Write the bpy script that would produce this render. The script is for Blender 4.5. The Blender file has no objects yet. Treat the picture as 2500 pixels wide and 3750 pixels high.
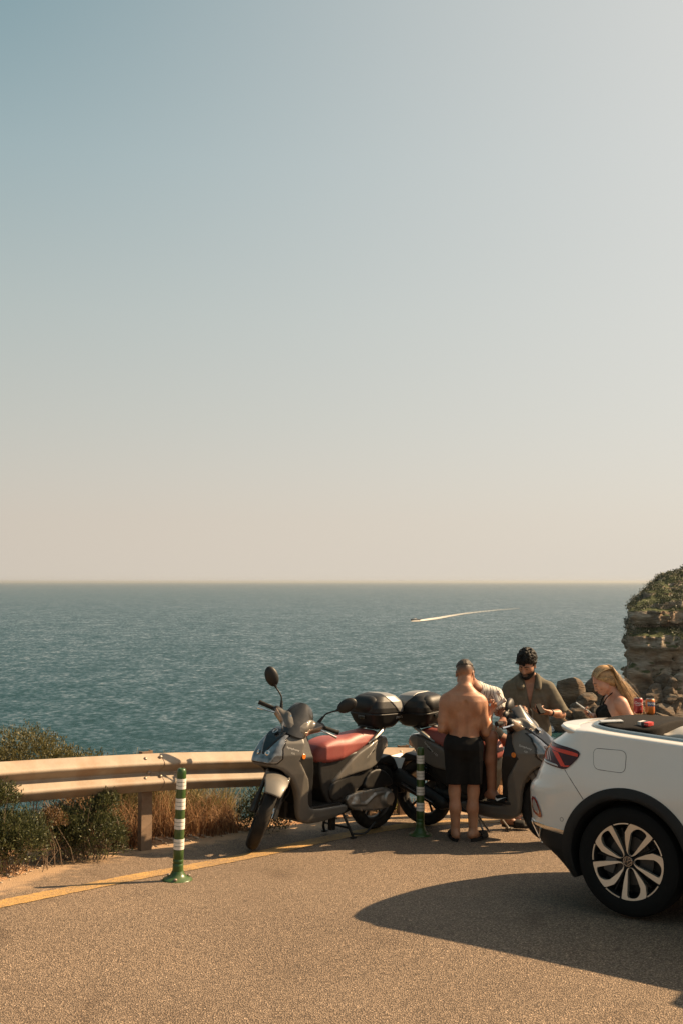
import bpy, bmesh, math, random, time
import numpy as np
from mathutils import Vector, Matrix, noise as mnoise
T0 = time.time()
rad = math.radians
scene = bpy.context.scene
COL = scene.collection
random.seed(7)
RNG = np.random.default_rng(11)

# ------------------------------------------------------------ camera
cam_d = bpy.data.cameras.new('camera')
cam = bpy.data.objects.new('camera', cam_d)
COL.objects.link(cam)
cam_d.sensor_fit = 'VERTICAL'
cam_d.sensor_height = 36.0
cam_d.sensor_width = 24.0
cam_d.lens = 3800 / 3750 * 36.0
cam_d.clip_start = 0.1
cam_d.clip_end = 120000
cam.location = (0, 0, 1.40)
cam.rotation_euler = (rad(90) + math.atan(255 / 3800), 0, 0)
scene.camera = cam

# ------------------------------------------------------------ sun, sky, exposure
SUN_ELEV = rad(37.5)
SUN_AZ = math.atan2(0.285, 0.955)                # direction towards the sun in plan
SUN_DIR = Vector((math.cos(SUN_ELEV) * math.cos(SUN_AZ), math.cos(SUN_ELEV) * math.sin(SUN_AZ), math.sin(SUN_ELEV)))
sun_d = bpy.data.lights.new('sun', 'SUN')
sun_d.energy = 5.0
sun_d.color = (1.0, 0.72, 0.43)
sun_d.angle = rad(0.6)
sun = bpy.data.objects.new('sun', sun_d)
COL.objects.link(sun)
sun.location = (30, 9, 40)
sun.rotation_euler = (-SUN_DIR).to_track_quat('-Z', 'Y').to_euler()

world = bpy.data.worlds.new('World')
scene.world = world
world.use_nodes = True
wn, wl = world.node_tree.nodes, world.node_tree.links
wn.clear()
w_out = wn.new('ShaderNodeOutputWorld')
w_bg = wn.new('ShaderNodeBackground')
w_bg.inputs['Strength'].default_value = 0.10
sky_n = wn.new('ShaderNodeTexSky')
sky_n.sky_type = 'NISHITA'
sky_n.sun_disc = False
sky_n.sun_elevation = SUN_ELEV
sky_n.sun_rotation = math.pi / 2 - SUN_AZ
sky_n.dust_density = 4.0
sky_n.air_density = 1.0
sky_n.ozone_density = 1.5
w_tc = wn.new('ShaderNodeTexCoord')
w_sep = wn.new('ShaderNodeSeparateXYZ')
wl.new(w_tc.outputs['Generated'], w_sep.inputs[0])
# hazy summer air: a tint by elevation, the same all the way round, and a soft brightening towards the sun
w_r = wn.new('ShaderNodeValToRGB')
er = w_r.color_ramp
er.elements[0].position = 0.0
SKY = [(0.00, (0.69, 0.625, 0.545)), (0.06, (0.63, 0.57, 0.495)), (0.15, (0.530, 0.530, 0.474)), (0.25, (0.433, 0.483, 0.452)), (0.38, (0.281, 0.387, 0.398)), (0.52, (0.089, 0.229, 0.271)), (0.75, (0.070, 0.180, 0.225)), (1.00, (0.060, 0.150, 0.195))]
er.elements[0].color = (*SKY[0][1], 1)
er.elements[1].position = 1.0
er.elements[1].color = (*SKY[-1][1], 1)
for p_, c_ in SKY[1:-1]:
    e_ = er.elements.new(p_)
    e_.color = (*c_, 1)
wl.new(w_sep.outputs['Z'], w_r.inputs[0])
w_dot = wn.new('ShaderNodeVectorMath')
w_dot.operation = 'DOT_PRODUCT'
wl.new(w_tc.outputs['Generated'], w_dot.inputs[0])
w_dot.inputs[1].default_value = SUN_DIR
w_map = wn.new('ShaderNodeMapRange')
w_map.inputs['From Min'].default_value = -0.3
w_map.inputs['From Max'].default_value = 1.0
w_map.inputs['To Min'].default_value = 0.88
w_map.inputs['To Max'].default_value = 1.35
wl.new(w_dot.outputs['Value'], w_map.inputs['Value'])
w_mul = wn.new('ShaderNodeMix')
w_mul.data_type = 'RGBA'
w_mul.blend_type = 'MULTIPLY'
w_mul.inputs['Factor'].default_value = 1.0
w_pale = wn.new('ShaderNodeMapRange')
w_pale.interpolation_type = 'SMOOTHSTEP'
w_pale.inputs['From Min'].default_value = 0.0
w_pale.inputs['From Max'].default_value = 0.95
w_pale.inputs['To Max'].default_value = 0.95
wl.new(w_dot.outputs['Value'], w_pale.inputs['Value'])
w_pm = wn.new('ShaderNodeMix')
w_pm.data_type = 'RGBA'
w_pm.inputs['B'].default_value = (0.590, 0.564, 0.515, 1)
wl.new(w_pale.outputs['Result'], w_pm.inputs['Factor'])
wl.new(w_r.outputs['Color'], w_pm.inputs['A'])
wl.new(w_pm.outputs['Result'], w_mul.inputs['A'])
wl.new(w_map.outputs['Result'], w_mul.inputs['B'])
w_scale = wn.new('ShaderNodeMix')
w_scale.data_type = 'RGBA'
w_scale.blend_type = 'MULTIPLY'
w_scale.inputs['Factor'].default_value = 1.0
w_scale.inputs['B'].default_value = (4.42, 4.36, 4.28, 1)
wl.new(w_mul.outputs['Result'], w_scale.inputs['A'])
w_mix = wn.new('ShaderNodeMix')
w_mix.data_type = 'RGBA'
w_mix.inputs['Factor'].default_value = 0.90
wl.new(sky_n.outputs['Color'], w_mix.inputs['A'])
wl.new(w_scale.outputs['Result'], w_mix.inputs['B'])
wl.new(w_mix.outputs['Result'], w_bg.inputs['Color'])
wl.new(w_bg.outputs['Background'], w_out.inputs['Surface'])

vs = scene.view_settings
vs.view_transform = 'Standard'
vs.look = 'None'
vs.exposure = 1.22
vs.gamma = 1.0
vs.use_curve_mapping = False
scene.cycles.max_bounces = 8
scene.cycles.transparent_max_bounces = 12
scene.cycles.volume_bounces = 0
scene.cycles.use_denoising = True

# ------------------------------------------------------------ helpers
def tag(o, label=None, cat=None, group=None, kind=None):
    if label: o['label'] = label
    if cat: o['category'] = cat
    if group: o['group'] = group
    if kind: o['kind'] = kind
    return o

def thing(name, label, cat, loc=(0, 0, 0), rotz=0.0, group=None):
    o = bpy.data.objects.new(name, None)
    o.empty_display_size = 0.2
    COL.objects.link(o)
    o.location = loc
    o.rotation_euler = (0, 0, rotz)
    return tag(o, label, cat, group)

def new_mesh(name, V, F, smooth=True, sharp=None):
    """V (n,3), F either an (m,k) int array or a list of index lists"""
    me = bpy.data.meshes.new(name)
    V = np.asarray(V, dtype=np.float32)
    if isinstance(F, np.ndarray):
        m, k = F.shape
        me.vertices.add(len(V)); me.vertices.foreach_set('co', V.ravel())
        me.loops.add(m * k); me.loops.foreach_set('vertex_index', F.astype(np.int32).ravel())
        me.polygons.add(m)
        me.polygons.foreach_set('loop_start', np.arange(0, m * k, k, dtype=np.int32))
        me.update(calc_edges=True)
    else:
        me.from_pydata([tuple(v) for v in V], [], F)
        me.update()
    if smooth:
        me.polygons.foreach_set('use_smooth', np.ones(len(me.polygons), dtype=bool))
    if sharp:
        me.set_sharp_from_angle(angle=rad(sharp))
    me.validate()
    return me

def link(name, me, m=None, parent=None, mats=None):
    o = bpy.data.objects.new(name, me)
    COL.objects.link(o)
    if m is not None and len(me.materials) == 0:
        me.materials.append(m)
    if mats:
        for q in mats: me.materials.append(q)
    if parent is not None:
        o.parent = parent
    return o

class MB:
    """collects simple solids into one mesh"""
    def __init__(s): s.v = []; s.f = []; s.mi = []
    def add(s, V, F, mi=0):
        b = len(s.v)
        s.v.extend([tuple(map(float, p)) for p in V])
        s.f.extend([[i + b for i in f] for f in F])
        s.mi.extend([mi] * len(F))
    def box(s, c, d, R=None, mi=0):
        x, y, z = d[0] / 2, d[1] / 2, d[2] / 2
        V = [Vector((a * x, b * y, e * z)) for a in (-1, 1) for b in (-1, 1) for e in (-1, 1)]
        if R is not None: V = [R @ v for v in V]
        V = [v + Vector(c) for v in V]
        s.add(V, [[0, 1, 3, 2], [4, 6, 7, 5], [0, 4, 5, 1], [2, 3, 7, 6], [0, 2, 6, 4], [1, 5, 7, 3]], mi)
    def tube(s, pts, r, n=8, cap=True, mi=0, flat=1.0):
        pts = [Vector(p) for p in pts]
        rr = r if isinstance(r, (list, tuple)) else [r] * len(pts)
        V = []; F = []
        ref = None
        for i, p in enumerate(pts):
            t = (pts[min(i + 1, len(pts) - 1)] - pts[max(i - 1, 0)]).normalized()
            if ref is None:
                ref = Vector((0, 0, 1)) if abs(t.z) < 0.9 else Vector((1, 0, 0))
            u = (ref - t * ref.dot(t))
            u = u.normalized() if u.length > 1e-6 else t.orthogonal().normalized()
            ref = u
            w = t.cross(u)
            for k in range(n):
                a = 2 * math.pi * k / n
                V.append(p + (u * math.cos(a) * flat + w * math.sin(a)) * rr[i])
        for i in range(len(pts) - 1):
            for k in range(n):
                a, b = i * n + k, i * n + (k + 1) % n
                F.append([a, b, b + n, a + n])
        if cap:
            F.append(list(range(n))[::-1]); F.append([(len(pts) - 1) * n + k for k in range(n)])
        s.add(V, F, mi)
    def lathe(s, prof, n=24, M=None, mi=0, close=False):
        """prof: (r, h) pairs, axis +Z, placed by matrix M"""
        V = []; F = []
        for (r, h) in prof:
            for k in range(n):
                a = 2 * math.pi * k / n
                v = Vector((r * math.cos(a), r * math.sin(a), h))
                V.append(M @ v if M is not None else v)
        m = len(prof)
        for i in range(m if close else m - 1):
            j = (i + 1) % m
            for k in range(n):
                F.append([i * n + k, i * n + (k + 1) % n, j * n + (k + 1) % n, j * n + k])
        if not close:
            if prof[0][0] > 1e-5: F.append([k for k in range(n)][::-1])
            if prof[-1][0] > 1e-5: F.append([(m - 1) * n + k for k in range(n)])
        s.add(V, F, mi)
    def prism(s, poly, y0, y1, mi=0, M=None):
        """outline in local x,z pushed from y0 to y1"""
        n = len(poly)
        V = [Vector((p[0], y0, p[1])) for p in poly] + [Vector((p[0], y1, p[1])) for p in poly]
        if M is not None: V = [M @ v for v in V]
        F = [[i, (i + 1) % n, (i + 1) % n + n, i + n] for i in range(n)]
        F += [list(range(n))[::-1], [i + n for i in range(n)]]
        s.add(V, F, mi)
    def mesh(s, name, smooth=True, sharp=35):
        me = new_mesh(name, s.v, s.f, smooth, sharp)
        if any(s.mi): me.polygons.foreach_set('material_index', np.array(s.mi, dtype=np.int32))
        return me
    def build(s, name, m, parent=None, smooth=True, sharp=35, bevel=0.0):
        me = s.mesh(name, smooth, sharp)
        if bevel:
            bm = bmesh.new(); bm.from_mesh(me)
            bmesh.ops.remove_doubles(bm, verts=bm.verts, dist=1e-5)
            bmesh.ops.recalc_face_normals(bm, faces=bm.faces)
            ed = [e for e in bm.edges if len(e.link_faces) == 2 and e.calc_face_angle(0) > rad(30)]
            bmesh.ops.bevel(bm, geom=ed, offset=bevel, segments=2, profile=0.6, affect='EDGES', clamp_overlap=True)
            bm.to_mesh(me); bm.free()
            me.polygons.foreach_set('use_smooth', np.ones(len(me.polygons), dtype=bool))
            me.set_sharp_from_angle(angle=rad(40))
        if isinstance(m, (list, tuple)):
            return link(name, me, None, parent, mats=m)
        return link(name, me, m, parent)

# ---- implicit surfaces on a grid, meshed by surface nets
def smin(a, b, k):
    if k <= 0: return np.minimum(a, b)
    h = np.clip(0.5 + 0.5 * (b - a) / k, 0, 1)
    return b * (1 - h) + a * h - k * h * (1 - h)
def smax(a, b, k): return -smin(-a, -b, k)

class Grid:
    def __init__(s, lo, hi, res):
        s.lo = np.array(lo, float); s.res = res
        n = np.ceil((np.array(hi, float) - s.lo) / res).astype(int) + 1
        s.ax = [(s.lo[i] + res * np.arange(n[i])).astype(np.float32) for i in range(3)]
        s.D = np.full(tuple(n), 1.0, dtype=np.float32)
    def _sl(s, lo, hi):
        o = []
        for i in range(3):
            a = int(np.searchsorted(s.ax[i], lo[i])); b = int(np.searchsorted(s.ax[i], hi[i], 'right'))
            o.append(slice(max(a - 1, 0), min(b + 1, len(s.ax[i]))))
        return tuple(o)
    def _xyz(s, sl):
        return s.ax[0][sl[0]][:, None, None], s.ax[1][sl[1]][None, :, None], s.ax[2][sl[2]][None, None, :]
    def full(s): return s._xyz((slice(None),) * 3)
    def op(s, f, lo=None, hi=None, k=0.0, mode='add'):
        sl = (slice(None),) * 3 if lo is None else s._sl(lo, hi)
        X = s._xyz(sl)
        if any(a.size == 0 for a in X): return
        d = f(*X)
        if mode == 'add': s.D[sl] = smin(s.D[sl], d, k)
        elif mode == 'cut': s.D[sl] = smax(s.D[sl], -d, k)
        else: s.D[sl] = smax(s.D[sl], d, k)
    def cone(s, a, b, ra, rb, k=0.02, mode='add', sc=None):
        """tapered capsule; sc = (axis vector, factor) flattens it along an axis"""
        a = np.array(a, np.float32); b = np.array(b, np.float32); ba = b - a; L2 = max(float(ba @ ba), 1e-9)
        m = max(ra, rb) * 1.3 + k + 2 * s.res
        def f(X, Y, Z):
            px, py, pz = X - a[0], Y - a[1], Z - a[2]
            t = np.clip((px * ba[0] + py * ba[1] + pz * ba[2]) / L2, 0, 1)
            qx, qy, qz = px - t * ba[0], py - t * ba[1], pz - t * ba[2]
            q2 = qx * qx + qy * qy + qz * qz
            if sc is not None:
                ax = sc[0]; w = qx * ax[0] + qy * ax[1] + qz * ax[2]
                q2 = q2 + w * w * (1.0 / sc[1] ** 2 - 1)
            return np.sqrt(q2) - (ra + (rb - ra) * t)
        s.op(f, np.minimum(a, b) - m, np.maximum(a, b) + m, k, mode)
    def ell(s, c, r, k=0.02, R=None, mode='add'):
        c = np.array(c, np.float32); r = np.array(r, np.float32); m = float(r.max()) + k + 2 * s.res
        def f(X, Y, Z):
            x, y, z = X - c[0], Y - c[1], Z - c[2]
            if R is not None:
                x, y, z = (x * R[0][0] + y * R[0][1] + z * R[0][2], x * R[1][0] + y * R[1][1] + z * R[1][2],
                           x * R[2][0] + y * R[2][1] + z * R[2][2])
            k0 = np.sqrt((x / r[0]) ** 2 + (y / r[1]) ** 2 + (z / r[2]) ** 2)
            k1 = np.sqrt((x / r[0] ** 2) ** 2 + (y / r[1] ** 2) ** 2 + (z / r[2] ** 2) ** 2) + 1e-9
            return k0 * (k0 - 1) / k1
        s.op(f, c - m, c + m, k, mode)
    def sub(s, lo, hi):
        """negative outside-the-box trick: keep everything inside"""
    def verts_faces(s):
        D = s.D
        D[0], D[-1] = np.maximum(D[0], 1e-3), np.maximum(D[-1], 1e-3)
        D[:, 0], D[:, -1] = np.maximum(D[:, 0], 1e-3), np.maximum(D[:, -1], 1e-3)
        D[:, :, 0], D[:, :, -1] = np.maximum(D[:, :, 0], 1e-3), np.maximum(D[:, :, -1], 1e-3)
        S = D < 0
        cnt = np.zeros(tuple(n - 1 for n in S.shape), np.int8)
        for a in (0, 1):
            for b in (0, 1):
                for c in (0, 1):
                    cnt += S[a:S.shape[0] - 1 + a, b:S.shape[1] - 1 + b, c:S.shape[2] - 1 + c]
        I, J, K = np.nonzero((cnt > 0) & (cnt < 8))
        n = len(I)
        idx = np.full(cnt.shape, -1, np.int32); idx[I, J, K] = np.arange(n)
        val = {(a, b, c): D[I + a, J + b, K + c] for a in (0, 1) for b in (0, 1) for c in (0, 1)}
        acc = np.zeros((n, 3)); w = np.zeros(n)
        for ax in range(3):
            for u in (0, 1):
                for v in (0, 1):
                    p = [0, 0, 0]; q = [0, 0, 0]
                    o = [i for i in range(3) if i != ax]
                    p[o[0]] = q[o[0]] = u; p[o[1]] = q[o[1]] = v; q[ax] = 1
                    A, B = val[tuple(p)], val[tuple(q)]
                    m = (A < 0) != (B < 0)
                    t = np.where(m, A / np.where(m, A - B, 1), 0)
                    P = np.tile(np.array(p, float), (n, 1)); P[:, ax] += t
                    acc += P * m[:, None]; w += m
        V = (acc / np.maximum(w, 1)[:, None] + np.stack([I, J, K], 1)) * s.res + s.lo
        Q = []
        for ax in range(3):
            sh = list(S.shape)
            o = [i for i in range(3) if i != ax]
            sl0 = [slice(None)] * 3; sl1 = [slice(None)] * 3
            sl0[ax] = slice(0, sh[ax] - 1); sl1[ax] = slice(1, sh[ax])
            E = S[tuple(sl0)] != S[tuple(sl1)]
            ii = np.stack(np.nonzero(E), 1)
            ok = np.ones(len(ii), bool)
            for q in o: ok &= (ii[:, q] > 0) & (ii[:, q] < sh[q] - 1)
            ii = ii[ok]
            ins = S[tuple(ii.T)]
            def cell(du, dv):
                c = ii.copy(); c[:, o[0]] += du; c[:, o[1]] += dv
                return idx[tuple(c.T)]
            q = np.stack([cell(-1, -1), cell(0, -1), cell(0, 0), cell(-1, 0)], 1)
            flip = ins if ax != 1 else ~ins
            q[~flip] = q[~flip][:, ::-1]
            Q.append(q)
        Q = np.concatenate(Q)
        Q = Q[(Q >= 0).all(1)]
        return V, Q
    def mesh(s, name, sharp=None):
        V, Q = s.verts_faces()
        return new_mesh(name, V, Q, True, sharp)

def poly_sd(P, x, z):
    """signed distance to a polygon in the x,z plane (negative inside)"""
    P = np.asarray(P, np.float32)
    n = len(P)
    d = np.full(np.broadcast(x, z).shape, 1e9, np.float32); s = np.ones_like(d)
    for i in range(n):
        a, b = P[i], P[i - 1]
        ex, ez = b[0] - a[0], b[1] - a[1]
        wx, wz = x - a[0], z - a[1]
        t = np.clip((wx * ex + wz * ez) / max(ex * ex + ez * ez, 1e-12), 0, 1)
        bx, bz = wx - ex * t, wz - ez * t
        d = np.minimum(d, bx * bx + bz * bz)
        c1, c2, c3 = z >= a[1], z < b[1], ex * wz > ez * wx
        s = np.where((c1 & c2 & c3) | (~c1 & ~c2 & ~c3), -s, s)
    return s * np.sqrt(d)

def smooth_poly(P, it=2):
    """Chaikin corner cutting"""
    P = [tuple(p) for p in P]
    for _ in range(it):
        Q = []
        for i in range(len(P)):
            a, b = P[i], P[(i + 1) % len(P)]
            Q.append(tuple(a[j] * .75 + b[j] * .25 for j in range(len(a)))); Q.append(tuple(a[j] * .25 + b[j] * .75 for j in range(len(a))))
        P = Q
    return P

def catmull(P, n=8):
    P = [Vector(p) for p in P]
    out = []
    for i in range(len(P) - 1):
        a, b, c, d = P[max(i - 1, 0)], P[i], P[i + 1], P[min(i + 2, len(P) - 1)]
        for k in range(n):
            t = k / n
            out.append(0.5 * ((2 * b) + (c - a) * t + (2 * a - 5 * b + 4 * c - d) * t * t + (3 * b - a - 3 * c + d) * t ** 3))
    out.append(P[-1])
    return out

def inflate(poly, w, k=0.02, res=0.007, y0=None, extra=None, one_side=False, pad=None):
    """solid from a side outline (x,z) and a half width w(x,z); edges rounded by k. Returns the grid"""
    P = np.asarray(poly, float)
    wf = w if callable(w) else (lambda x, z: np.float32(w) + 0 * x + 0 * z)
    lo, hi = P.min(0) - .02 - k, P.max(0) + .02 + k
    xs = np.linspace(lo[0], hi[0], 40, dtype=np.float32)[:, None]; zs = np.linspace(lo[1], hi[1], 40, dtype=np.float32)[None, :]
    off = y0 if callable(y0) else (lambda x, z: np.float32(y0 or 0.0) + 0 * x + 0 * z)
    W = wf(xs, zs); O = off(xs, zs)
    ylo, yhi = float((O - W).min()) - .02 - k, float((O + W).max()) + .02 + k
    if pad: ylo -= pad; yhi += pad
    G = Grid((lo[0], ylo, lo[1]), (hi[0], yhi, hi[1]), res)
    x2 = G.ax[0][:, None]; z2 = G.ax[2][None, :]
    sd = poly_sd(P, x2, z2); ww = wf(x2, z2) + 0 * sd; oo = off(x2, z2) + 0 * sd
    G.D = smax(sd[:, None, :] + 0 * G.ax[1][None, :, None], np.abs(G.ax[1][None, :, None] - oo[:, None, :]) - ww[:, None, :], k).astype(np.float32)
    return G

def split_mesh(V, Q, masks, names):
    """split quads by centre into several meshes; masks is a list of functions of the centres, the last one takes the rest"""
    C = V[Q].mean(1)
    left = np.ones(len(Q), bool)
    out = []
    for nm, mk in zip(names, masks):
        sel = left & (mk(C) if mk is not None else True)
        left &= ~sel
        q = Q[sel]
        if len(q) == 0: out.append(None); continue
        u, inv = np.unique(q, return_inverse=True)
        out.append(new_mesh(nm, V[u], inv.reshape(q.shape)))
    return out

def fbm(X, Y, Z, seed=0, oct=3, f0=1.0, n=14):
    """cheap smooth pseudo noise: sums of sines in random directions, about -1..1"""
    r = np.random.default_rng(seed)
    v = 0; amp = 1.0; tot = 0
    for o in range(oct):
        acc = 0
        for i in range(n // 2):
            d = r.normal(size=3); d /= np.linalg.norm(d); fr = f0 * (0.7 + 0.6 * r.random()) * 2 * math.pi
            acc = acc + np.sin((X * d[0] + Y * d[1] + Z * d[2]) * fr + r.random() * 6.28)
        v = v + acc * amp / math.sqrt(n / 2); tot += amp; amp *= 0.5; f0 *= 2.1
    return v / tot

_txt = {}
def text_mesh(s, size, extrude=0.0, spacing=1.0, shear=0.0, bold=0.0):
    key = (s, size, extrude, spacing, shear, bold)
    if key not in _txt:
        c = bpy.data.curves.new('lettering', 'FONT')
        c.body = s; c.size = size; c.extrude = extrude; c.align_x = 'CENTER'; c.align_y = 'CENTER'
        c.space_character = spacing; c.shear = shear; c.offset = bold; c.resolution_u = 3
        o = bpy.data.objects.new('lettering', c)
        COL.objects.link(o)
        bpy.context.view_layer.update()
        dg = bpy.context.evaluated_depsgraph_get()
        me = bpy.data.meshes.new_from_object(o.evaluated_get(dg))
        bpy.data.objects.remove(o); bpy.data.curves.remove(c)
        V = np.zeros(len(me.vertices) * 3); me.vertices.foreach_get('co', V)
        F = [list(p.vertices) for p in me.polygons]
        bpy.data.meshes.remove(me)
        _txt[key] = (V.reshape(-1, 3), F)
    return _txt[key]

def put_text(name, s, size, m, parent, fn, **kw):
    """lettering bent through fn: (u right, v up, w out) -> local point"""
    V, F = text_mesh(s, size, **kw)
    me = new_mesh(name, [fn(*v) for v in V], F, smooth=False)
    return link(name, me, m, parent)

# ------------------------------------------------------------ materials
def mat(name, col, rough=0.6, metal=0.0, var=0.12, vscale=6.0, bump=0.0, bscale=60.0, spec=0.5, coat=0.0, dirt=None, dscale=3.0, damt=0.35,
        detail=6.0, sub=0.0, subcol=None, trans=0.0, rvar=0.15):
    m = bpy.data.materials.new(name)
    m.use_nodes = True
    N, L = m.node_tree.nodes, m.node_tree.links
    b = N['Principled BSDF']
    b.inputs['Roughness'].default_value = rough
    b.inputs['Metallic'].default_value = metal
    b.inputs['Specular IOR Level'].default_value = spec
    b.inputs['Coat Weight'].default_value = coat
    b.inputs['Coat Roughness'].default_value = 0.06
    if trans: b.inputs['Transmission Weight'].default_value = trans
    if sub:
        b.inputs['Subsurface Weight'].default_value = sub
        b.inputs['Subsurface Radius'].default_value = (0.012, 0.005, 0.003)
        b.inputs['Subsurface Scale'].default_value = 1.0
    tc = N.new('ShaderNodeTexCoord')
    nz = N.new('ShaderNodeTexNoise')
    nz.inputs['Scale'].default_value = vscale
    nz.inputs['Detail'].default_value = detail
    L.new(tc.outputs['Object'], nz.inputs['Vector'])
    mx = N.new('ShaderNodeMix')
    mx.data_type = 'RGBA'
    c = np.array(col)
    mx.inputs['A'].default_value = (*np.clip(c * (1 - var), 0, 1), 1)
    mx.inputs['B'].default_value = (*np.clip(c * (1 + var), 0, 1), 1)
    rmp = N.new('ShaderNodeMapRange')
    rmp.inputs['From Min'].default_value = 0.3; rmp.inputs['From Max'].default_value = 0.7
    L.new(nz.outputs['Fac'], rmp.inputs['Value'])
    L.new(rmp.outputs['Result'], mx.inputs['Factor'])
    last = mx.outputs['Result']
    if dirt is not None:
        n2 = N.new('ShaderNodeTexNoise'); n2.inputs['Scale'].default_value = dscale; n2.inputs['Detail'].default_value = 8; n2.inputs['Roughness'].default_value = 0.65
        L.new(tc.outputs['Object'], n2.inputs['Vector'])
        r2 = N.new('ShaderNodeMapRange'); r2.inputs['From Min'].default_value = 0.45; r2.inputs['From Max'].default_value = 0.75; r2.inputs['To Max'].default_value = damt
        L.new(n2.outputs['Fac'], r2.inputs['Value'])
        m2 = N.new('ShaderNodeMix'); m2.data_type = 'RGBA'; m2.inputs['B'].default_value = (*dirt, 1)
        L.new(r2.outputs['Result'], m2.inputs['Factor']); L.new(last, m2.inputs['A'])
        last = m2.outputs['Result']
    L.new(last, b.inputs['Base Color'])
    if rvar:
        rr = N.new('ShaderNodeMapRange')
        rr.inputs['To Min'].default_value = max(rough * (1 - rvar), 0.02); rr.inputs['To Max'].default_value = min(rough * (1 + rvar), 1)
        L.new(nz.outputs['Fac'], rr.inputs['Value']); L.new(rr.outputs['Result'], b.inputs['Roughness'])
    if bump:
        n3 = N.new('ShaderNodeTexNoise'); n3.inputs['Scale'].default_value = bscale; n3.inputs['Detail'].default_value = 4
        L.new(tc.outputs['Object'], n3.inputs['Vector'])
        bp = N.new('ShaderNodeBump'); bp.inputs['Strength'].default_value = 1.0; bp.inputs['Distance'].default_value = bump
        L.new(n3.outputs['Fac'], bp.inputs['Height']); L.new(bp.outputs['Normal'], b.inputs['Normal'])
    return m

# ------------------------------------------------------------ lie of the land (metres; camera at x = y = 0, looking along +Y)
_NY = np.array([-30, 0, 4, 5.5, 6.2, 7.0, 7.7, 8.6, 9.2, 9.7, 10.2, 11, 13, 20.]); _NH = np.array([2.02, 2.02, 2.02, 2.025, 2.035, 2.09, 2.16, 2.25, 2.303, 2.332, 2.347, 2.365, 2.4, 2.5])
_h = np.diff(_NY); _d = np.diff(_NH) / _h; _m = np.zeros(len(_NY)); _m[0], _m[-1] = _d[0], _d[-1]
for i in range(1, len(_NY) - 1):
    if _d[i - 1] * _d[i] > 0:
        a_, b_ = 2 * _h[i] + _h[i - 1], _h[i] + 2 * _h[i - 1]; _m[i] = (a_ + b_) / (a_ / _d[i - 1] + b_ / _d[i])
CAR_O = np.array([1.721, 6.439]); CAR_F = np.array([math.cos(rad(38)), -math.sin(rad(38))]); CAR_L = np.array([math.sin(rad(38)), math.cos(rad(38))])
CAR_Z = -0.648
def ground_z(X, Y):
    X = np.asarray(X, float); Y = np.asarray(Y, float)
    i = np.clip(np.searchsorted(_NY, Y) - 1, 0, len(_NY) - 2); t = np.clip((Y - _NY[i]) / _h[i], 0, 1)
    z = 1.40 - ((1 + 2 * t) * (1 - t) ** 2 * _NH[i] + t * (1 - t) ** 2 * _h[i] * _m[i] + t * t * (3 - 2 * t) * _NH[i + 1] + t * t * (t - 1) * _h[i] * _m[i + 1])
    return z
def gz(x, y): return float(ground_z(x, y))

EDGE = [(-14, -9), (-7, 0.2), (-4.2, 4.0), (-3.05, 6.0), (-2.66, 6.9), (-2.46, 7.607), (-2.30, 8.45), (-1.963, 8.949), (-1.64, 9.207), (-1.352, 9.515), (-0.945, 9.88),
        (-0.3, 10.35), (0.4, 10.72), (1.1, 10.92), (1.8, 10.92), (2.6, 10.6), (3.6, 9.9), (5, 8.8), (8, 6), (14, 0)]
EX = np.array([p[0] for p in EDGE]); EY = np.array([p[1] for p in EDGE])

def ramp(N, stops, interp='LINEAR'):
    r = N.new('ShaderNodeValToRGB'); e = r.color_ramp; e.interpolation = interp
    while len(e.elements) < len(stops): e.elements.new(0.5)
    for q, (p, c) in zip(e.elements, stops): q.position = p; q.color = (*c, 1) if len(c) == 3 else c
    return r

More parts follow.
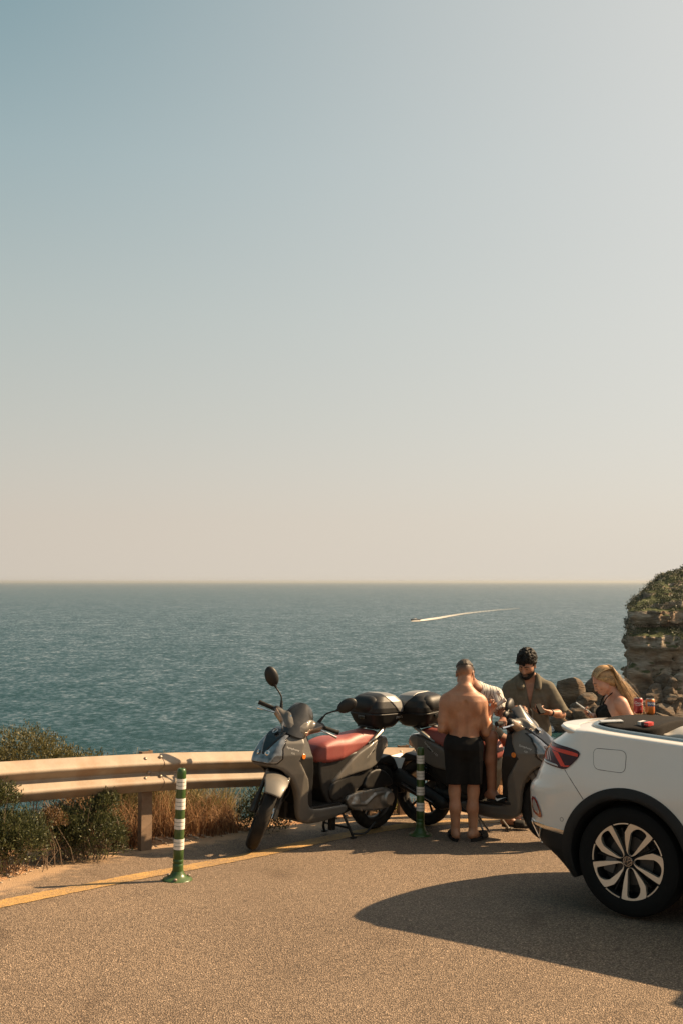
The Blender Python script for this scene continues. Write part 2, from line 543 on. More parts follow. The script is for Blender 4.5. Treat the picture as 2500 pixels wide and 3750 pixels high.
def asphalt_mat(name, base, paint=None):
    m = bpy.data.materials.new(name); m.use_nodes = True
    N, L = m.node_tree.nodes, m.node_tree.links; b = N['Principled BSDF']
    tc = N.new('ShaderNodeTexCoord')
    # bitumen with proud chippings
    vo = N.new('ShaderNodeTexVoronoi'); vo.inputs['Scale'].default_value = 105; vo.inputs['Randomness'].default_value = 1
    L.new(tc.outputs['Object'], vo.inputs['Vector'])
    v2 = N.new('ShaderNodeTexVoronoi'); v2.inputs['Scale'].default_value = 150; L.new(tc.outputs['Object'], v2.inputs['Vector'])
    big = N.new('ShaderNodeTexNoise'); big.inputs['Scale'].default_value = 0.9; big.inputs['Detail'].default_value = 7; big.inputs['Roughness'].default_value = 0.6
    L.new(tc.outputs['Object'], big.inputs['Vector'])
    sep = N.new('ShaderNodeSeparateColor'); L.new(vo.outputs['Color'], sep.inputs[0])
    c = np.array(base)
    r1 = ramp(N, [(0.0, c * 0.55), (0.35, c * 0.9), (0.75, c * 1.08), (0.95, c * 1.25), (1.0, np.minimum(c * 2.0, 0.6))])
    L.new(sep.outputs['Red'], r1.inputs[0])
    gap = ramp(N, [(0.25, (1, 1, 1)), (0.62, (0.42, 0.40, 0.38))]); 
    gm = N.new('ShaderNodeMath'); gm.operation = 'MULTIPLY'; gm.inputs[1].default_value = 1.0
    L.new(vo.outputs['Distance'], gm.inputs[0]); L.new(gm.outputs[0], gap.inputs[0])
    mg = N.new('ShaderNodeMix'); mg.data_type = 'RGBA'; mg.blend_type = 'MULTIPLY'; mg.inputs['Factor'].default_value = 1
    L.new(r1.outputs[0], mg.inputs['A']); L.new(gap.outputs[0], mg.inputs['B'])
    tone = ramp(N, [(0.3, (0.86, 0.85, 0.84)), (0.55, (1, 1, 1)), (0.75, (1.1, 1.07, 1.03))]); L.new(big.outputs['Fac'], tone.inputs[0])
    mt = N.new('ShaderNodeMix'); mt.data_type = 'RGBA'; mt.blend_type = 'MULTIPLY'; mt.inputs['Factor'].default_value = 1
    L.new(mg.outputs['Result'], mt.inputs['A']); L.new(tone.outputs[0], mt.inputs['B'])
    last = mt.outputs['Result']
    # oil spots and darker worn patches; sandy dust blown against the verge
    st = N.new('ShaderNodeTexNoise'); st.inputs['Scale'].default_value = 1.7; st.inputs['Detail'].default_value = 5; st.inputs['Distortion'].default_value = 0.6; L.new(tc.outputs['Object'], st.inputs['Vector'])
    sr = ramp(N, [(0.62, (1, 1, 1)), (0.70, (0.80, 0.78, 0.76)), (0.78, (0.62, 0.60, 0.58))]); L.new(st.outputs['Fac'], sr.inputs[0])
    s3 = N.new('ShaderNodeTexVoronoi'); s3.inputs['Scale'].default_value = 2.6; L.new(tc.outputs['Object'], s3.inputs['Vector'])
    s4 = ramp(N, [(0.012, (0.35, 0.33, 0.31)), (0.035, (1, 1, 1))]); L.new(s3.outputs['Distance'], s4.inputs[0])
    for q in (sr, s4):
        mq = N.new('ShaderNodeMix'); mq.data_type = 'RGBA'; mq.blend_type = 'MULTIPLY'; mq.inputs['Factor'].default_value = 1; L.new(last, mq.inputs['A']); L.new(q.outputs[0], mq.inputs['B']); last = mq.outputs['Result']
    at = N.new('ShaderNodeAttribute'); at.attribute_name = 'dust'
    dn = N.new('ShaderNodeTexNoise'); dn.inputs['Scale'].default_value = 9; dn.inputs['Detail'].default_value = 8; L.new(tc.outputs['Object'], dn.inputs['Vector'])
    dm = N.new('ShaderNodeMath'); dm.operation = 'MULTIPLY_ADD'; dm.inputs[1].default_value = 0.9; L.new(dn.outputs['Fac'], dm.inputs[0]); L.new(at.outputs['Fac'], dm.inputs[2])
    dr = ramp(N, [(0.72, (0, 0, 0)), (1.25, (0.85, 0.85, 0.85))]); L.new(dm.outputs[0], dr.inputs[0])
    md = N.new('ShaderNodeMix'); md.data_type = 'RGBA'; md.inputs['B'].default_value = (0.40, 0.265, 0.155, 1); L.new(dr.outputs[0], md.inputs['Factor']); L.new(last, md.inputs['A']); last = md.outputs['Result']
    if paint is not None:
        wn_ = N.new('ShaderNodeTexNoise'); wn_.inputs['Scale'].default_value = 34; wn_.inputs['Detail'].default_value = 8; wn_.inputs['Roughness'].default_value = 0.7
        L.new(tc.outputs['Object'], wn_.inputs['Vector'])
        wb = N.new('ShaderNodeTexNoise'); wb.inputs['Scale'].default_value = 2.3; L.new(tc.outputs['Object'], wb.inputs['Vector'])
        ad = N.new('ShaderNodeMath'); ad.operation = 'MULTIPLY_ADD'; ad.inputs[1].default_value = 0.5; L.new(wb.outputs['Fac'], ad.inputs[0]); L.new(wn_.outputs['Fac'], ad.inputs[2])
        wr = ramp(N, [(0.62, (1, 1, 1)), (0.86, (0.25, 0.25, 0.25))]); L.new(ad.outputs[0], wr.inputs[0])
        mp = N.new('ShaderNodeMix'); mp.data_type = 'RGBA'; mp.inputs['B'].default_value = (*paint, 1)
        L.new(wr.outputs[0], mp.inputs['Factor']); L.new(last, mp.inputs['A']); last = mp.outputs['Result']
    L.new(last, b.inputs['Base Color'])
    b.inputs['Roughness'].default_value = 0.82
    b.inputs['Specular IOR Level'].default_value = 0.35
    inv = N.new('ShaderNodeMath'); inv.operation = 'SUBTRACT'; inv.inputs[0].default_value = 1.0; L.new(vo.outputs['Distance'], inv.inputs[1])
    sm_ = N.new('ShaderNodeMath'); sm_.operation = 'MULTIPLY_ADD'; sm_.inputs[1].default_value = 0.55; L.new(sep.outputs['Green'], sm_.inputs[0]); L.new(inv.outputs[0], sm_.inputs[2])
    i2 = N.new('ShaderNodeMath'); i2.operation = 'MULTIPLY_ADD'; i2.inputs[1].default_value = -0.4; L.new(v2.outputs['Distance'], i2.inputs[0]); L.new(sm_.outputs[0], i2.inputs[2])
    bp = N.new('ShaderNodeBump'); bp.inputs['Strength'].default_value = 1.0 if paint is None else 0.7; bp.inputs['Distance'].default_value = 0.0058
    L.new(i2.outputs[0], bp.inputs['Height']); L.new(bp.outputs['Normal'], b.inputs['Normal'])
    return m

M_ASPH = asphalt_mat('asphalt', (0.295, 0.216, 0.150))
M_LINE = asphalt_mat('yellow_paint', (0.295, 0.216, 0.150), paint=(0.46, 0.27, 0.085))

# road: columns from behind the camera up to the ragged edge
cols = np.concatenate([np.arange(-13.8, -4, 0.6), np.arange(-4, -2.2, 0.04), np.arange(-2.2, 5, 0.08), np.arange(5, 13.9, 0.5)])
vv = np.concatenate([np.linspace(0, 0.6, 24)[:-1], np.linspace(0.6, 1, 90)])
ye = np.interp(cols, EX, EY) + 0.03 * fbm(cols, cols * 0, cols * 0, 3, 3, 0.9)
XX = np.repeat(cols[:, None], len(vv), 1); YY = -9.2 + (ye[:, None] + 9.2) * vv[None, :]
ZZ = ground_z(XX, YY)
nc, nv = XX.shape
ii = np.arange(nc * nv).reshape(nc, nv)
Q = np.stack([ii[:-1, :-1], ii[1:, :-1], ii[1:, 1:], ii[:-1, 1:]], -1).reshape(-1, 4)
road = tag(link('road', new_mesh('road', np.stack([XX, YY, ZZ], -1).reshape(-1, 3), Q), M_ASPH), kind='structure')
_ed = np.stack([EX, EY], 1); _ed = np.concatenate([np.linspace(_ed[i], _ed[i + 1], 12) for i in range(len(_ed) - 1)])
_dd = np.sqrt(((np.stack([XX, YY], -1).reshape(-1, 1, 2) - _ed[None]) ** 2).sum(-1)).min(1)
road.data.attributes.new('dust', 'FLOAT', 'POINT').data.foreach_set('value', np.exp(-_dd / 0.28).astype(np.float32))

# worn yellow edge line, a sheet 4 mm above the road
LINE = catmull([(-4.6, 3.4, 0), (-3.4, 5.2, 0), (-2.66, 6.3, 0), (-2.202, 6.847, 0), (-1.873, 7.277, 0), (-1.508, 7.80, 0), (-1.235, 8.13, 0), (-0.95, 8.50, 0), (-0.66, 8.88, 0), (-0.36, 9.30, 0),
                (-0.03, 9.68, 0), (0.39, 10.02, 0), (0.70, 10.20, 0), (1.21, 10.37, 0), (1.62, 10.40, 0), (2.0, 10.30, 0), (2.5, 9.98, 0), (3.3, 9.35, 0), (4.6, 8.2, 0)], 14)
V = []; F = []
for i, p in enumerate(LINE):
    t = (LINE[min(i + 1, len(LINE) - 1)] - LINE[max(i - 1, 0)]).normalized(); n_ = Vector((-t.y, t.x, 0))
    wl_ = 0.100 + 0.008 * math.sin(i * 1.7) * math.sin(i * 0.61)
    for s_ in (-1, -0.33, 0.33, 1):
        q = p + n_ * s_ * wl_
        V.append((q.x, q.y, gz(q.x, q.y) + 0.004))
    if i:
        for k in range(3): a = (i - 1) * 4 + k; F.append([a, a + 4, a + 5, a + 1])
tag(link('road_marking_line', new_mesh('road_marking_line', V, F), M_LINE), kind='structure')

# ground beyond the road edge: a narrow stony shelf, then a slope down to the sea
SEA_Z = -28.0
def resample(P, step):
    P = np.asarray(P, float); d = np.concatenate([[0], np.cumsum(np.linalg.norm(np.diff(P, axis=0), axis=1))])
    s = np.arange(0, d[-1], step)
    return np.stack([np.interp(s, d, P[:, k]) for k in range(P.shape[1])], 1)
ec = resample(EDGE, 0.12)
et = np.gradient(ec, axis=0); et /= np.linalg.norm(et, axis=1)[:, None]; en = np.stack([-et[:, 1], et[:, 0]], 1)
# smooth the outward normals so the fan of the slope does not fold
ker = np.ones(41) / 41
en = np.stack([np.convolve(np.pad(en[:, k], 20, 'edge'), ker, 'valid') for k in range(2)], 1); en /= np.linalg.norm(en, axis=1)[:, None]
tt = np.concatenate([np.linspace(-0.35, 1.2, 26), np.linspace(1.35, 4, 14), np.linspace(4.6, 44, 30)])
shelf = np.interp(ec[:, 0], [-3, -2.2, -1.2, -0.6, 0.3, 0.9, 1.5, 2.2, 4], [1.2, 1.2, 0.85, 0.42, 0.30, 0.55, 2.6, 3.0, 3.0])
PX = ec[:, None, 0] + en[:, None, 0] * tt[None, :]; PY = ec[:, None, 1] + en[:, None, 1] * tt[None, :]
zb = ground_z(ec[:, 0], ec[:, 1])[:, None]
over = np.maximum(tt[None, :] - shelf[:, None], 0)
PZ = zb - 0.012 - np.where(tt[None, :] < 0, 0.03, 0.0) + 0.035 * np.clip(tt[None, :], 0, 0.25) / 0.25 * (0.6 + 0.4 * fbm(PX, PY, PX * 0, 5, 2, 1.3)) - over * 0.78 - np.minimum(over, 0.6) ** 2 * 0.3
PZ += 0.02 * fbm(PX, PY, PX * 0, 6, 3, 2.2) * (tt[None, :] > 0.02) + np.clip(over, 0, 8) * 0.10 * fbm(PX, PY, PX * 0, 9, 2, 0.12)
PZ = np.maximum(PZ, SEA_Z - 3)
ni, nj = PX.shape; ii = np.arange(ni * nj).reshape(ni, nj)
Q = np.stack([ii[:-1, :-1], ii[1:, :-1], ii[1:, 1:], ii[:-1, 1:]], -1).reshape(-1, 4)
M_SOIL = mat('red_soil', (0.30, 0.165, 0.085), 0.95, var=0.35, vscale=9, bump=0.012, bscale=70, dirt=(0.36, 0.27, 0.18), dscale=2.5, damt=0.8, spec=0.2)
tag(link('verge', new_mesh('verge', np.stack([PX, PY, PZ], -1).reshape(-1, 3), Q), M_SOIL), kind='structure')
def verge_pt(x_, t_):
    """a point t_ metres outside the road edge, near plan x_"""
    i = int(np.argmin(np.abs(ec[:, 0] - x_))); j = int(np.argmin(np.abs(tt - t_)))
    return Vector((ec[i, 0] + en[i, 0] * t_, ec[i, 1] + en[i, 1] * t_, PZ[i, j]))

# loose stones along the edge
def rock_mesh(seed, sub=2, cuts=9, rough=0.06, name='stone'):
    r = np.random.default_rng(seed)
    bm = bmesh.new(); bmesh.ops.create_icosphere(bm, subdivisions=sub, radius=1.0)
    V = np.array([v.co[:] for v in bm.verts]); F = np.array([[v.index for v in f.verts] for f in bm.faces]); bm.free()
    for _ in range(cuts):
        n = r.normal(size=3); n /= np.linalg.norm(n); d = 0.46 + 0.36 * r.random()
        o = V @ n - d; m = o > 0; V[m] -= np.outer(o[m] * 0.97, n)
    if rough: V += V / (np.linalg.norm(V, axis=1)[:, None] + 1e-6) * (rough * fbm(V[:, 0], V[:, 1], V[:, 2], seed, 3, 0.9))[:, None]
    return V, F
stones = [rock_mesh(40 + k, 1, 6, 0) for k in range(6)]
SV, SF = [], []; nb = 0
for k in range(2600):
    x_ = RNG.uniform(-3.3, 2.4); t_ = abs(RNG.normal(0.06, 0.16)) - 0.05
    if k % 3 == 0: x_ = RNG.uniform(-2.5, -0.9)
    p = verge_pt(x_, t_)
    r_ = 0.006 + 0.016 * RNG.random() ** 3
    if t_ < 0: r_ *= 0.6; p.z = gz(p.x, p.y)
    v, f = stones[k % 6]
    a = RNG.uniform(0, 6.28); ca, sa = math.cos(a), math.sin(a)
    v = v * r_ * np.array([1, RNG.uniform(.6, 1), RNG.uniform(.45, .8)])
    v = np.stack([v[:, 0] * ca - v[:, 1] * sa, v[:, 0] * sa + v[:, 1] * ca, v[:, 2]], 1) + np.array(p) + (0, 0, r_ * 0.3)
    SV.append(v); SF.append(f + nb); nb += len(v)
M_STONE = mat('pale_stone', (0.42, 0.33, 0.24), 0.9, var=0.35, vscale=14, spec=0.25)
tag(link('gravel', new_mesh('gravel', np.concatenate(SV), np.concatenate(SF), smooth=False), M_STONE), kind='stuff')

# ------------------------------------------------------------ sea
SEA_A = (0.80, 0.36, 0.09)
def sea_mat():
    m = bpy.data.materials.new('sea_water'); m.use_nodes = True
    N, L = m.node_tree.nodes, m.node_tree.links; b = N['Principled BSDF']
    b.inputs['Base Color'].default_value = (0.012, 0.038, 0.042, 1)
    b.inputs['Roughness'].default_value = 0.24
    b.inputs['IOR'].default_value = 1.333
    b.inputs['Specular IOR Level'].default_value = 0.40
    tc = N.new('ShaderNodeTexCoord')
    # wave slopes straight from noise, so that they keep their steepness at every distance
    def slopes(scale, stretch, rot, det, amp, rough=0.6):
        mp = N.new('ShaderNodeMapping'); mp.inputs['Scale'].default_value = (scale, scale * stretch, 1); mp.inputs['Rotation'].default_value = (0, 0, rot)
        L.new(tc.outputs['Object'], mp.inputs['Vector'])
        n = N.new('ShaderNodeTexNoise'); n.inputs['Scale'].default_value = 1; n.inputs['Detail'].default_value = det; n.inputs['Roughness'].default_value = rough
        L.new(mp.outputs[0], n.inputs['Vector'])
        sb = N.new('ShaderNodeVectorMath'); sb.operation = 'SUBTRACT'; sb.inputs[1].default_value = (0.5, 0.5, 0.5); L.new(n.outputs['Color'], sb.inputs[0])
        ml = N.new('ShaderNodeVectorMath'); ml.operation = 'MULTIPLY'; ml.inputs[1].default_value = (amp * 0.75, amp, 0); L.new(sb.outputs[0], ml.inputs[0]); return ml.outputs[0]
    acc = None
    for q in (slopes(0.75, 0.75, 0.3, 5, SEA_A[0]), slopes(0.16, 0.7, -0.3, 4, SEA_A[1]), slopes(0.035, 0.6, 0.5, 3, SEA_A[2])):
        if acc is None: acc = q; continue
        ad = N.new('ShaderNodeVectorMath'); ad.operation = 'ADD'; L.new(acc, ad.inputs[0]); L.new(q, ad.inputs[1]); acc = ad.outputs[0]
    up = N.new('ShaderNodeVectorMath'); up.operation = 'ADD'; up.inputs[1].default_value = (0, -0.155, 1); L.new(acc, up.inputs[0])
    nm = N.new('ShaderNodeVectorMath'); nm.operation = 'NORMALIZE'; L.new(up.outputs[0], nm.inputs[0]); L.new(nm.outputs[0], b.inputs['Normal'])
    b.inputs['Roughness'].default_value = 0.12
    return m
M_SEA = sea_mat()
sea_me = new_mesh('sea', [(-30000, 18, SEA_Z), (30000, 18, SEA_Z), (30000, 42000, SEA_Z), (-30000, 42000, SEA_Z)], [[0, 1, 2, 3]], smooth=False)
tag(link('sea', sea_me, M_SEA), kind='structure')
tag(link('seabed', new_mesh('seabed', [(-31000, -200, SEA_Z - 4), (31000, -200, SEA_Z - 4), (31000, 43000, SEA_Z - 4), (-31000, 43000, SEA_Z - 4)], [[0, 1, 2, 3]], False), mat('seabed', (0.02, 0.06, 0.06), 0.9)), kind='structure')

# summer haze: one closed box of thin air round everything
M_HAZE = bpy.data.materials.new('haze'); M_HAZE.use_nodes = True
hn, hl = M_HAZE.node_tree.nodes, M_HAZE.node_tree.links; hn.clear()
h_o = hn.new('ShaderNodeOutputMaterial'); h_v = hn.new('ShaderNodeVolumePrincipled')
h_v.inputs['Color'].default_value = (0.55, 0.58, 0.59, 1); h_v.inputs['Density'].default_value = 6e-5; h_v.inputs['Anisotropy'].default_value = 0.35
hl.new(h_v.outputs[0], h_o.inputs['Volume'])
hb = MB(); hb.box((0, 21400, (SEA_Z - 5.5 + 14) / 2), (64000, 43800, 14 - (SEA_Z - 5.5)))
tag(hb.build('haze', M_HAZE, None, smooth=False), kind='stuff')

# ------------------------------------------------------------ headland, boulders, boat
HY = 225.0                                     # distance of the cliff
def hp(px, py, Y=HY):                          # bearing and height measured on the photograph, at distance Y
    return np.array([(px - 1250) / 3800 * Y, Y, 1.40 - (py - 2130) / 3800 * Y])
G = Grid((54, 214, -31), (160, 262, 11), 0.38)
X, Y, Z = G.full()
# left face of the cliff steps back with height: (height, x of the seaward edge)
prof = [hp(2262, 2640), hp(2266, 2560), hp(2270, 2450), hp(2277, 2420), hp(2270, 2395), hp(2277, 2372), hp(2273, 2350), hp(2281, 2300), hp(2290, 2284), hp(2285, 2272), hp(2284, 2240), hp(2291, 2232),
        hp(2312, 2205), hp(2345, 2172), hp(2368, 2142), hp(2380, 2135), hp(2412, 2112), hp(2430, 2103), hp(2480, 2098), hp(2500, 2078), hp(2540, 2066), hp(2640, 2050)]
pz = np.array([p[2] for p in prof]); px_ = np.array([p[0] for p in prof])
pz[0] = -32
o_ = np.argsort(pz); pz, px_ = pz[o_], px_[o_]
edge = np.interp(G.ax[2], pz, px_)[None, None, :]
setb = np.interp(G.ax[2], [-31, -21, -14, -13.0, -12.6, -9.9, -9.5, -7.9, -7.6, -4.7, -4.3, 2.9, 8], [214.5, 218.0, 219.8, 219.4, 217.4, 217.8, 219.4, 223.0, 220.6, 221.2, 223.2, 236, 250])[None, None, :]
def blocks(X, Y, Z, sx, sy, sz, seed):
    """per-block random offset: courses of rock broken by vertical joints"""
    r = np.random.default_rng(seed); T = r.random(4096).astype(np.float32) * 2 - 1
    k = np.floor(Z / sz + .15 * np.sin(X * .5)).astype(int)
    i = np.floor((X + T[(k * 37) % 4096] * sx) / sx).astype(int); j = np.floor((Y + T[(k * 61) % 4096] * sy) / sy).astype(int)
    return T[(i * 131 + j * 571 + k * 977) % 4096]
n1 = fbm(X, Y, Z * 1.6, 21, 4, 0.12); fa = np.abs(fbm(X, Y, Z * 0.5, 23, 3, 0.16))
cl = 0.55 * n1 + 0.7 * fa + 0.55 * n1 + 0.42 * blocks(X + .8 * n1, Y, Z + .5 * n1, 3.1, 3.0, 1.9, 3) + 0.30 * blocks(X + .5 * n1, Y, Z + .4 * fa, 1.3, 1.4, 0.8, 4)
dx_ = edge + (Y - 219) * 0.285 - X; dy_ = setb - Y
G.D = np.maximum(smax(dx_ + 0 * Y, dy_ + 0 * X, 1.6) * 0.8 + cl * np.clip(0.45 + (X - edge) * 0.12, 0.45, 1.0) - 0.5, Z - (8.6 + 1.4 * n1) + 0 * X + 0 * Y).astype(np.float32)
V, Q = G.verts_faces()
def rock_mat(name, veg=0.0, dark=1.0):
    m = bpy.data.materials.new(name); m.use_nodes = True
    N, L = m.node_tree.nodes, m.node_tree.links; b = N['Principled BSDF']; b.inputs['Roughness'].default_value = 0.92; b.inputs['Specular IOR Level'].default_value = 0.2
    tc = N.new('ShaderNodeTexCoord')
    mp = N.new('ShaderNodeMapping'); mp.inputs['Scale'].default_value = (0.25, 0.25, 0.9); L.new(tc.outputs['Object'], mp.inputs['Vector'])
    n = N.new('ShaderNodeTexNoise'); n.inputs['Scale'].default_value = 0.9; n.inputs['Detail'].default_value = 9; n.inputs['Roughness'].default_value = 0.68; L.new(mp.outputs[0], n.inputs['Vector'])
    k = dark
    r = ramp(N, [(0.28, (0.05 * k, 0.04 * k, 0.032 * k)), (0.44, (0.145 * k, 0.112 * k, 0.084 * k)), (0.56, (0.23 * k, 0.195 * k, 0.155 * k)), (0.72, (0.36 * k, 0.31 * k, 0.25 * k))])
    L.new(n.outputs['Fac'], r.inputs[0]); last = r.outputs[0]
    n2_ = N.new('ShaderNodeTexNoise'); n2_.inputs['Scale'].default_value = 0.16; n2_.inputs['Detail'].default_value = 5; L.new(tc.outputs['Object'], n2_.inputs['Vector'])
    mo = N.new('ShaderNodeMix'); mo.data_type = 'RGBA'; mo.inputs['B'].default_value = (0.22 * k, 0.125 * k, 0.062 * k, 1)
    r3 = ramp(N, [(0.46, (0, 0, 0)), (0.66, (0.75, 0.75, 0.75))]); L.new(n2_.outputs['Fac'], r3.inputs[0]); L.new(r3.outputs[0], mo.inputs['Factor']); L.new(last, mo.inputs['A']); last = mo.outputs['Result']
    if veg:
        gm = N.new('ShaderNodeNewGeometry'); sp = N.new('ShaderNodeSeparateXYZ'); L.new(gm.outputs['Normal'], sp.inputs[0])
        n3 = N.new('ShaderNodeTexNoise'); n3.inputs['Scale'].default_value = 0.35; n3.inputs['Detail'].default_value = 6; L.new(tc.outputs['Object'], n3.inputs['Vector'])
        ad = N.new('ShaderNodeMath'); ad.operation = 'MULTIPLY_ADD'; ad.inputs[1].default_value = 0.5; L.new(n3.outputs['Fac'], ad.inputs[0]); L.new(sp.outputs['Z'], ad.inputs[2])
        r4 = ramp(N, [(0.78, (0, 0, 0)), (1.05, (1, 1, 1))]); L.new(ad.outputs[0], r4.inputs[0])
        mv = N.new('ShaderNodeMix'); mv.data_type = 'RGBA'; mv.inputs['B'].default_value = (0.05, 0.06, 0.022, 1)
        L.new(r4.outputs[0], mv.inputs['Factor']); L.new(last, mv.inputs['A']); last = mv.outputs['Result']
    L.new(last, b.inputs['Base Color'])
    n4 = N.new('ShaderNodeTexNoise'); n4.inputs['Scale'].default_value = 3.2; n4.inputs['Detail'].default_value = 6; L.new(mp.outputs[0], n4.inputs['Vector'])
    bp = N.new('ShaderNodeBump'); bp.inputs['Distance'].default_value = 0.5; L.new(n4.outputs['Fac'], bp.inputs['Height']); L.new(bp.outputs['Normal'], b.inputs['Normal'])
    return m
M_CLIFF = rock_mat('cliff_rock', veg=1.0, dark=1.35)
M_BOULD = rock_mat('boulder_rock', dark=0.62)
headland = tag(link('headland', new_mesh('headland', V, Q), M_CLIFF), kind='structure')

def leaf_mat(name, c0, c1, rough=0.6, trans=0.35):
    m = bpy.data.materials.new(name); m.use_nodes = True
    N, L = m.node_tree.nodes, m.node_tree.links; b = N['Principled BSDF']; b.inputs['Roughness'].default_value = rough
    g = N.new('ShaderNodeNewGeometry'); 
    c0 = np.array(c0); c1 = np.array(c1)
    r = ramp(N, [(0.0, c0 * 0.8), (0.5, c0), (0.85, c1), (1.0, c1 * 1.25)]); L.new(g.outputs['Random Per Island'], r.inputs[0])
    L.new(r.outputs[0], b.inputs['Base Color'])
    tr = N.new('ShaderNodeBsdfTranslucent'); mx = N.new('ShaderNodeMixShader'); mx.inputs[0].default_value = trans
    L.new(r.outputs[0], tr.inputs['Color']); L.new(b.outputs[0], mx.inputs[1]); L.new(tr.outputs[0], mx.inputs[2]); L.new(mx.outputs[0], N['Material Output'].inputs['Surface'])
    return m
def leaves_mesh(name, P, size, r, up=0.3, aspect=0.42, D=None):
    """small lens-shaped leaves, one island each, at points P"""
    n = len(P)
    d = r.normal(size=(n, 3)); d[:, 2] += up
    if D is not None: d = d * 0.55 + D
    d /= np.linalg.norm(d, axis=1)[:, None]
    q = r.normal(size=(n, 3)); w = np.cross(d, q); w /= np.linalg.norm(w, axis=1)[:, None]; nrm = np.cross(w, d)
    s = (size * (0.6 + 0.8 * r.random(n)))[:, None]
    V = np.stack([P, P + d * s * 0.45 + w * s * aspect * 0.5 + nrm * s * 0.06, P + d * s, P + d * s * 0.45 - w * s * aspect * 0.5 + nrm * s * 0.06], 1).reshape(-1, 3)
    return new_mesh(name, V, np.arange(4 * n, dtype=np.int32).reshape(n, 4), smooth=False)

# scrub on the headland's ledges and crown
mt_n = np.cross(V[Q[:, 1]] - V[Q[:, 0]], V[Q[:, 2]] - V[Q[:, 0]]); mt_n /= np.linalg.norm(mt_n, axis=1)[:, None] + 1e-9
cc = V[Q].mean(1); fz = fbm(cc[:, 0], cc[:, 1], cc[:, 2], 31, 3, 0.12)
band = ((cc[:, 2] > -9.9) & (cc[:, 2] < -7.7)) | (cc[:, 2] > -4.5)
ok = np.nonzero((band & (mt_n[:, 2] > -0.1) & (fz > -0.30)) | ((mt_n[:, 2] > 0.55) & (cc[:, 2] > -13) & (fz > 0.1)))[0]
pick = RNG.choice(ok, 7500)
P = np.repeat(cc[pick], 16, 0) + RNG.normal(size=(7500 * 16, 3)) * np.array([0.38, 0.38, 0.30]) + (0, 0, 0.22)
M_SCRUB = leaf_mat('headland_scrub', (0.040, 0.048, 0.024), (0.074, 0.080, 0.040), trans=0.15)
tag(link('headland_scrub', leaves_mesh('headland_scrub', P, 0.34, RNG, 0.4, 0.6), M_SCRUB), kind='stuff')

# rocky shore and the boulders piled on it
G = Grid((36, 205, -32), (165, 236, -14), 0.6)
X, Y, Z = G.full()
top = SEA_Z + 0.2 + np.clip((X - 43) * 0.55, -3, 6.5) * np.clip((Y - 207) / 8, 0, 1) * np.clip(1 - (Y - 226) / 14, 0, 1) + 1.0 * fbm(X, Y, Z * 0, 51, 3, 0.12)
G.D = ((Z - top) * 0.6).astype(np.float32)
tag(link('rocky_shore', G.mesh('rocky_shore'), M_BOULD), kind='structure')
def boulder(px, py, w, h, Y, seed, label, group=None, cuts=13, flat=None):
    v, f = rock_mesh(seed, 4, cuts, 0.05)
    c = hp(px, py, Y); s = Y / 3800
    if flat is not None: v[:, 2] = np.minimum(v[:, 2], flat)
    v = v * np.array([w * s / 2, w * s / 2 * 0.9, h * s / 2])
    o = link('boulder', new_mesh('boulder', v, f, True, 28), M_BOULD)
    o.location = c
    return tag(o, label, 'boulder', group)
boulder(2068, 2528, 128, 140, 214, 101, 'large flat topped boulder at the seaward end of the rock pile', flat=0.92)
boulder(2176, 2508, 112, 100, 219, 118, 'large rounded boulder leaning behind the blond woman', cuts=7)
boulder(2132, 2560, 90, 70, 211, 103, 'broken grey boulder wedged between the two largest rocks of the pile', cuts=10)
bl = 'rough dark boulder in the tumbled pile below the cliff'
for k in range(44):
    px = RNG.uniform(2030, 2500); lo = np.interp(px, [2030, 2120, 2220, 2300, 2500], [2610, 2560, 2510, 2490, 2480])
    py = RNG.uniform(lo, 2650); w = RNG.uniform(38, 92) * (1.15 if k % 5 == 0 else 0.9)
    boulder(px, py, w, w * RNG.uniform(0.6, 0.95), np.interp(py, [2480, 2650], [216, 206]) + RNG.uniform(-1.5, 1.5), 200 + k, bl, 'boulders piled at the foot of the headland', cuts=int(RNG.integers(7, 14)))

# motor boat far out and its wake
by = 29.4 * 3800 / (2273 - 2130); bx = (1518 - 1250) / 3800 * by
boat = thing('motor_boat', 'tiny motor boat speeding across the open sea ahead of its white wake', 'boat', (bx, by, SEA_Z - 0.05), rad(200))
boat.scale = (1.35, 1.35, 1.35)
M_BOAT = mat('boat_hull', (0.10, 0.10, 0.10), 0.4); M_BOATW = mat('boat_deck', (0.5, 0.48, 0.45), 0.4)
secs = []
for t in np.linspace(0, 1, 9):
    b_ = 0.95 * (1 - max(0, (t - 0.45) / 0.55) ** 2.2) + 0.02; x_ = -2.6 + 5.4 * t; s_ = 0.9 + 0.35 * t * t
    secs.append([(x_, -b_, s_), (x_, -b_ * 0.82, 0.15 + 0.3 * t * t), (x_, 0, -0.2 + 0.5 * t ** 3), (x_, b_ * 0.82, 0.15 + 0.3 * t * t), (x_, b_, s_)])
mb = MB(); mb.add([p for s_ in secs for p in s_], [[i * 5 + k, i * 5 + k + 1, i * 5 + k + 6, i * 5 + k + 5] for i in range(8) for k in range(4)] + [[0, 4, 3, 2, 1]])
mb.build('hull', M_BOAT, boat)
mb = MB(); mb.box((0.2, 0, 1.15), (1.3, 1.2, 0.55)); mb.build('console', M_BOATW, boat, bevel=0.08)
mb = MB(); mb.tube([(0.7, -0.5, 1.4), (0.4, -0.45, 1.95), (0.4, 0.45, 1.95), (0.7, 0.5, 1.4)], 0.05); mb.build('windscreen_frame', M_BOAT, boat)
mb = MB(); mb.box((-2.75, 0, 0.75), (0.4, 0.45, 1.0)); mb.build('outboard_motor', M_BOAT, boat, bevel=0.08)
mb = MB(); mb.cone = None
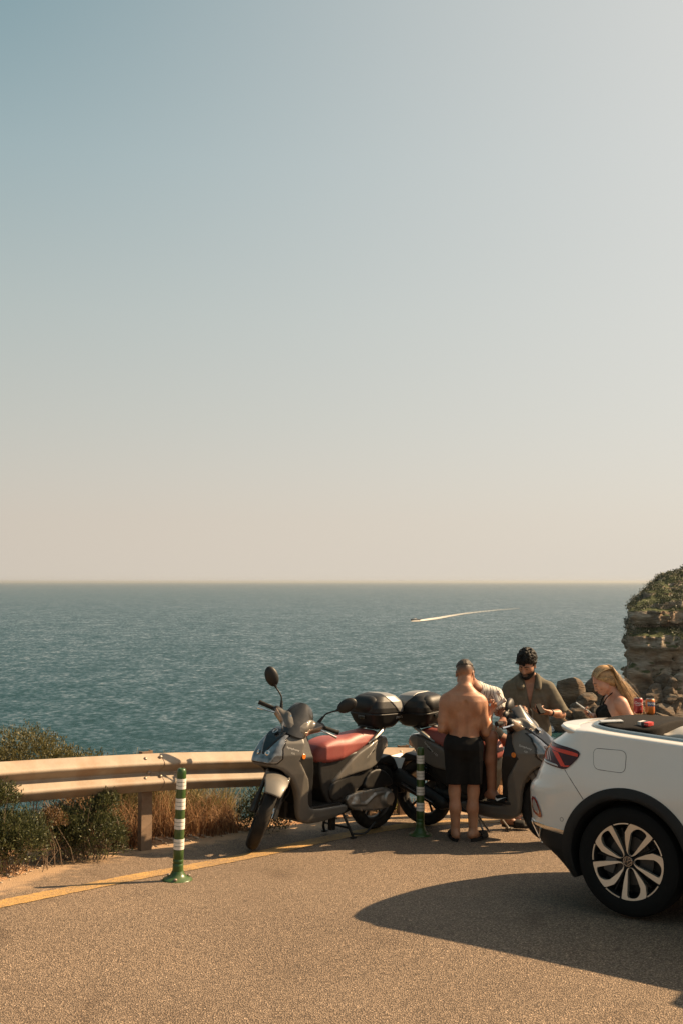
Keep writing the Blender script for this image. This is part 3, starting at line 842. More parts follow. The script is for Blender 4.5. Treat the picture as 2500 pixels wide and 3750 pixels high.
mb.tube([(-0.6, 0.1, 0.9), (-0.6, 0.1, 1.45), (-0.55, 0.1, 1.75)], [0.2, 0.24, 0.11]); drv = mb.build('person', mat('boat_driver', (0.05, 0.05, 0.06), 0.8), None)
drv.scale = boat.scale; drv.location = boat.location; drv.rotation_euler = boat.rotation_euler; tag(drv, 'tiny dark figure standing at the helm of the motor boat', 'person')
def foam_mat():
    m = bpy.data.materials.new('foam'); m.use_nodes = True
    N, L = m.node_tree.nodes, m.node_tree.links; b = N['Principled BSDF']; b.inputs['Base Color'].default_value = (0.66, 0.62, 0.56, 1); b.inputs['Roughness'].default_value = 0.9
    at = N.new('ShaderNodeAttribute'); at.attribute_name = 'foam'
    tc = N.new('ShaderNodeTexCoord'); n = N.new('ShaderNodeTexNoise'); n.inputs['Scale'].default_value = 0.55; n.inputs['Detail'].default_value = 6; L.new(tc.outputs['Object'], n.inputs['Vector'])
    a = N.new('ShaderNodeMath'); a.operation = 'MULTIPLY_ADD'; a.inputs[1].default_value = 1.3; L.new(at.outputs['Fac'], a.inputs[0]); L.new(n.outputs['Fac'], a.inputs[2])
    r = ramp(N, [(0.62, (0, 0, 0)), (1.5, (1, 1, 1))]); s2 = N.new('ShaderNodeMath'); s2.operation = 'MULTIPLY'; s2.inputs[1].default_value = 0.6; L.new(a.outputs[0], s2.inputs[0])
    r = ramp(N, [(0.33, (0, 0, 0)), (0.85, (1, 1, 1))]); L.new(s2.outputs[0], r.inputs[0]); L.new(r.outputs[0], b.inputs['Alpha'])
    return m
wk = []
for px, py, w, a in [(1500, 2275.5, 1, .3), (1508, 2275, 4, .6), (1530, 2273.5, 6, 1.0), (1560, 2269.5, 9, .8), (1600, 2264, 10, .62), (1650, 2255, 9, .48), (1700, 2247, 7, .38), (1760, 2240, 6, .28), (1830, 2233, 5, .2), (1900, 2228, 4, .12)]:
    wk.append(((px - 1250), py, w, a))
V = []; F = []; A = []
for i in range((len(wk) - 1) * 10 + 1):
    t = i / 10; k = min(int(t), len(wk) - 2); f_ = t - k
    x_, y_, w_, a_ = [wk[k][j] * (1 - f_) + wk[k + 1][j] * f_ for j in range(4)]
    for s_ in (-1, -0.5, 0, 0.5, 1):
        d = 29.4 * 3800 / (y_ + s_ * w_ * 0.5 - 2130)
        V.append((x_ / 3800 * d, d, SEA_Z + 0.35)); A.append(min(a_ * .95, 1) * (1 - abs(s_) ** 2))
    if i:
        for q in range(4): b0 = (i - 1) * 5 + q; F.append([b0, b0 + 1, b0 + 6, b0 + 5])
me = new_mesh('wake', V, F); at = me.attributes.new('foam', 'FLOAT', 'POINT'); at.data.foreach_set('value', np.array(A, dtype=np.float32))
tag(link('wake', me, foam_mat()), kind='stuff')

# ------------------------------------------------------------ guard rail
M_ZINC = mat('galvanised_steel', (0.285, 0.230, 0.172), 0.62, 0.0, var=0.16, vscale=7, bump=0.0012, bscale=60, dirt=(0.24, 0.125, 0.055), dscale=3.0, damt=0.75, spec=0.4)
M_BOLT = mat('bolt_steel', (0.30, 0.24, 0.19), 0.5, 0.7)
M_POST = mat('rusty_post', (0.215, 0.145, 0.095), 0.7, 0.0, var=0.2, vscale=9, bump=0.0008, bscale=90, dirt=(0.14, 0.07, 0.035), dscale=5, damt=0.8, spec=0.3)
RAIL = catmull([(-6.5, 2.4, 0.36), (-4.2, 5.5, 0.25), (-3.3, 6.95, 0.13), (-2.63, 8.0, 0.030), (-1.56, 9.05, -0.073), (-0.74, 9.74, -0.165), (0.36, 10.5, -0.252), (1.0, 10.74, -0.31), (1.84, 10.80, -0.38), (2.6, 10.5, -0.415), (3.6, 9.8, -0.42), (5.2, 8.4, -0.40)], 16)
WP = [(0.0, 0.0), (0.004, -0.003), (0.064, -0.056), (0.071, -0.063), (0.0795, -0.076), (0.0795, -0.088), (0.071, -0.100), (0.064, -0.106), (0.012, -0.148), (0.004, -0.156), (0.004, -0.164), (0.012, -0.172),
      (0.064, -0.214), (0.071, -0.220), (0.0795, -0.232), (0.0795, -0.244), (0.071, -0.257), (0.064, -0.264), (0.004, -0.317), (0.0, -0.320)]
rail = thing('guard_rail', 'galvanised roadside guard rail with corrugated beam between road and sea', 'guard rail', (-1.6, 9.1, -0.9))
inv_r = Vector(rail.location)
def rail_at(i):
    p = RAIL[i]; t = (RAIL[min(i + 1, len(RAIL) - 1)] - RAIL[max(i - 1, 0)]); t.z = 0; t.normalize()
    return p, t, Vector((t.y, -t.x, 0))          # point, direction, towards the road
def beam(i0, i1, out):
    V = []; F = []; n = len(WP)
    for i in range(i0, i1 + 1):
        p, t, o = rail_at(i)
        for (d, z) in WP: V.append(p + o * (d + out) + Vector((0, 0, z)) - inv_r)
        for (d, z) in reversed(WP): V.append(p + o * (d + out - 0.004) + Vector((0, 0, z)) - inv_r)
    m = 2 * n
    for i in range(i1 - i0):
        for k in range(m): F.append([i * m + k, i * m + (k + 1) % m, (i + 1) * m + (k + 1) % m, (i + 1) * m + k])
    F.append(list(range(m))[::-1]); F.append([(i1 - i0) * m + k for k in range(m)])
    return link('rail_beam', new_mesh('rail_beam', V, F, True, 50), M_ZINC, rail)
sp_i = min(range(len(RAIL)), key=lambda i: abs(RAIL[i].x + 1.50))
sp2 = min(range(len(RAIL)), key=lambda i: abs(RAIL[i].x - 2.5))
beam(0, sp_i + 2, 0.0); beam(sp_i - 1, sp2 + 1, 0.0052); beam(sp2 - 1, len(RAIL) - 1, 0.0)
post_me = None
for x_ in (-3.25, -1.60, 0.66, 2.9):
    i = min(range(len(RAIL)), key=lambda i: abs(RAIL[i].x - x_)); p, t, o = rail_at(i)
    mb = MB()
    zt = p.z + 0.012; zb_ = gz(p.x, p.y) - 0.35
    c = p - o * 0.065
    R = Matrix((t, o, Vector((0, 0, 1)))).transposed()
    h_ = zt - zb_; zc = (zt + zb_) / 2
    # C section
    mb.box(Vector((c.x, c.y, zc)) - inv_r, (0.105, 0.006, h_), R); 
    for s_ in (-1, 1):
        mb.box(Vector((c.x, c.y, zc)) - inv_r + t * 0.0495 * s_ - o * 0.03, (0.006, 0.054, h_), R)
    mb.build('post', M_POST, rail, smooth=False)
    mb = MB(); mb.box(Vector((p.x, p.y, p.z - 0.16)) - inv_r - o * 0.032, (0.10, 0.056, 0.24), R); mb.build('spacer', M_ZINC, rail, smooth=False)
    for (du, k, r_) in ((-0.085, 2, 0.013), (0.065, 2, 0.013), (-0.03, 9, 0.016), (-0.085, 12, 0.012), (0.065, 12, 0.012)):
        d, z = WP[k]; d2, z2 = WP[k + 1]
        nn = o * (z - z2) + Vector((0, 0, 1)) * (d2 - d) if k != 9 else o.copy()
        nn.normalize()
        if k != 9: d, z = (WP[k - 1][0] + d) / 2, (WP[k - 1][1] + z) / 2; nn = (o * 0.62 + Vector((0, 0, 0.78))).normalized()
        mb = MB(); mb.lathe([(r_ * 1.15, -0.004), (r_ * 1.15, 0.006), (r_ * 0.9, 0.010), (r_ * 0.4, 0.0125), (0, 0.013)], 12, Matrix.Translation(p + t * du + o * (d + 0.006) + Vector((0, 0, z)) - inv_r) @ nn.to_track_quat('Z', 'Y').to_matrix().to_4x4())
        mb.build('bolt', M_BOLT, rail)

# ------------------------------------------------------------ flexible bollards
M_GREEN = mat('green_plastic', (0.030, 0.074, 0.014), 0.34, var=0.10, vscale=9, dirt=(0.15, 0.14, 0.085), dscale=9, damt=0.55)
M_BAND = mat('white_reflective_band', (0.72, 0.67, 0.60), 0.45, var=0.10, vscale=30, dirt=(0.35, 0.29, 0.22), dscale=14, damt=0.5)
def make_bollard():
    t = thing('bollard', 'x', 'bollard', group='flexible bollards along the yellow line')
    mb = MB(); mb.lathe([(0.042, 0.03), (0.040, 0.06), (0.0385, 0.10), (0.0385, 0.118), (0.0362, 0.120), (0.0362, 0.126), (0.0385, 0.128), (0.0385, 0.148), (0.0362, 0.150), (0.0362, 0.156), (0.038, 0.158), (0.037, 0.21), (0.035, 0.45), (0.0335, 0.735),
                                         (0.0335, 0.770), (0.031, 0.788), (0.024, 0.798), (0.012, 0.801), (0.010, 0.797), (0, 0.797)], 32)
    mb.build('tube', M_GREEN, t, sharp=60)
    mb = MB(); mb.lathe([(0.106, 0.0), (0.108, 0.008), (0.102, 0.014), (0.080, 0.022), (0.060, 0.034), (0.049, 0.050), (0.0435, 0.064), (0.0415, 0.068), (0, 0.068)], 36)
    mb.build('base', M_GREEN, t, sharp=60)
    for k in range(3):
        a = 0.5 + k * 2.094
        mb = MB(); mb.lathe([(0.013, 0.012), (0.013, 0.022), (0.008, 0.026), (0, 0.026)], 8, Matrix.Translation((0.085 * math.cos(a), 0.085 * math.sin(a), 0.008))); mb.build('bolt', M_BOLT, t)
    for (a, b) in ((0.653, 0.727), (0.508, 0.586), (0.367, 0.441), (0.223, 0.297)):
        mb = MB(); n = 3; hgt = (b - a - 2 * 0.0035) / 3
        for k in range(3):
            z0 = a + k * (hgt + 0.0035); r0 = 0.0385 - (z0 - 0.15) * 0.0072
            mb.lathe([(r0 - 0.002, z0), (r0 + 0.0012, z0 + 0.0004), (r0 + 0.0010, z0 + hgt - 0.0004), (r0 - 0.002, z0 + hgt)], 32)
        mb.build('reflective_band', M_BAND, t, sharp=30)
    return t
def copy_tree(o, parent=None):
    c = o.copy(); COL.objects.link(c)
    if parent is not None: c.parent = parent
    for ch in list(o.children): copy_tree(ch, c)
    return c
b1 = make_bollard()
b2 = copy_tree(b1)
b1['label'] = 'green and white bollard standing alone on the yellow line, in full sun'
b2['label'] = 'green and white bollard standing in shade before the rear wheel of the right scooter'
b1.location = (-1.184, 7.671, gz(-1.184, 7.671) + 0.001); b1.rotation_euler = (0, rad(1.7), 0)
b2.location = (0.725, 9.75, gz(0.725, 9.75) + 0.001); b2.rotation_euler = (0, rad(0.6), 0.8)

# ------------------------------------------------------------ shrubs and dry grass
M_LEAF = leaf_mat('shrub_leaf', (0.050, 0.060, 0.022), (0.110, 0.112, 0.044), 0.5, 0.30)
M_LEAF2 = leaf_mat('shrub_leaf_olive', (0.085, 0.080, 0.028), (0.175, 0.145, 0.050), 0.55, 0.30)
M_LEAFR = leaf_mat('shrub_leaf_reddish', (0.10, 0.055, 0.022), (0.17, 0.10, 0.04), 0.55, 0.30)
M_TWIG = mat('twig', (0.15, 0.105, 0.07), 0.9, var=0.3)
def shrub(name, label, base, lobes, n, leaf, m, group=None, seed=1, twigs=40, cat='shrub', stem_m=None, extra=None):
    """lobes: list of (centre offset, radii); leaves in sprays near the lobes' skins, thinning inwards"""
    r = np.random.default_rng(seed)
    t = thing(name, label, cat, base, 0, group)
    P = []; D = []
    vol = np.array([l[1][0] * l[1][1] + l[1][0] * l[1][2] for l in lobes]); vol /= vol.sum()
    for (c, rr), w in zip(lobes, vol):
        k = int(n * w / 9)
        d = r.normal(size=(k, 3)); d /= np.linalg.norm(d, axis=1)[:, None]; d[:, 2] = np.abs(d[:, 2]) * 1.0 - 0.35 * (r.random(k) < 0.4)
        lump = 1 + 0.22 * fbm(d[:, 0], d[:, 1], d[:, 2], seed, 3, 0.9)
        s = d * (0.55 + 0.47 * r.random(k)[:, None] ** 0.5) * lump[:, None]
        tip = np.array(c) + s * np.array(rr)
        for j in range(9):
            f = j / 9
            q = tip + d * (f - 0.5) * leaf * 2.6 + r.normal(size=(k, 3)) * leaf * 0.55
            P.append(q); D.append(d * 0.7 + (0, 0, 0.45))
    P = np.concatenate(P); D = np.concatenate(D)
    ok = P[:, 2] > 0.0
    o = link('foliage', leaves_mesh('foliage', P[ok], leaf, r, 0.3, 0.36, D[ok]), m, t); o['kind'] = 'stuff'
    mb = MB()
    for k in range(twigs):
        c, rr = lobes[r.integers(len(lobes))]
        e = np.array(c) + r.normal(size=3) * np.array(rr) * 0.55; e[2] = max(e[2], 0.12)
        a = np.array([e[0] * 0.45, e[1] * 0.45, -0.04]) + r.normal(size=3) * np.array([.07, .07, 0])
        mid = (a + e) / 2 + r.normal(size=3) * 0.05
        mb.tube([a, mid, e], [0.0045, 0.003, 0.0012], 5, cap=False)
    o = mb.build('stem', stem_m or M_TWIG, t); o['kind'] = 'stuff'
    return t
vp = lambda x, t: verge_pt(x, t)
# in front of the rail, bottom left
shrub('shrub', 'dense green shrub growing in front of the rail at the left edge', (-2.56, 7.98, -0.80), [((-0.12, -0.08, 0.22), (0.32, 0.24, 0.32)), ((0.10, 0.02, 0.22), (0.24, 0.2, 0.26)), ((-0.02, -0.02, 0.56), (0.13, 0.1, 0.13)), ((-0.3, -0.25, 0.2), (0.25, 0.2, 0.25))], 24000, 0.026, M_LEAF, 'shrubs along the guard rail', 3, 70)
shrub('shrub', 'dark green shrub tucked under the rail left of the dry grass', (-2.05, 8.62, -0.86), [((0.0, 0.0, 0.17), (0.27, 0.22, 0.32)), ((-0.22, -0.12, 0.2), (0.2, 0.16, 0.27)), ((0.12, 0.05, 0.44), (0.1, 0.1, 0.12))], 17000, 0.024, M_LEAF, 'shrubs along the guard rail', 5, 60)
shrub('shrub', 'small russet leaved shrub between the two green ones under the rail', (-2.28, 8.26, -0.82), [((0.02, 0.0, 0.33), (0.11, 0.09, 0.11))], 1100, 0.024, M_LEAFR, None, 8, 12)
# behind the rail, top left
shrub('shrub', 'wide olive shrub rising behind the rail at the left edge', (-2.95, 9.6, -1.10), [((-0.55, 0.1, 0.62), (0.5, 0.4, 0.40)), ((0.05, 0.1, 0.72), (0.45, 0.4, 0.42)), ((0.5, 0.15, 0.60), (0.42, 0.35, 0.34)), ((0.92, 0.2, 0.48), (0.34, 0.25, 0.24)), ((-1.0, 0.1, 0.6), (0.5, 0.4, 0.35))], 60000, 0.024, M_LEAF2, None, 11, 80)
shrub('shrub', 'dark bush half hidden behind the front wheel of the left scooter', (-0.80, 10.02, -0.99), [((0, 0, 0.20), (0.17, 0.15, 0.26)), ((0.08, -0.05, 0.12), (0.2, 0.15, 0.18))], 3600, 0.028, M_LEAF, None, 13, 24)
shrub('shrub', 'small yellow green bush behind the rear wheel of the left scooter', (0.40, 10.86, -1.00), [((0, 0, 0.12), (0.17, 0.13, 0.17)), ((0.13, 0.03, 0.06), (0.13, 0.1, 0.1)), ((-0.12, 0.0, 0.16), (0.13, 0.1, 0.18))], 3000, 0.032, leaf_mat('bush_leaf', (0.09, 0.095, 0.022), (0.17, 0.15, 0.035), 0.55, 0.35), None, 17, 16)

def grass(name, P, h, m, r, lean=0.35, w=0.0035):
    n = len(P)
    a = r.uniform(0, 6.28, n); l = np.abs(r.normal(0, lean, n)); hh_ = h * r.uniform(0.45, 1.15, n)
    d = np.stack([np.cos(a) * l, np.sin(a) * l, np.zeros(n)], 1); s = np.stack([-np.sin(a), np.cos(a), np.zeros(n)], 1); sw = r.uniform(0, 6.28, n)
    s = np.stack([np.cos(sw), np.sin(sw), np.zeros(n)], 1)
    V = []
    for t in (0, 0.4, 0.75, 1.0):
        c = P + d * (hh_ * t * t)[:, None]; c[:, 2] += hh_ * t * (1 - 0.25 * l * t)
        ww = w * (1 - 0.8 * t)
        V += [c - s * ww, c + s * ww]
    V = np.stack(V, 1).reshape(-1, 3)
    b = (np.arange(n) * 8)[:, None]
    F = np.concatenate([b + np.array([0, 1, 3, 2]), b + np.array([2, 3, 5, 4]), b + np.array([4, 5, 7, 6])])
    return tag(link(name, new_mesh(name, V, F, False), m), kind='stuff')
M_DRY = leaf_mat('dry_grass', (0.21, 0.105, 0.048), (0.44, 0.27, 0.14), 0.8, 0.45)
M_DRYG = leaf_mat('fading_grass', (0.12, 0.105, 0.038), (0.34, 0.26, 0.115), 0.8, 0.45)
r_ = np.random.default_rng(77)
def tufts(name, n, xr, tr, h, m, blades=46, w=0.0040, spread=.05):
    """tussocks: blades of one tuft share a lean and fan out from it"""
    P, H, A, Ln = [], [], [], []
    for k in range(n):
        x_ = r_.uniform(*xr); p = verge_pt(x_, r_.uniform(*tr)); hh_ = float(np.interp(x_, *h)) * r_.uniform(.55, 1.15); a0 = r_.uniform(0, 6.28); l0 = abs(r_.normal(0, .35))
        for q in range(int(blades * r_.uniform(.5, 1.4))):
            a = a0 + r_.normal() * .9; P.append((p.x + r_.normal() * spread, p.y + r_.normal() * spread, p.z - .02)); H.append(hh_ * r_.uniform(.4, 1.1)); A.append(a); Ln.append(min(l0 + abs(r_.normal(0, .38)), 1.3))
    P, H, A, Ln = map(np.array, (P, H, A, Ln)); n = len(P)
    d = np.stack([np.cos(A) * Ln, np.sin(A) * Ln, np.zeros(n)], 1); sw = r_.uniform(0, 6.28, n); s = np.stack([np.cos(sw), np.sin(sw), np.zeros(n)], 1); kink = r_.normal(0, .10, (n, 3)) * np.array([1, 1, .3])
    V = []
    for t in (0, .3, .6, .85, 1.0):
        c = P + d * (H * t * t * .9)[:, None] + kink * (H * math.sin(t * 5.2) * t)[:, None]; c[:, 2] += H * t * (1 - .38 * Ln * t)
        ww = w * (1 - .75 * t); V += [c - s * ww, c + s * ww]
    V = np.stack(V, 1).reshape(-1, 3); b = (np.arange(n) * 10)[:, None]
    F = np.concatenate([b + np.array([2 * i, 2 * i + 1, 2 * i + 3, 2 * i + 2]) for i in range(4)])
    return tag(link(name, new_mesh(name, V, F, False), m), kind='stuff')
tufts('dry_grass', 95, (-2.0, -.90), (.08, .75), ([-2.1, -1.7, -1.2, -.9], [.58, .52, .44, .34]), M_DRY)
tufts('fading_grass', 75, (-1.75, -.80), (.40, 1.0), ([-1.8, -1.4, -1.0, -.75], [.72, .68, .60, .42]), M_DRYG, 40, .0050)
tufts('seed_stalk', 26, (-1.95, -.85), (.15, .9), ([-2, -.8], [.85, .62]), M_DRY, 6, .0030, .03)

P = []
for k in range(1500):
    x_ = r_.choice([r_.uniform(-3.0, -1.9), r_.uniform(-0.9, 2.6)]); p = verge_pt(x_, r_.uniform(0.02, 0.6)); P.append((p.x, p.y, p.z - 0.01))
grass('straw', np.array(P), np.full(len(P), 0.13), M_DRY, r_, 0.9, 0.0025)
P = []
for k in range(1600):
    x_ = r_.uniform(1.2, 3.0); p = verge_pt(x_, r_.uniform(0.5, 2.2)); P.append((p.x, p.y, p.z - 0.01))
grass('straw', np.array(P), np.full(len(P), 0.16), M_DRY, r_, 0.6, 0.003)

# ------------------------------------------------------------ scooters (x forwards, y left, z up; axles at x = +-0.66)
M_GREY = mat('grey_paint', (0.106, 0.098, 0.086), 0.46, 0.05, var=0.08, spec=0.35, vscale=4, dirt=(0.21, 0.165, 0.12), dscale=5, damt=0.40, coat=0.15)
M_BLKP = mat('black_plastic', (0.010, 0.0098, 0.0096), 0.5, var=0.2, vscale=8, bump=0.0006, bscale=240, dirt=(0.05, 0.042, 0.032), dscale=5, damt=0.3, spec=0.35)
M_BLKG = mat('gloss_black', (0.008, 0.008, 0.0085), 0.22, var=0.15, dirt=(0.04, 0.035, 0.028), dscale=7, damt=0.25)
M_RUB = mat('rubber', (0.014, 0.013, 0.012), 0.8, var=0.25, vscale=12, dirt=(0.085, 0.066, 0.046), dscale=7, damt=0.45, spec=0.25)
M_TREAD = mat('tread_groove', (0.008, 0.007, 0.006), 0.9)
M_SEAT = mat('red_seat_cover', (0.235, 0.050, 0.042), 0.50, var=0.10, vscale=5, bump=0.0008, bscale=420, dirt=(0.30, 0.16, 0.12), dscale=4, damt=0.25)
M_ALU = mat('cast_alloy', (0.30, 0.28, 0.25), 0.42, 0.75, var=0.15, vscale=8, bump=0.0008, bscale=150, dirt=(0.10, 0.08, 0.06), dscale=6, damt=0.6)
M_CHROME = mat('chrome', (0.62, 0.61, 0.60), 0.16, 1.0, var=0.05)
M_RIMB = mat('dark_rim', (0.035, 0.033, 0.030), 0.4, 0.5, var=0.2, dirt=(0.13, 0.10, 0.07), dscale=6, damt=0.4)
M_AMBER = mat('amber_lens', (0.62, 0.17, 0.02), 0.2, var=0.08)
M_CLEAR = mat('clear_lens', (0.20, 0.20, 0.20), 0.12, 0.5, var=0.6, vscale=16, bump=0.003, bscale=22, coat=1.0)
M_SIGNAL = mat('indicator_lens', (0.26, 0.17, 0.11), 0.15, 0.1, var=0.35, vscale=30, bump=0.002, bscale=60, coat=1.0)
M_TAILL = mat('tail_lens', (0.34, 0.12, 0.09), 0.12, var=0.4, vscale=18, coat=1.0)
M_LIDG = mat('grey_box_lid', (0.22, 0.215, 0.205), 0.42, 0.2, var=0.05, bump=0.0004, bscale=300)
M_WHITEP = mat('white_print', (0.60, 0.58, 0.54), 0.5, var=0.04)
M_SMOKE = mat('smoked_visor', (0.028, 0.027, 0.026), 0.22, var=0.15, dirt=(0.11, 0.10, 0.085), dscale=9, damt=0.35)

def grid_part(G, name, m, parent, sharp=None): return link(name, G.mesh(name, sharp), m, parent)
ip = lambda x, a, b: np.interp(x, a, b).astype(np.float32)

def wheel_meshes(width, disc):
    """axle along y, centre at the origin; returns dict of meshes"""
    Mx = Matrix.Rotation(rad(-90), 4, 'X')
    w = width / 2
    out = {}
    mb = MB(); mb.lathe([(0.203, -w * .72), (0.215, -w * .90), (0.238, -w), (0.258, -w * .97), (0.274, -w * .80), (0.284, -w * .52), (0.2895, -w * .2), (0.2905, 0), (0.2895, w * .2), (0.284, w * .52), (0.274, w * .80), (0.258, w * .97), (0.238, w), (0.215, w * .90), (0.203, w * .72)], 64, Mx, close=True)
    out['tyre'] = mb.mesh('tyre', sharp=60)
    mb = MB()                                   # slanted sipes across the tread
    prof = [(0.0, 0.2912), (0.3, 0.2898), (0.6, 0.2838), (0.85, 0.2738), (0.97, 0.262)]
    for k in range(36):
        a0 = k * math.tau / 36
        for s in (-1, 1):
            V = []
            for (q, r) in prof:
                a = a0 + s * 0.02 + q * 0.24
                for da in (-0.012, 0.012):
                    V.append((r * math.cos(a + da), s * (0.08 + 0.92 * q) * w, r * math.sin(a + da)))
            mb.add(V, [[i * 2, i * 2 + 1, i * 2 + 3, i * 2 + 2] for i in range(len(prof) - 1)])
    out['tread_groove'] = mb.mesh('tread_groove', sharp=None)
    mb = MB(); ww = w * 0.66
    mb.lathe([(0.204, -ww), (0.214, -ww - .006), (0.216, -ww), (0.200, -ww * .7), (0.192, -ww * .3), (0.192, ww * .3), (0.200, ww * .7), (0.216, ww), (0.214, ww + .006), (0.204, ww), (0.188, ww * .5), (0.184, 0), (0.188, -ww * .5)], 48, Mx, close=True)
    mb.lathe([(0.0, -0.05), (0.045, -0.05), (0.05, -0.04), (0.05, 0.04), (0.045, 0.05), (0.0, 0.05)], 20, Mx)
    for k in range(5):
        a = k * math.tau / 5 + 0.3
        for d in (-0.16, 0.16):
            p0 = Vector((0.035 * math.cos(a), 0, 0.035 * math.sin(a))); p1 = Vector((0.11 * math.cos(a + d * 0.4), 0, 0.11 * math.sin(a + d * 0.4))); p2 = Vector((0.196 * math.cos(a + d), 0, 0.196 * math.sin(a + d)))
            mb.tube([p0, p1, p2], [0.016, 0.011, 0.012], 6, flat=1.0)
    out['rim'] = mb.mesh('rim', sharp=40)
    mb = MB(); mb.lathe([(0.060, 0.066), (0.108, 0.066), (0.108, 0.070), (0.060, 0.070)], 40, Mx, close=True)
    for k in range(5):
        a = k * math.tau / 5; mb.tube([(0.03 * math.cos(a), 0.062, 0.03 * math.sin(a)), (0.07 * math.cos(a + .3), 0.068, 0.07 * math.sin(a + .3))], 0.006, 5)
    out['brake_disc'] = mb.mesh('brake_disc', sharp=40)
    return out

STEER_P = Vector((0.345, 0, 0.90)); STEER_U = Vector((-0.44, 0, 0.898)).normalized()
STEERED = {'front_wheel', 'fork_leg', 'front_fender', 'handlebar_cover', 'instrument_cowl', 'windscreen', 'turn_signal', 'grip', 'brake_lever', 'mirror', 'brake_caliper', 'brake_hose', 'switch_pod'}
def steer(root, deg):
    M = Matrix.Translation(STEER_P) @ Matrix.Rotation(rad(deg), 4, STEER_U) @ Matrix.Translation(-STEER_P)
    for c in root.children:
        if c.name.split('.')[0] in STEERED: c.matrix_basis = M @ c.matrix_basis

def make_scooter():
    t = thing('scooter', 'x', 'scooter', group='parked motor scooters')
    # --- front cowl: nose, leg shield and the sweep under the floor
    O1 = smooth_poly([(.36, .905), (.42, .945), (.50, .925), (.58, .86), (.645, .785), (.70, .70), (.695, .665), (.64, .655), (.56, .625), (.475, .53), (.43, .42), (.42, .30), (.395, .225), (.33, .182), (.20, .166), (.04, .172), (-.12, .205), (-.175, .245), (-.16, .29),
                      (-.05, .288), (.20, .288), (.275, .305), (.315, .36), (.32, .53), (.39, .62), (.435, .705), (.40, .79), (.375, .86)], 1)
    zb_, wb_ = [.16, .22, .30, .45, .60, .75, .84, .90, .96], [.120, .150, .165, .185, .205, .212, .190, .150, .10]
    wf = lambda x, z: ip(z + 0 * x, zb_, wb_) - np.clip(x - .40, 0, 1) * (0.36 + 0 * z) + 0 * x
    G = inflate(O1, wf, 0.022, 0.0075)
    cyl = lambda X, Y, Z: np.maximum(np.sqrt((X - .665) ** 2 + (Z - .29) ** 2) - .352 + 0 * Y, np.abs(Y) - .108 + 0 * X + 0 * Z)
    G.op(cyl, k=0.012, mode='cut')
    G.op(lambda X, Y, Z: np.maximum(np.maximum(.30 - X, X - .62) + 0 * Y, np.maximum(np.abs(Y) - (.05 + .12 * (.62 - Z)), Z - .60) + 0 * X), k=0.02, mode='cut')
    V, Q = G.verts_faces()
    xe = lambda z: np.interp(z, [.66, .685, .72, .80, .87, .93], [.66, .645, .600, .590, .545, .46]).astype(np.float32)
    m_arch = lambda c: ((np.hypot(c[:, 0] - .665, c[:, 2] - .29) < .366) & (np.abs(c[:, 1]) < .118)) | ((np.abs(c[:, 1]) < .115) & (c[:, 2] < .62) & (c[:, 0] < .60) & (c[:, 0] > .28) & (c[:, 2] > .2))
    parts = split_mesh(V, Q, [m_arch, None], ['wheel_arch', 'front_cowl'])
    link('wheel_arch', parts[0], M_BLKP, t); link('front_cowl', parts[1], M_GREY, t)
    # glazed and gloss panels set a few millimetres proud of the cowl
    nose_d = lambda X, Y, Z: np.maximum(np.abs(Y) - np.minimum(.010 + .60 * (Z - .762), .092), np.maximum(.762 - Z, .40 - X)).astype(np.float32) * .85
    lens_d = lambda g: (lambda X, Y, Z: np.maximum(np.maximum(xe(Z) - g - X, .692 - g * .4 - Z), Z - .905 - g * .3).astype(np.float32) + 0 * Y)
    for nm, grow, m, reg in (('headlight_surround', .0065, M_BLKG, lens_d(.016)), ('headlight', .0100, M_CLEAR, lambda X, Y, Z: np.maximum(lens_d(0)(X, Y, Z), -nose_d(X, Y, Z) + .004)), ('nose_panel', .0140, M_BLKG, nose_d)):
        G = inflate(O1, lambda x, z: wf(x, z), .022, .0055); G.D -= grow
        G.D[np.broadcast_to((G.ax[0] < .38)[:, None, None], G.D.shape)] = 1
        G.op(reg, k=.003, mode='isect')
        o = grid_part(G, nm, m, t)
        if nm == 'headlight':
            for s in (-1, 1):
                b_ = MB(); b_.lathe([(0.0, 0.0), (0.020, 0.0), (0.022, 0.006), (0.014, 0.010), (0.010, 0.004), (0, 0.004)], 14, Matrix.Translation((.669, s * .052, .768)) @ Vector((.8, s * .35, .4)).to_track_quat('Z', 'Y').to_matrix().to_4x4()); b_.build('bulb', M_CHROME, o)
    # badge on the nose
    R = Vector((.62, 0, .78)).to_track_quat('Z', 'Y').to_matrix().to_4x4()
    bd = MB(); bd.lathe([(.024, -.004), (.025, .004), (.022, .0055), (.021, .003), (0, .003)], 24, Matrix.Translation((.543, 0, .929)) @ R); badge = bd.build('badge', M_CHROME, t)
    Mb = Matrix.Translation((.543, 0, .929)) @ R
    put_text('badge_lettering', 'SYM', 0.020, M_BLKG, badge, lambda u, v, w: Mb @ Vector((v, u, .0036)) if False else Mb @ Vector((-v, u, .0040)))
    # inner leg panel, floor, tunnel
    G = inflate([(.37, .90), (.40, .79), (.455, .705), (.41, .61), (.335, .53), (.325, .35), (.28, .30), (.24, .31), (.262, .45), (.27, .60), (.30, .75), (.31, .90)], lambda x, z: ip(z + 0 * x, [.3, .5, .72, .9], [.145, .172, .198, .13]), .012, .0075)
    grid_part(G, 'inner_leg_panel', M_BLKP, t)
    mb = MB(); mb.box((.085, 0, .298), (.37, .285, .022)); fl = mb.build('floorboard', M_BLKP, t, bevel=.006)
    mb = MB()
    for k in range(15): mb.box((-.08 + k * .0235, 0, .311), (.010, .25, .006))
    mb.build('floor_rib', M_RUB, fl, smooth=False)
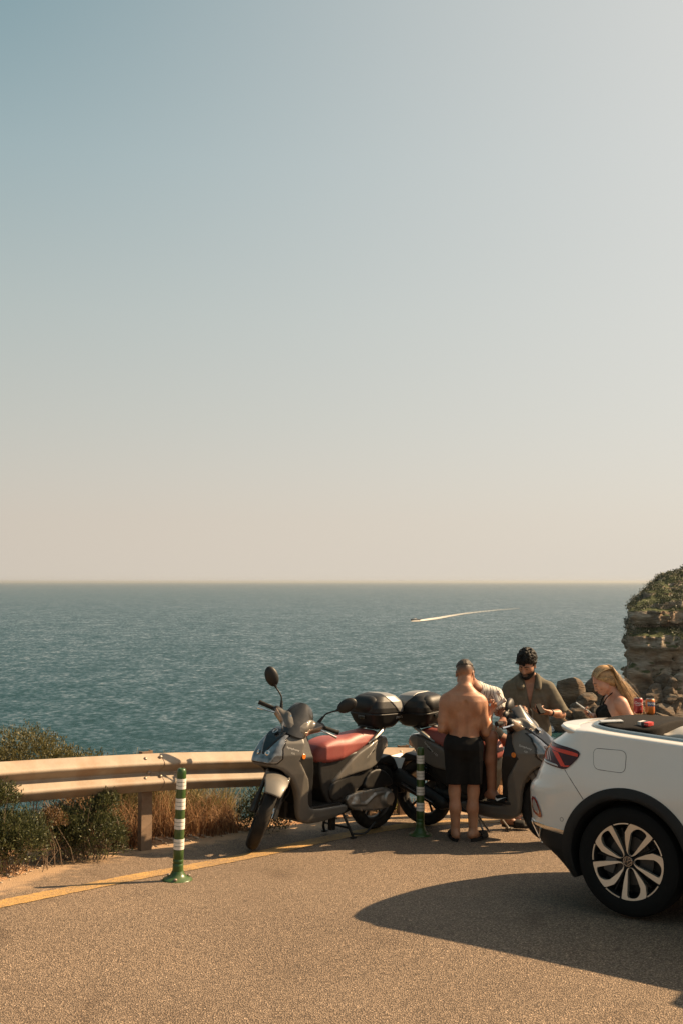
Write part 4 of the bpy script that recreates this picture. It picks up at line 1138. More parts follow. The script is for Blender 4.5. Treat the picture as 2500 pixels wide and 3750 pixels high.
    G = inflate([(-.50, .32), (-.15, .29), (.26, .28), (.30, .22), (.22, .18), (.02, .175), (-.2, .20), (-.48, .26)], .105, .02, .009); grid_part(G, 'underbody', M_BLKP, t)
    G = inflate([(-.58, .74), (-.10, .70), (.125, .67), (.125, .55), (.09, .42), (.02, .29), (-.2, .29), (-.36, .42), (-.60, .62)], lambda x, z: ip(x + 0 * z, [-.6, -.2, .12], [.12, .135, .10]), .025, .009); grid_part(G, 'seat_housing', M_BLKP, t)
    # seat
    S = smooth_poly([(.160, .675), (.160, .745), (.095, .812), (-.05, .846), (-.20, .836), (-.30, .862), (-.48, .882), (-.61, .872), (-.65, .842), (-.58, .80), (-.42, .742), (-.27, .690), (-.10, .650), (.05, .638), (.14, .648)], 2)
    ws = lambda x, z: ip(x + 0 * z, [-.65, -.5, -.28, -.1, .08, .16], [.105, .125, .135, .155, .135, .085]) - np.clip(z - .78, 0, 1) * (.35 + 0 * x)
    seat = grid_part(inflate(S, ws, .055, .007), 'seat', M_SEAT, t)
    # stitched seams
    for s in (-1, 1):
        mb = MB(); pts = [(x_, s * (float(ws(np.float32(x_), np.float32(z_))) - .006), z_) for (x_, z_) in [(-.365, .725), (-.385, .78), (-.40, .83), (-.39, .862)]]
        mb.tube(pts, .0022, 5); mb.build('seam', M_BLKP, seat)
    # tail fairing and lower side covers
    T = smooth_poly([(.02, .465), (-.10, .575), (-.24, .685), (-.42, .765), (-.60, .820), (-.72, .815), (-.745, .77), (-.66, .665), (-.555, .585), (-.40, .548), (-.20, .528), (-.07, .492)], 1)
    wt = lambda x, z: ip(x + 0 * z, [-.75, -.62, -.42, -.2, .02], [.075, .125, .165, .160, .128]) + .02 * np.clip((z - .62) * 0 + 0, 0, 1)
    G = inflate(T, wt, .020, .0075)
    for s in (-1, 1):                          # a pressed crease and a dark slot
        G.cone((-.62, s * .185, .705), (-.25, s * .215, .565), .030, .040, .012, 'cut')
    tail = grid_part(G, 'tail_fairing', M_GREY, t)
    for s in (-1, 1):
        mb = MB(); mb.prism([(-.255, .600), (-.36, .672), (-.50, .722), (-.40, .650), (-.30, .598)], 0, .006, M=Matrix.Translation((0, s * .152 - (.006 if s < 0 else 0), 0)))
        mb.build('air_slot', M_BLKP, tail)
    G = inflate(smooth_poly([(.04, .45), (-.08, .515), (-.3, .54), (-.50, .555), (-.47, .47), (-.34, .40), (-.12, .335), (.0, .31)], 1), lambda x, z: ip(x + 0 * z, [-.5, -.2, .04], [.115, .142, .128]), .02, .0085); grid_part(G, 'lower_side_cover', M_BLKP, t)
    G = inflate(smooth_poly([(-.62, .826), (-.735, .812), (-.775, .735), (-.735, .695), (-.66, .70), (-.61, .77)], 1), lambda x, z: ip(x + 0 * z, [-.78, -.62], [.062, .108]), .015, .007); grid_part(G, 'tail_light', M_TAILL, t)
    # grab rails, rack
    for s in (-1, 1):
        mb = MB(); mb.tube(catmull([(-.43, s * .128, .775), (-.50, s * .138, .815), (-.60, s * .125, .868), (-.68, s * .10, .895)], 5), [.012] * 4 + [.022] * 9 + [.016] * 3, 8, flat=.7); mb.build('grab_rail', M_ALU, t)
    mb = MB(); mb.box((-.665, 0, .902), (.30, .17, .016)); mb.box((-.66, 0, .885), (.10, .12, .03)); mb.build('rack', M_BLKP, t, bevel=.005)
    # rear mudguard, plate, flap
    G = inflate([(-.56, .60), (-.70, .625), (-.80, .64), (-.86, .60), (-.945, .45), (-.915, .435), (-.83, .55), (-.72, .575), (-.58, .555)], .07, .01, .0075); grid_part(G, 'rear_mudguard', M_BLKP, t)
    G = inflate([(-.905, .475), (-1.025, .285), (-.955, .285), (-.875, .455)], .062, .01, .0075); grid_part(G, 'mud_flap', M_BLKP, t)
    mb = MB(); Rp = Matrix.Rotation(rad(-28), 3, 'Y'); mb.box((-.925, 0, .535), (.006, .20, .15), Rp); mb.build('number_plate', M_WHITEP, t, bevel=.002)
    G = Grid((-1.0, -.09, .28), (-.3, .09, .66), .0075)
    G.op(lambda X, Y, Z: smax(np.abs(np.hypot(X + .66, Z - .29) - .318) - .009 + 0 * Y, smax(np.abs(Y) - .070 + 0 * X + 0 * Z, np.maximum(-(Z - .29) + .12 * 0 + (X + .66) * .9 - .02, .33 - Z) + 0 * Y, .01), .008)); grid_part(G, 'hugger', M_BLKP, t)
    # engine, transmission cover, airbox, exhaust, dampers
    G = inflate(smooth_poly([(-.13, .355), (-.30, .375), (-.52, .385), (-.64, .385), (-.735, .335), (-.735, .245), (-.66, .190), (-.45, .200), (-.20, .235)], 1), lambda x, z: .034 + 0 * x + 0 * z, .016, .0065, y0=.128)
    G.ell((-.655, .145, .288), (.082, .05, .082), .015)
    G.cone((-.22, .165, .285), (-.38, .168, .270), .012, .012, .012); G.cone((-.38, .168, .270), (-.50, .168, .335), .012, .012, .012); G.cone((-.50, .168, .335), (-.60, .168, .340), .012, .010, .012)
    G.ell((-.27, .15, .305), (.05, .03, .045), .01)
    eng = grid_part(G, 'transmission_cover', M_ALU, t)
    mb = MB(); mb.lathe([(.0, .016), (.052, .016), (.060, .008), (.066, .0)], 28, Matrix.Translation((-.655, .188, .288)) @ Matrix.Rotation(rad(-90), 4, 'X')); mb.build('clutch_cap', M_ALU, eng)
    for (x_, z_) in [(-.20, .335), (-.35, .365), (-.50, .372), (-.33, .222), (-.48, .212), (-.72, .35), (-.72, .225)]:
        mb = MB(); mb.lathe([(.010, .0), (.010, .010), (0, .012)], 8, Matrix.Translation((x_, .155, z_)) @ Matrix.Rotation(rad(-90), 4, 'X')); mb.build('bolt', M_BOLT, eng)
    G = inflate(smooth_poly([(-.36, .39), (-.42, .52), (-.55, .555), (-.67, .51), (-.765, .42), (-.75, .385), (-.55, .375)], 1), .05, .02, .0075, y0=.10); grid_part(G, 'air_filter_box', M_BLKP, t)
    G = Grid((-.55, -.14, .16), (-.05, .11, .44), .0085); G.cone((-.14, 0, .27), (-.48, 0, .29), .09, .08); G.cone((-.20, -.02, .30), (-.08, -.02, .27), .075, .06); grid_part(G, 'engine', M_ALU if False else M_RIMB, t)
    G = Grid((-.95, -.27, .10), (-.1, -.06, .60), .0075)
    G.cone((-.36, -.155, .255), (-.80, -.165, .435), .060, .082, .02, sc=((0, 1, 0), .72)); G.cone((-.14, -.09, .20), (-.36, -.14, .24), .022, .026, .03); grid_part(G, 'exhaust', M_BLKP, t)
    mb = MB(); mb.tube([(-.40, -.222, .27), (-.72, -.236, .405)], [.028, .034], 8, flat=.3); mb.build('heat_shield', M_BLKG, t)
    for s in (-1, 1):
        a, b = Vector((-.64, s * .118, .33)), Vector((-.50, s * .118, .61)); d = b - a; u = Vector((d.z, 0, -d.x)).normalized(); w = Vector((0, 1, 0))
        mb = MB(); mb.tube([a + d * (.12 + .76 * k / 84) + (u * math.cos(k * .6) + w * math.sin(k * .6)) * .026 for k in range(85)], .0055, 5); mb.tube([a, b], .012, 8); mb.build('damper', M_BLKG, t)
    # wheels
    wm = wheel_meshes(.118, False)
    rw = link('rear_wheel', wm['rim'], M_RIMB, t); rw.location = (-.66, 0, .29)
    link('tyre', wm['tyre'], M_RUB, rw); link('tread_groove', wm['tread_groove'], M_TREAD, rw)
    wf_ = wheel_meshes(.100, True)
    fw = link('front_wheel', wf_['rim'], M_RIMB, t); fw.location = (.66, 0, .29)
    link('tyre', wf_['tyre'], M_RUB, fw); link('tread_groove', wf_['tread_groove'], M_TREAD, fw); link('brake_disc', wf_['brake_disc'], M_CHROME, fw)
    for s in (-1, 1):
        mb = MB(); mb.tube([(.665, s * .088, .275), (.60, s * .088, .41)], [.030, .026], 10); mb.tube([(.60, s * .088, .41), (.46, s * .088, .70)], .017, 10); mb.build('fork_leg', M_RIMB, t)
    mb = MB(); mb.box((.575, .082, .355), (.05, .045, .085), Matrix.Rotation(rad(-25), 3, 'Y')); mb.build('brake_caliper', M_RIMB, t, bevel=.01)
    mb = MB(); mb.tube(catmull([(.58, .10, .38), (.52, .135, .46), (.50, .13, .60), (.44, .10, .72)], 6), .0055, 6); mb.build('brake_hose', M_RUB, t)
    # front fender
    G = Grid((.30, -.13, .25), (1.05, .13, .69), .0072)
    def fend(X, Y, Z):
        r = np.hypot(X - .66, Z - .29); a = np.degrees(np.arctan2(Z - .29, X - .66))
        shell = np.abs(r - (.332 - 2.2 * Y ** 2)) - .008
        wid = .098 - .034 * np.clip((np.abs(a - 95) - 22) / 30, 0, 1)
        d = smax(shell, smax(np.abs(Y) - wid, (np.abs(a - 96) - 50) * .0055, .012), .008)
        cheek = smax(np.abs(np.abs(Y) - .092) - .008 + 0 * X, smax(np.abs(r - .295) - .045 + 0 * Y, (np.abs(a - 108) - 20) * .005 + 0 * Y, .01), .008)
        return smin(d, cheek, .012)
    G.op(fend); grid_part(G, 'front_fender', M_GREY, t)
    # handlebar cover
    H = smooth_poly([(.25, .945), (.36, .915), (.465, .915), (.515, .955), (.47, 1.02), (.38, 1.075), (.28, 1.06), (.225, 1.0)], 1)
    G = inflate(H, lambda x, z: ip(x + 0 * z, [.22, .35, .46, .52], [.09, .115, .10, .05]), .03, .007, pad=.16)
    for s in (-1, 1):
        G.cone((.37, s * .06, .975), (.325, s * .195, 1.025), .062, .036, .03)
    G.ell((.305, 0, 1.055), (.075, .105, .055), .03)
    V, Q = G.verts_faces()
    pa = split_mesh(V, Q, [lambda c: c[:, 0] < .362 - .25 * (c[:, 2] - 1.0), None], ['instrument_cowl', 'handlebar_cover'])
    link('instrument_cowl', pa[0], M_BLKP, t); link('handlebar_cover', pa[1], M_GREY, t)
    hw_ = lambda x, z: ip(x + 0 * z, [.22, .35, .46, .52], [.09, .115, .10, .05])
    for s in (-1, 1):
        G = inflate(H, hw_, .03, .0055, pad=.16)
        for q in (-1, 1): G.cone((.37, q * .06, .975), (.325, q * .195, 1.025), .062, .036, .03)
        G.D -= .0035
        G.op(lambda X, Y, Z: np.maximum(np.maximum(.078 - s * Y, s * Y - .205), np.maximum(Z - (.922 + .62 * s * Y), np.maximum(.395 - .30 * (s * Y) - X, .955 - .0 * Z - Z + .30 * (s * Y - .2)))).astype(np.float32), k=.003, mode='isect'); grid_part(G, 'turn_signal', M_SIGNAL, t)
        mb = MB(); mb.tube([(.315, s * .19, 1.025), (.265, s * .345, 1.018)], [.017, .0185], 12); mb.lathe([(.021, 0), (.021, .008), (0, .012)], 12, Matrix.Translation((.265, s * .345, 1.018)) @ Vector((-.3, s * .95, 0)).to_track_quat('Z', 'Y').to_matrix().to_4x4()); mb.build('grip', M_RUB, t)
        mb = MB(); mb.box((.318, s * .190, 1.024), (.05, .05, .05)); mb.build('switch_pod', M_BLKP, t, bevel=.012)
        mb = MB(); mb.tube(catmull([(.345, s * .17, 1.015), (.358, s * .22, 1.008), (.345, s * .29, .998), (.312, s * .348, .985)], 5), [.008] * 12 + [.009, .010, .011, .011], 8); mb.build('brake_lever', M_CHROME, t)
        mb = MB(); mb.tube([(.305, s * .165, 1.045), (.295, s * .185, 1.105)], [.016, .010], 10); mb.tube(catmull([(.295, s * .185, 1.10), (.29, s * .20, 1.135), (.285, s * .235, 1.165), (.28, s * .265, 1.185)], 5), .0065, 8); mb.tube([(.28, s * .265, 1.185), (.275, s * .29, 1.21)], [.009, .017], 10)
        mi = mb.build('mirror', M_BLKP, t)
        G = Grid((.22, min(s * .24, s * .45), 1.17), (.33, max(s * .24, s * .45), 1.36), .006)
        Rm = Matrix(((1, 0, 0), (0, .64, s * .77), (0, -s * .77, .64)))
        G.ell((.268, s * .335, 1.258), (.034, .088, .056), .0, R=Rm)
        G.op(lambda X, Y, Z: (.252 - X) + 0 * Y + 0 * Z, mode='isect', k=.008)
        link('mirror_housing', G.mesh('mirror_housing'), M_BLKP, mi)
        mg = MB(); mg.lathe([(0, 0), (1, 0)], 24, Matrix.Translation((.2505, s * .335, 1.258)) @ Rm.transposed().to_4x4() @ Matrix.Rotation(rad(-90), 4, 'Y') @ Matrix.Diagonal((.045, .074, 1, 1))); mg.build('mirror_glass', M_CHROME, mi)
    # visor
    V = []; F = []; n, m_ = 15, 11
    for side in (0, 1):
        for j in range(m_):
            v = j / (m_ - 1)
            for i in range(n):
                u = -1 + 2 * i / (n - 1)
                wv = .094 + .022 * math.sin(v * 2.2) - .040 * max(0, v - .55) ** 2 / .2
                off = .004 * side
                V.append((.548 - .20 * v - .055 * u * u - off, u * wv, .930 + .235 * v - .035 * v * u * u - .5 * off))
    for side in (0, 1):
        for j in range(m_ - 1):
            for i in range(n - 1):
                a = side * n * m_ + j * n + i; q = [a, a + 1, a + n + 1, a + n]; F.append(q if side == 0 else q[::-1])
    rim_ = [i for i in range(n)] + [j * n + n - 1 for j in range(1, m_)] + [(m_ - 1) * n + i for i in range(n - 2, -1, -1)] + [j * n for j in range(m_ - 2, 0, -1)]
    for k in range(len(rim_)): a, b = rim_[k], rim_[(k + 1) % len(rim_)]; F.append([b, a, a + n * m_, b + n * m_])
    vz = link('windscreen', new_mesh('windscreen', V, F, True, 60), M_SMOKE, t)
    for s in (-1, 1):
        mb = MB(); mb.lathe([(.008, 0), (.008, .004), (.004, .005), (0, .003)], 10, Matrix.Translation((.428, s * .072, 1.045)) @ Vector((.85, s * .3, .5)).to_track_quat('Z', 'Y').to_matrix().to_4x4()); mb.build('screw', M_CHROME, vz)
    # side reflectors and lettering
    for s in (-1, 1):
        mb = MB(); mb.lathe([(.021, 0), (.022, .004), (.018, .007), (0, .007)], 18, Matrix.Translation((.408, s * .197, .735)) @ Matrix.Rotation(rad(-90 * s), 4, 'X')); mb.build('side_reflector', M_AMBER, t)
        tz = lambda x, z: float(wt(np.float32(x), np.float32(z)))
        ca, sa = math.cos(rad(37)), math.sin(rad(37))
        put_text('lettering', 'Symphony 125', .030, M_WHITEP, t, lambda u, v, w, s=s: (lambda x, z: Vector((x, s * (tz(x, z) + .0015), z)))(-.455 + (u if s < 0 else -u) * 0.84 + v * (.55 if s < 0 else -.55) * 0.6, .715 - (u * .62 if s < 0 else -u * -.62 * -1) + v * .8), shear=.25)
        cz = lambda x, z: float(wf(np.float32(x), np.float32(z)))
        put_text('lettering', 'Symphony', .024, M_WHITEP, t, lambda u, v, w, s=s: (lambda x, z: Vector((x, s * (cz(x, z) + .0015), z)))(.500 + (u if s < 0 else -u), .800 + v - (.32 * u if s < 0 else -.32 * u * -1)), shear=.25)
        put_text('lettering', '125', .020, M_WHITEP, t, lambda u, v, w, s=s: (lambda x, z: Vector((x, s * (cz(x, z) + .0015), z)))(.505 + (u if s < 0 else -u), .765 + v - (.32 * u if s < 0 else -.32 * u * -1)), shear=.25)
    # top box
    xc = -.675
    hxz = ([.90, .93, .97, 1.04, 1.10, 1.16, 1.205, 1.23], [.125, .155, .180, .207, .207, .190, .150, .10])
    def tb(X, Y, Z):
        hx = ip(Z, *hxz); hy = hx * .99; r = .095
        qx, qy = np.abs(X - xc) - hx + r, np.abs(Y) - hy + r
        d = np.hypot(np.maximum(qx, 0), np.maximum(qy, 0)) + np.minimum(np.maximum(qx, qy), 0) - r
        d = np.maximum(d, d)
        return smax(d * .9, np.maximum(Z - 1.222, .912 - Z) + 0 * X + 0 * Y, .03)
    G = Grid((xc - .24, -.24, .89), (xc + .24, .24, 1.25), .006); G.op(tb)
    G.op(lambda X, Y, Z: np.maximum(np.abs(Z - 1.050) - .0035, -(tb(X, Y, Z) + .007)), mode='cut')
    box = grid_part(G, 'top_box', M_BLKP, t)
    G = Grid((xc - .25, -.25, 1.02), (xc + .12, .25, 1.26), .006); G.op(lambda X, Y, Z: tb(X, Y, Z) - .0065)
    G.op(lambda X, Y, Z: np.maximum(1.060 - Z + 0 * X, (X - (xc + .05 - np.clip(1.20 - Z, 0, 1) * 1.05)) * .7).astype(np.float32) + 0 * Y, k=.006, mode='isect')
    grid_part(G, 'box_lid', M_LIDG, box)
    box.matrix_basis = Matrix.Translation((xc + .005, 0, .912)) @ Matrix.Diagonal((.93, .93, .97, 1)) @ Matrix.Translation((-xc, 0, -.938))
    G = Grid((xc + .08, -.19, 1.02), (xc + .27, .19, 1.24), .006)
    G.ell((xc + .150, .052, 1.130), (.068, .105, .078), .04); G.ell((xc + .150, -.052, 1.130), (.068, .105, .078), .04); G.cone((xc + .155, -.07, 1.11), (xc + .155, .07, 1.11), .062, .062, .04); grid_part(G, 'back_pad', M_BLKP, box)
    mb = MB(); mb.box((xc + .206, 0, 1.015), (.014, .085, .035)); mb.build('box_latch', M_BLKG, box, bevel=.004)
    for s in (-1, 1):
        def onbox(x, z, s=s):
            hx = float(ip(np.float32(z), *hxz)); hy = hx * .99; q = max(abs(x - xc) - hx + .095, 0)
            return Vector((x, s * (hy - .095 + math.sqrt(max(.095 ** 2 - q * q, 0)) + .0025), z))
        put_text('lettering', 'SH33', .034, M_WHITEP, box, lambda u, v, w, s=s: onbox(xc - .105 + (u if s < 0 else -u), 1.012 + v), spacing=1.1, bold=.0006)
    return t
def centre_stand(t):
    mb = MB()
    for s in (-1, 1):
        mb.tube([(-.17, s * .10, .20), (-.205, s * .165, .055), (-.225, s * .17, .012)], .012, 8); mb.box((-.228, s * .17, .008), (.05, .03, .014))
    mb.tube([(-.20, -.15, .085), (-.20, .15, .085)], .009, 8)
    mb.tube(catmull([(-.215, .165, .04), (-.34, .19, .03), (-.43, .175, .06), (-.50, .17, .10)], 5), .009, 8)
    mb.box((-.14, .0, .12), (.05, .04, .13)); return mb.build('centre_stand', M_BLKP, t)
def side_stand(t):
    mb = MB(); mb.tube([(-.02, .10, .19), (.03, .19, .09), (.06, .245, .008)], [.012, .010, .010], 8); mb.box((.065, .25, .006), (.06, .04, .010)); 
    mb.tube([(-.16, -.06, .18), (-.02, -.10, .13), (.03, -.12, .05)], .009, 8); mb.tube([(-.1, -.02, .17), (.05, -.05, .03)], .009, 8); return mb.build('side_stand', M_ALU, t)

SC = 1.07
sc1 = make_scooter()
sc2 = copy_tree(sc1)
sc1['label'] = 'grey scooter with red seat on its centre stand, front wheel turned, beside the lone bollard'
sc2['label'] = 'grey scooter with a man sitting on it, nose behind the white car'
centre_stand(sc1); side_stand(sc2)
def place_scooter(t, front, yaw, lean=0.0):
    d = Vector((math.cos(yaw), math.sin(yaw), 0)); f = Vector((front[0], front[1], 0)); r = f - d * 1.32 * SC
    zf, zr = gz(f.x, f.y), gz(r.x, r.y); m = (f + r) / 2
    t.location = (m.x, m.y, (zf + zr) / 2 + 0.004); t.scale = (SC,) * 3
    t.rotation_euler = (lean, -math.atan2(zf - zr, 1.32 * SC), yaw); t.rotation_mode = 'XYZ'
    return m
m1 = place_scooter(sc1, (-0.685, 9.02), rad(-134))
m2 = place_scooter(sc2, (1.895, 9.32), rad(-39.5), lean=rad(1.5))
steer(sc1, 50); steer(sc2, 12)

for c in sc2.children:
    nm = c.name.split('.')[0]
    if nm in ('handlebar_cover', 'instrument_cowl', 'windscreen', 'turn_signal', 'grip', 'brake_lever', 'switch_pod', 'mirror'):
        c.matrix_basis = Matrix.Translation((0.02, 0, -.045)) @ c.matrix_basis
    if nm == 'mirror':
        sgn = -1 if (c.data.vertices[0].co.y < 0) else 1
        pv = Vector((.295, sgn * .185, 1.09))
        c.matrix_basis = c.matrix_basis @ Matrix.Translation(pv + Vector((-.03, -sgn * .02, -.055 if sgn < 0 else -.16))) @ Matrix.Rotation(rad(100 * sgn), 4, 'X') @ Matrix.Translation(-pv)

# ------------------------------------------------------------ white convertible (x forwards, y left, z up; origin on the ground under the rear axle)
M_WHITE = mat('white_car_paint', (0.62, 0.60, 0.56), 0.30, 0.0, var=0.015, vscale=3, coat=0.8, dirt=(0.52, 0.45, 0.36), dscale=3, damt=0.22)
M_CLAD = mat('black_cladding', (0.010, 0.010, 0.010), 0.6, var=0.15, bump=0.0006, bscale=260, dirt=(0.03, 0.026, 0.022), dscale=4, damt=0.3, spec=0.3)
M_GAP = mat('panel_gap', (0.02, 0.02, 0.02), 0.8)
M_SATIN = mat('satin_chrome', (0.22, 0.28, 0.31), 0.30, 0.85, var=0.04)
M_FABRIC = mat('black_roof_fabric', (0.010, 0.0085, 0.0072), 0.95, var=0.15, vscale=30, bump=0.0010, bscale=500, dirt=(0.020, 0.016, 0.012), dscale=3, damt=0.4, spec=0.15)
M_LAMPD = mat('dark_red_lens', (0.035, 0.005, 0.006), 0.16, var=0.25, spec=0.3)
M_LAMPR = mat('red_lens', (0.56, 0.045, 0.018), 0.22, var=0.12, spec=0.35)
M_LAMPW = mat('pale_lens', (0.36, 0.33, 0.31), 0.12, var=0.2, coat=1.0)
M_TYRE = mat('car_tyre', (0.007, 0.0065, 0.006), 0.85, var=0.2, vscale=12, bump=0.001, bscale=80, spec=0.2)
M_MACH = mat('machined_rim', (0.60, 0.545, 0.46), 0.34, 0.75, var=0.05, bump=0.0002, bscale=300)
M_RIMK = mat('rim_black', (0.006, 0.006, 0.006), 0.5, 0.0, var=0.2, spec=0.2)
M_BEIGE = mat('beige_trim', (0.42, 0.385, 0.33), 0.45, var=0.08, bump=0.0006, bscale=200)
M_CABIN = mat('cabin_black', (0.018, 0.017, 0.017), 0.7, var=0.2, bump=0.0006, bscale=220)

car = thing('convertible_car', 'white convertible car with its soft top folded, rear quarter in view', 'car', (CAR_O[0] + CAR_L[0] * .88, CAR_O[1] + CAR_L[1] * .88, -0.645 - .064), rad(-38))
car.rotation_euler = (rad(-4.3), 0, rad(-38))
car['label'] = 'white convertible car with folded soft top, parked at the right edge'

_Z = [.17, .22, .27, .34, .45, .49, .60, .68, .715, .75, .81, .87, .95, 1.0, 1.05, 1.085]
_W = [.80, .835, .85, .865, .88, .885, .893, .896, .897, .897, .893, .886, .874, .867, .861, .857]
_L = [.50, .54, .61, .74, .815, .825, .840, .845, .832, .795, .770, .760, .755, .735, .665, .600]
NC = 150
def carpath(z, inset=0.0):
    """plan outline at height z: from the front along the right side, round the tail, and up the left side"""
    W = np.interp(z, _Z, _W) - inset; L_ = np.interp(z, _Z, _L) - inset; xs = -0.28
    t = np.linspace(0, 1, NC)
    side = xs + (3.25 - xs) * (1 - t) ** 1.35                      # denser towards the tail
    th = np.linspace(0, math.pi / 2, NC + 1)[1:]
    e = 2.0 / float(np.interp(z, [.8, 1.04], [3.4, 2.2]))
    cx = xs - (L_ + xs) * np.sin(th) ** e; cy = W * np.cos(th).clip(0) ** e
    P = np.concatenate([np.stack([side, -W * np.ones(NC)], 1), np.stack([cx, -cy], 1)])
    # tuck the flanks in slightly ahead of the axle
    P[:, 1] *= 1 - 0.02 * np.clip((P[:, 0] - .8) / 2, 0, 1)
    return np.concatenate([P, P[::-1][1:] * (1, -1)])
zs = np.unique(np.concatenate([np.linspace(.17, 1.085, 92), [.455, .478]]))
rows = np.array([np.concatenate([carpath(z), np.full((4 * NC - 1, 1), z)], 1) for z in zs])
belt = lambda x, z: -.062 * np.clip(x + .28, 0, 3) / (1 + .25 * np.clip(x + .28, 0, 3)) * np.clip((z - .86) / .2, 0, 1)     # the shoulder line falls gently towards the front
rows[:, :, 2] += belt(rows[:, :, 0], rows[:, :, 2])
nr, ncl = rows.shape[:2]
ii = np.arange(nr * ncl).reshape(nr, ncl)
Vb = rows.reshape(-1, 3)
Qb = np.stack([ii[:-1, :-1], ii[:-1, 1:], ii[1:, 1:], ii[1:, :-1]], -1).reshape(-1, 4)
AX_Z = .338
cb = Vb[Qb].mean(1)
hole = (np.abs(cb[:, 1]) > .7) & (np.hypot(cb[:, 0], cb[:, 2] - AX_Z) < .412)
hole |= (np.abs(cb[:, 1]) > .7) & (np.hypot(cb[:, 0] - 2.63, cb[:, 2] - AX_Z) < .412)
Qb = Qb[~hole]
pa = split_mesh(Vb, Qb, [lambda c: (c[:, 2] < .463) & (c[:, 0] < .2), lambda c: (c[:, 2] < .33) & (c[:, 0] >= .2) & (c[:, 1] < 0), lambda c: (c[:, 2] < .33) & (c[:, 0] >= .2), None], ['lower_bumper', 'sill', 'sill', 'body'])
link('lower_bumper', pa[0], M_CLAD, car); link('sill', pa[1], M_CLAD, car); link('sill', pa[2], M_CLAD, car); body = link('body', pa[3], M_WHITE, car)

def rsurf(xp, z, out=0.0):
    """point of the right flank or right rear corner: xp runs rearwards along it as seen square from a little behind"""
    w_ = .075 * z + .88 - float(np.interp(z, _Z, _W)); xp = xp - .46 * w_; z = z - .06 * w_
    P = carpath(z, -out)[:2 * NC]
    s = P[:, 0] + .52 * (P[:, 1] + .88)
    k = int(np.argmin(s)); s = s[:k + 1]; P = P[:k + 1]
    return Vector((np.interp(-xp, -s, P[:, 0]), np.interp(-xp, -s, P[:, 1]), z))
def patch(name, poly, m, parent, out=.006, it=1, rows_=26, cols_=22, thick=.008, sharp=50):
    """a panel with depth laid on the flank from an outline in (xp, z)"""
    P = np.array(smooth_poly(poly, it) if it else poly)
    z0, z1 = P[:, 1].min() + 1e-4, P[:, 1].max() - 1e-4
    V = []; n = len(P)
    for z in np.linspace(z0, z1, rows_):
        xs_ = []
        for i in range(n):
            a, b = P[i], P[(i + 1) % n]
            if (a[1] - z) * (b[1] - z) <= 0 and a[1] != b[1]: xs_.append(a[0] + (b[0] - a[0]) * (z - a[1]) / (b[1] - a[1]))
        x0, x1 = min(xs_), max(xs_)
        for x in np.linspace(x0, x1, cols_): V.append((x, z))
    top = [rsurf(x, z, out) for x, z in V]; bot = [rsurf(x, z, out - thick) for x, z in V]
    F = []; N_ = len(V)
    for r in range(rows_ - 1):
        for c in range(cols_ - 1):
            a = r * cols_ + c; F.append([a, a + cols_, a + cols_ + 1, a + 1]); 
    rim_ = [c for c in range(cols_)] + [r * cols_ + cols_ - 1 for r in range(1, rows_)] + [(rows_ - 1) * cols_ + c for c in range(cols_ - 2, -1, -1)] + [r * cols_ for r in range(rows_ - 2, 0, -1)]
    for k in range(len(rim_)): a, b = rim_[k], rim_[(k + 1) % len(rim_)]; F.append([a, b, b + N_, a + N_])
    o = link(name, new_mesh(name, top + bot, F, True, sharp), m, parent)
    bm = bmesh.new(); bm.from_mesh(o.data); bmesh.ops.recalc_face_normals(bm, faces=bm.faces); bm.to_mesh(o.data); bm.free()
    return o
def gapline(name, pts, parent, r=.0022, closed=False, out=0.0):
    pts = list(pts) + ([pts[0]] if closed else [])
    mb = MB(); mb.tube([rsurf(x, z, out) for x, z in pts], r, 6); return mb.build(name, M_GAP, parent)

# wheel arch cladding, liner
def ring(name, cx, r0, r1, a0, a1, m, parent, side=-1):
    V = []; F = []; n = 72
    for i in range(n + 1):
        a = rad(a0 + (a1 - a0) * i / n)
        for (r, o) in ((r1, -.006), (r1 - .004, .010), ((r0 + r1) / 2, .019), (r0 + .010, .021), (r0, .014), (r0 - .01, -.05), (r0 - .012, -.25)):
            x, z = cx + r * math.cos(a), AX_Z + r * math.sin(a); z = max(z, .17)
            W = float(np.interp(z, _Z, _W))
            if x < -.28:
                pp = carpath(z)[:2 * NC]; W = -float(np.interp(-x, -pp[:, 0], pp[:, 1]))
            V.append((x, side * (W + o), z))
    for i in range(n):
        for k in range(6): a = i * 7 + k; q = [a, a + 1, a + 8, a + 7]; F.append(q if side > 0 else q[::-1])
    o = link(name, new_mesh(name, V, F, True, 40), m, parent); return o
for side in (-1, 1):
    ring('wheel_arch', 0, .368, .440, -22, 204, M_CLAD, car, side)
    ring('wheel_arch', 2.63, .368, .440, -22, 204, M_CLAD, car, side)
for cx in (0, 2.63):
    for side in (-1, 1):
        V = []; F = []; n = 40
        for i in range(n + 1):
            an = rad(-14 + 208 * i / n)
            for (r, y) in ((.375, .855), (.375, .60), (.05, .60)): V.append((cx + r * math.cos(an), side * y, AX_Z + r * math.sin(an)))
            if i:
                for k in range(2): q = (i - 1) * 3 + k; F.append([q, q + 1, q + 4, q + 3])
        link('wheel_housing', new_mesh('wheel_housing', V, F, True, 40), M_RIMK, car)
mb = MB(); mb.box((1.2, 0, .24), (3.3, 1.2, .10)); mb.box((-.35, 0, .30), (.5, 1.2, .10)); mb.build('underfloor', M_RIMK, car)

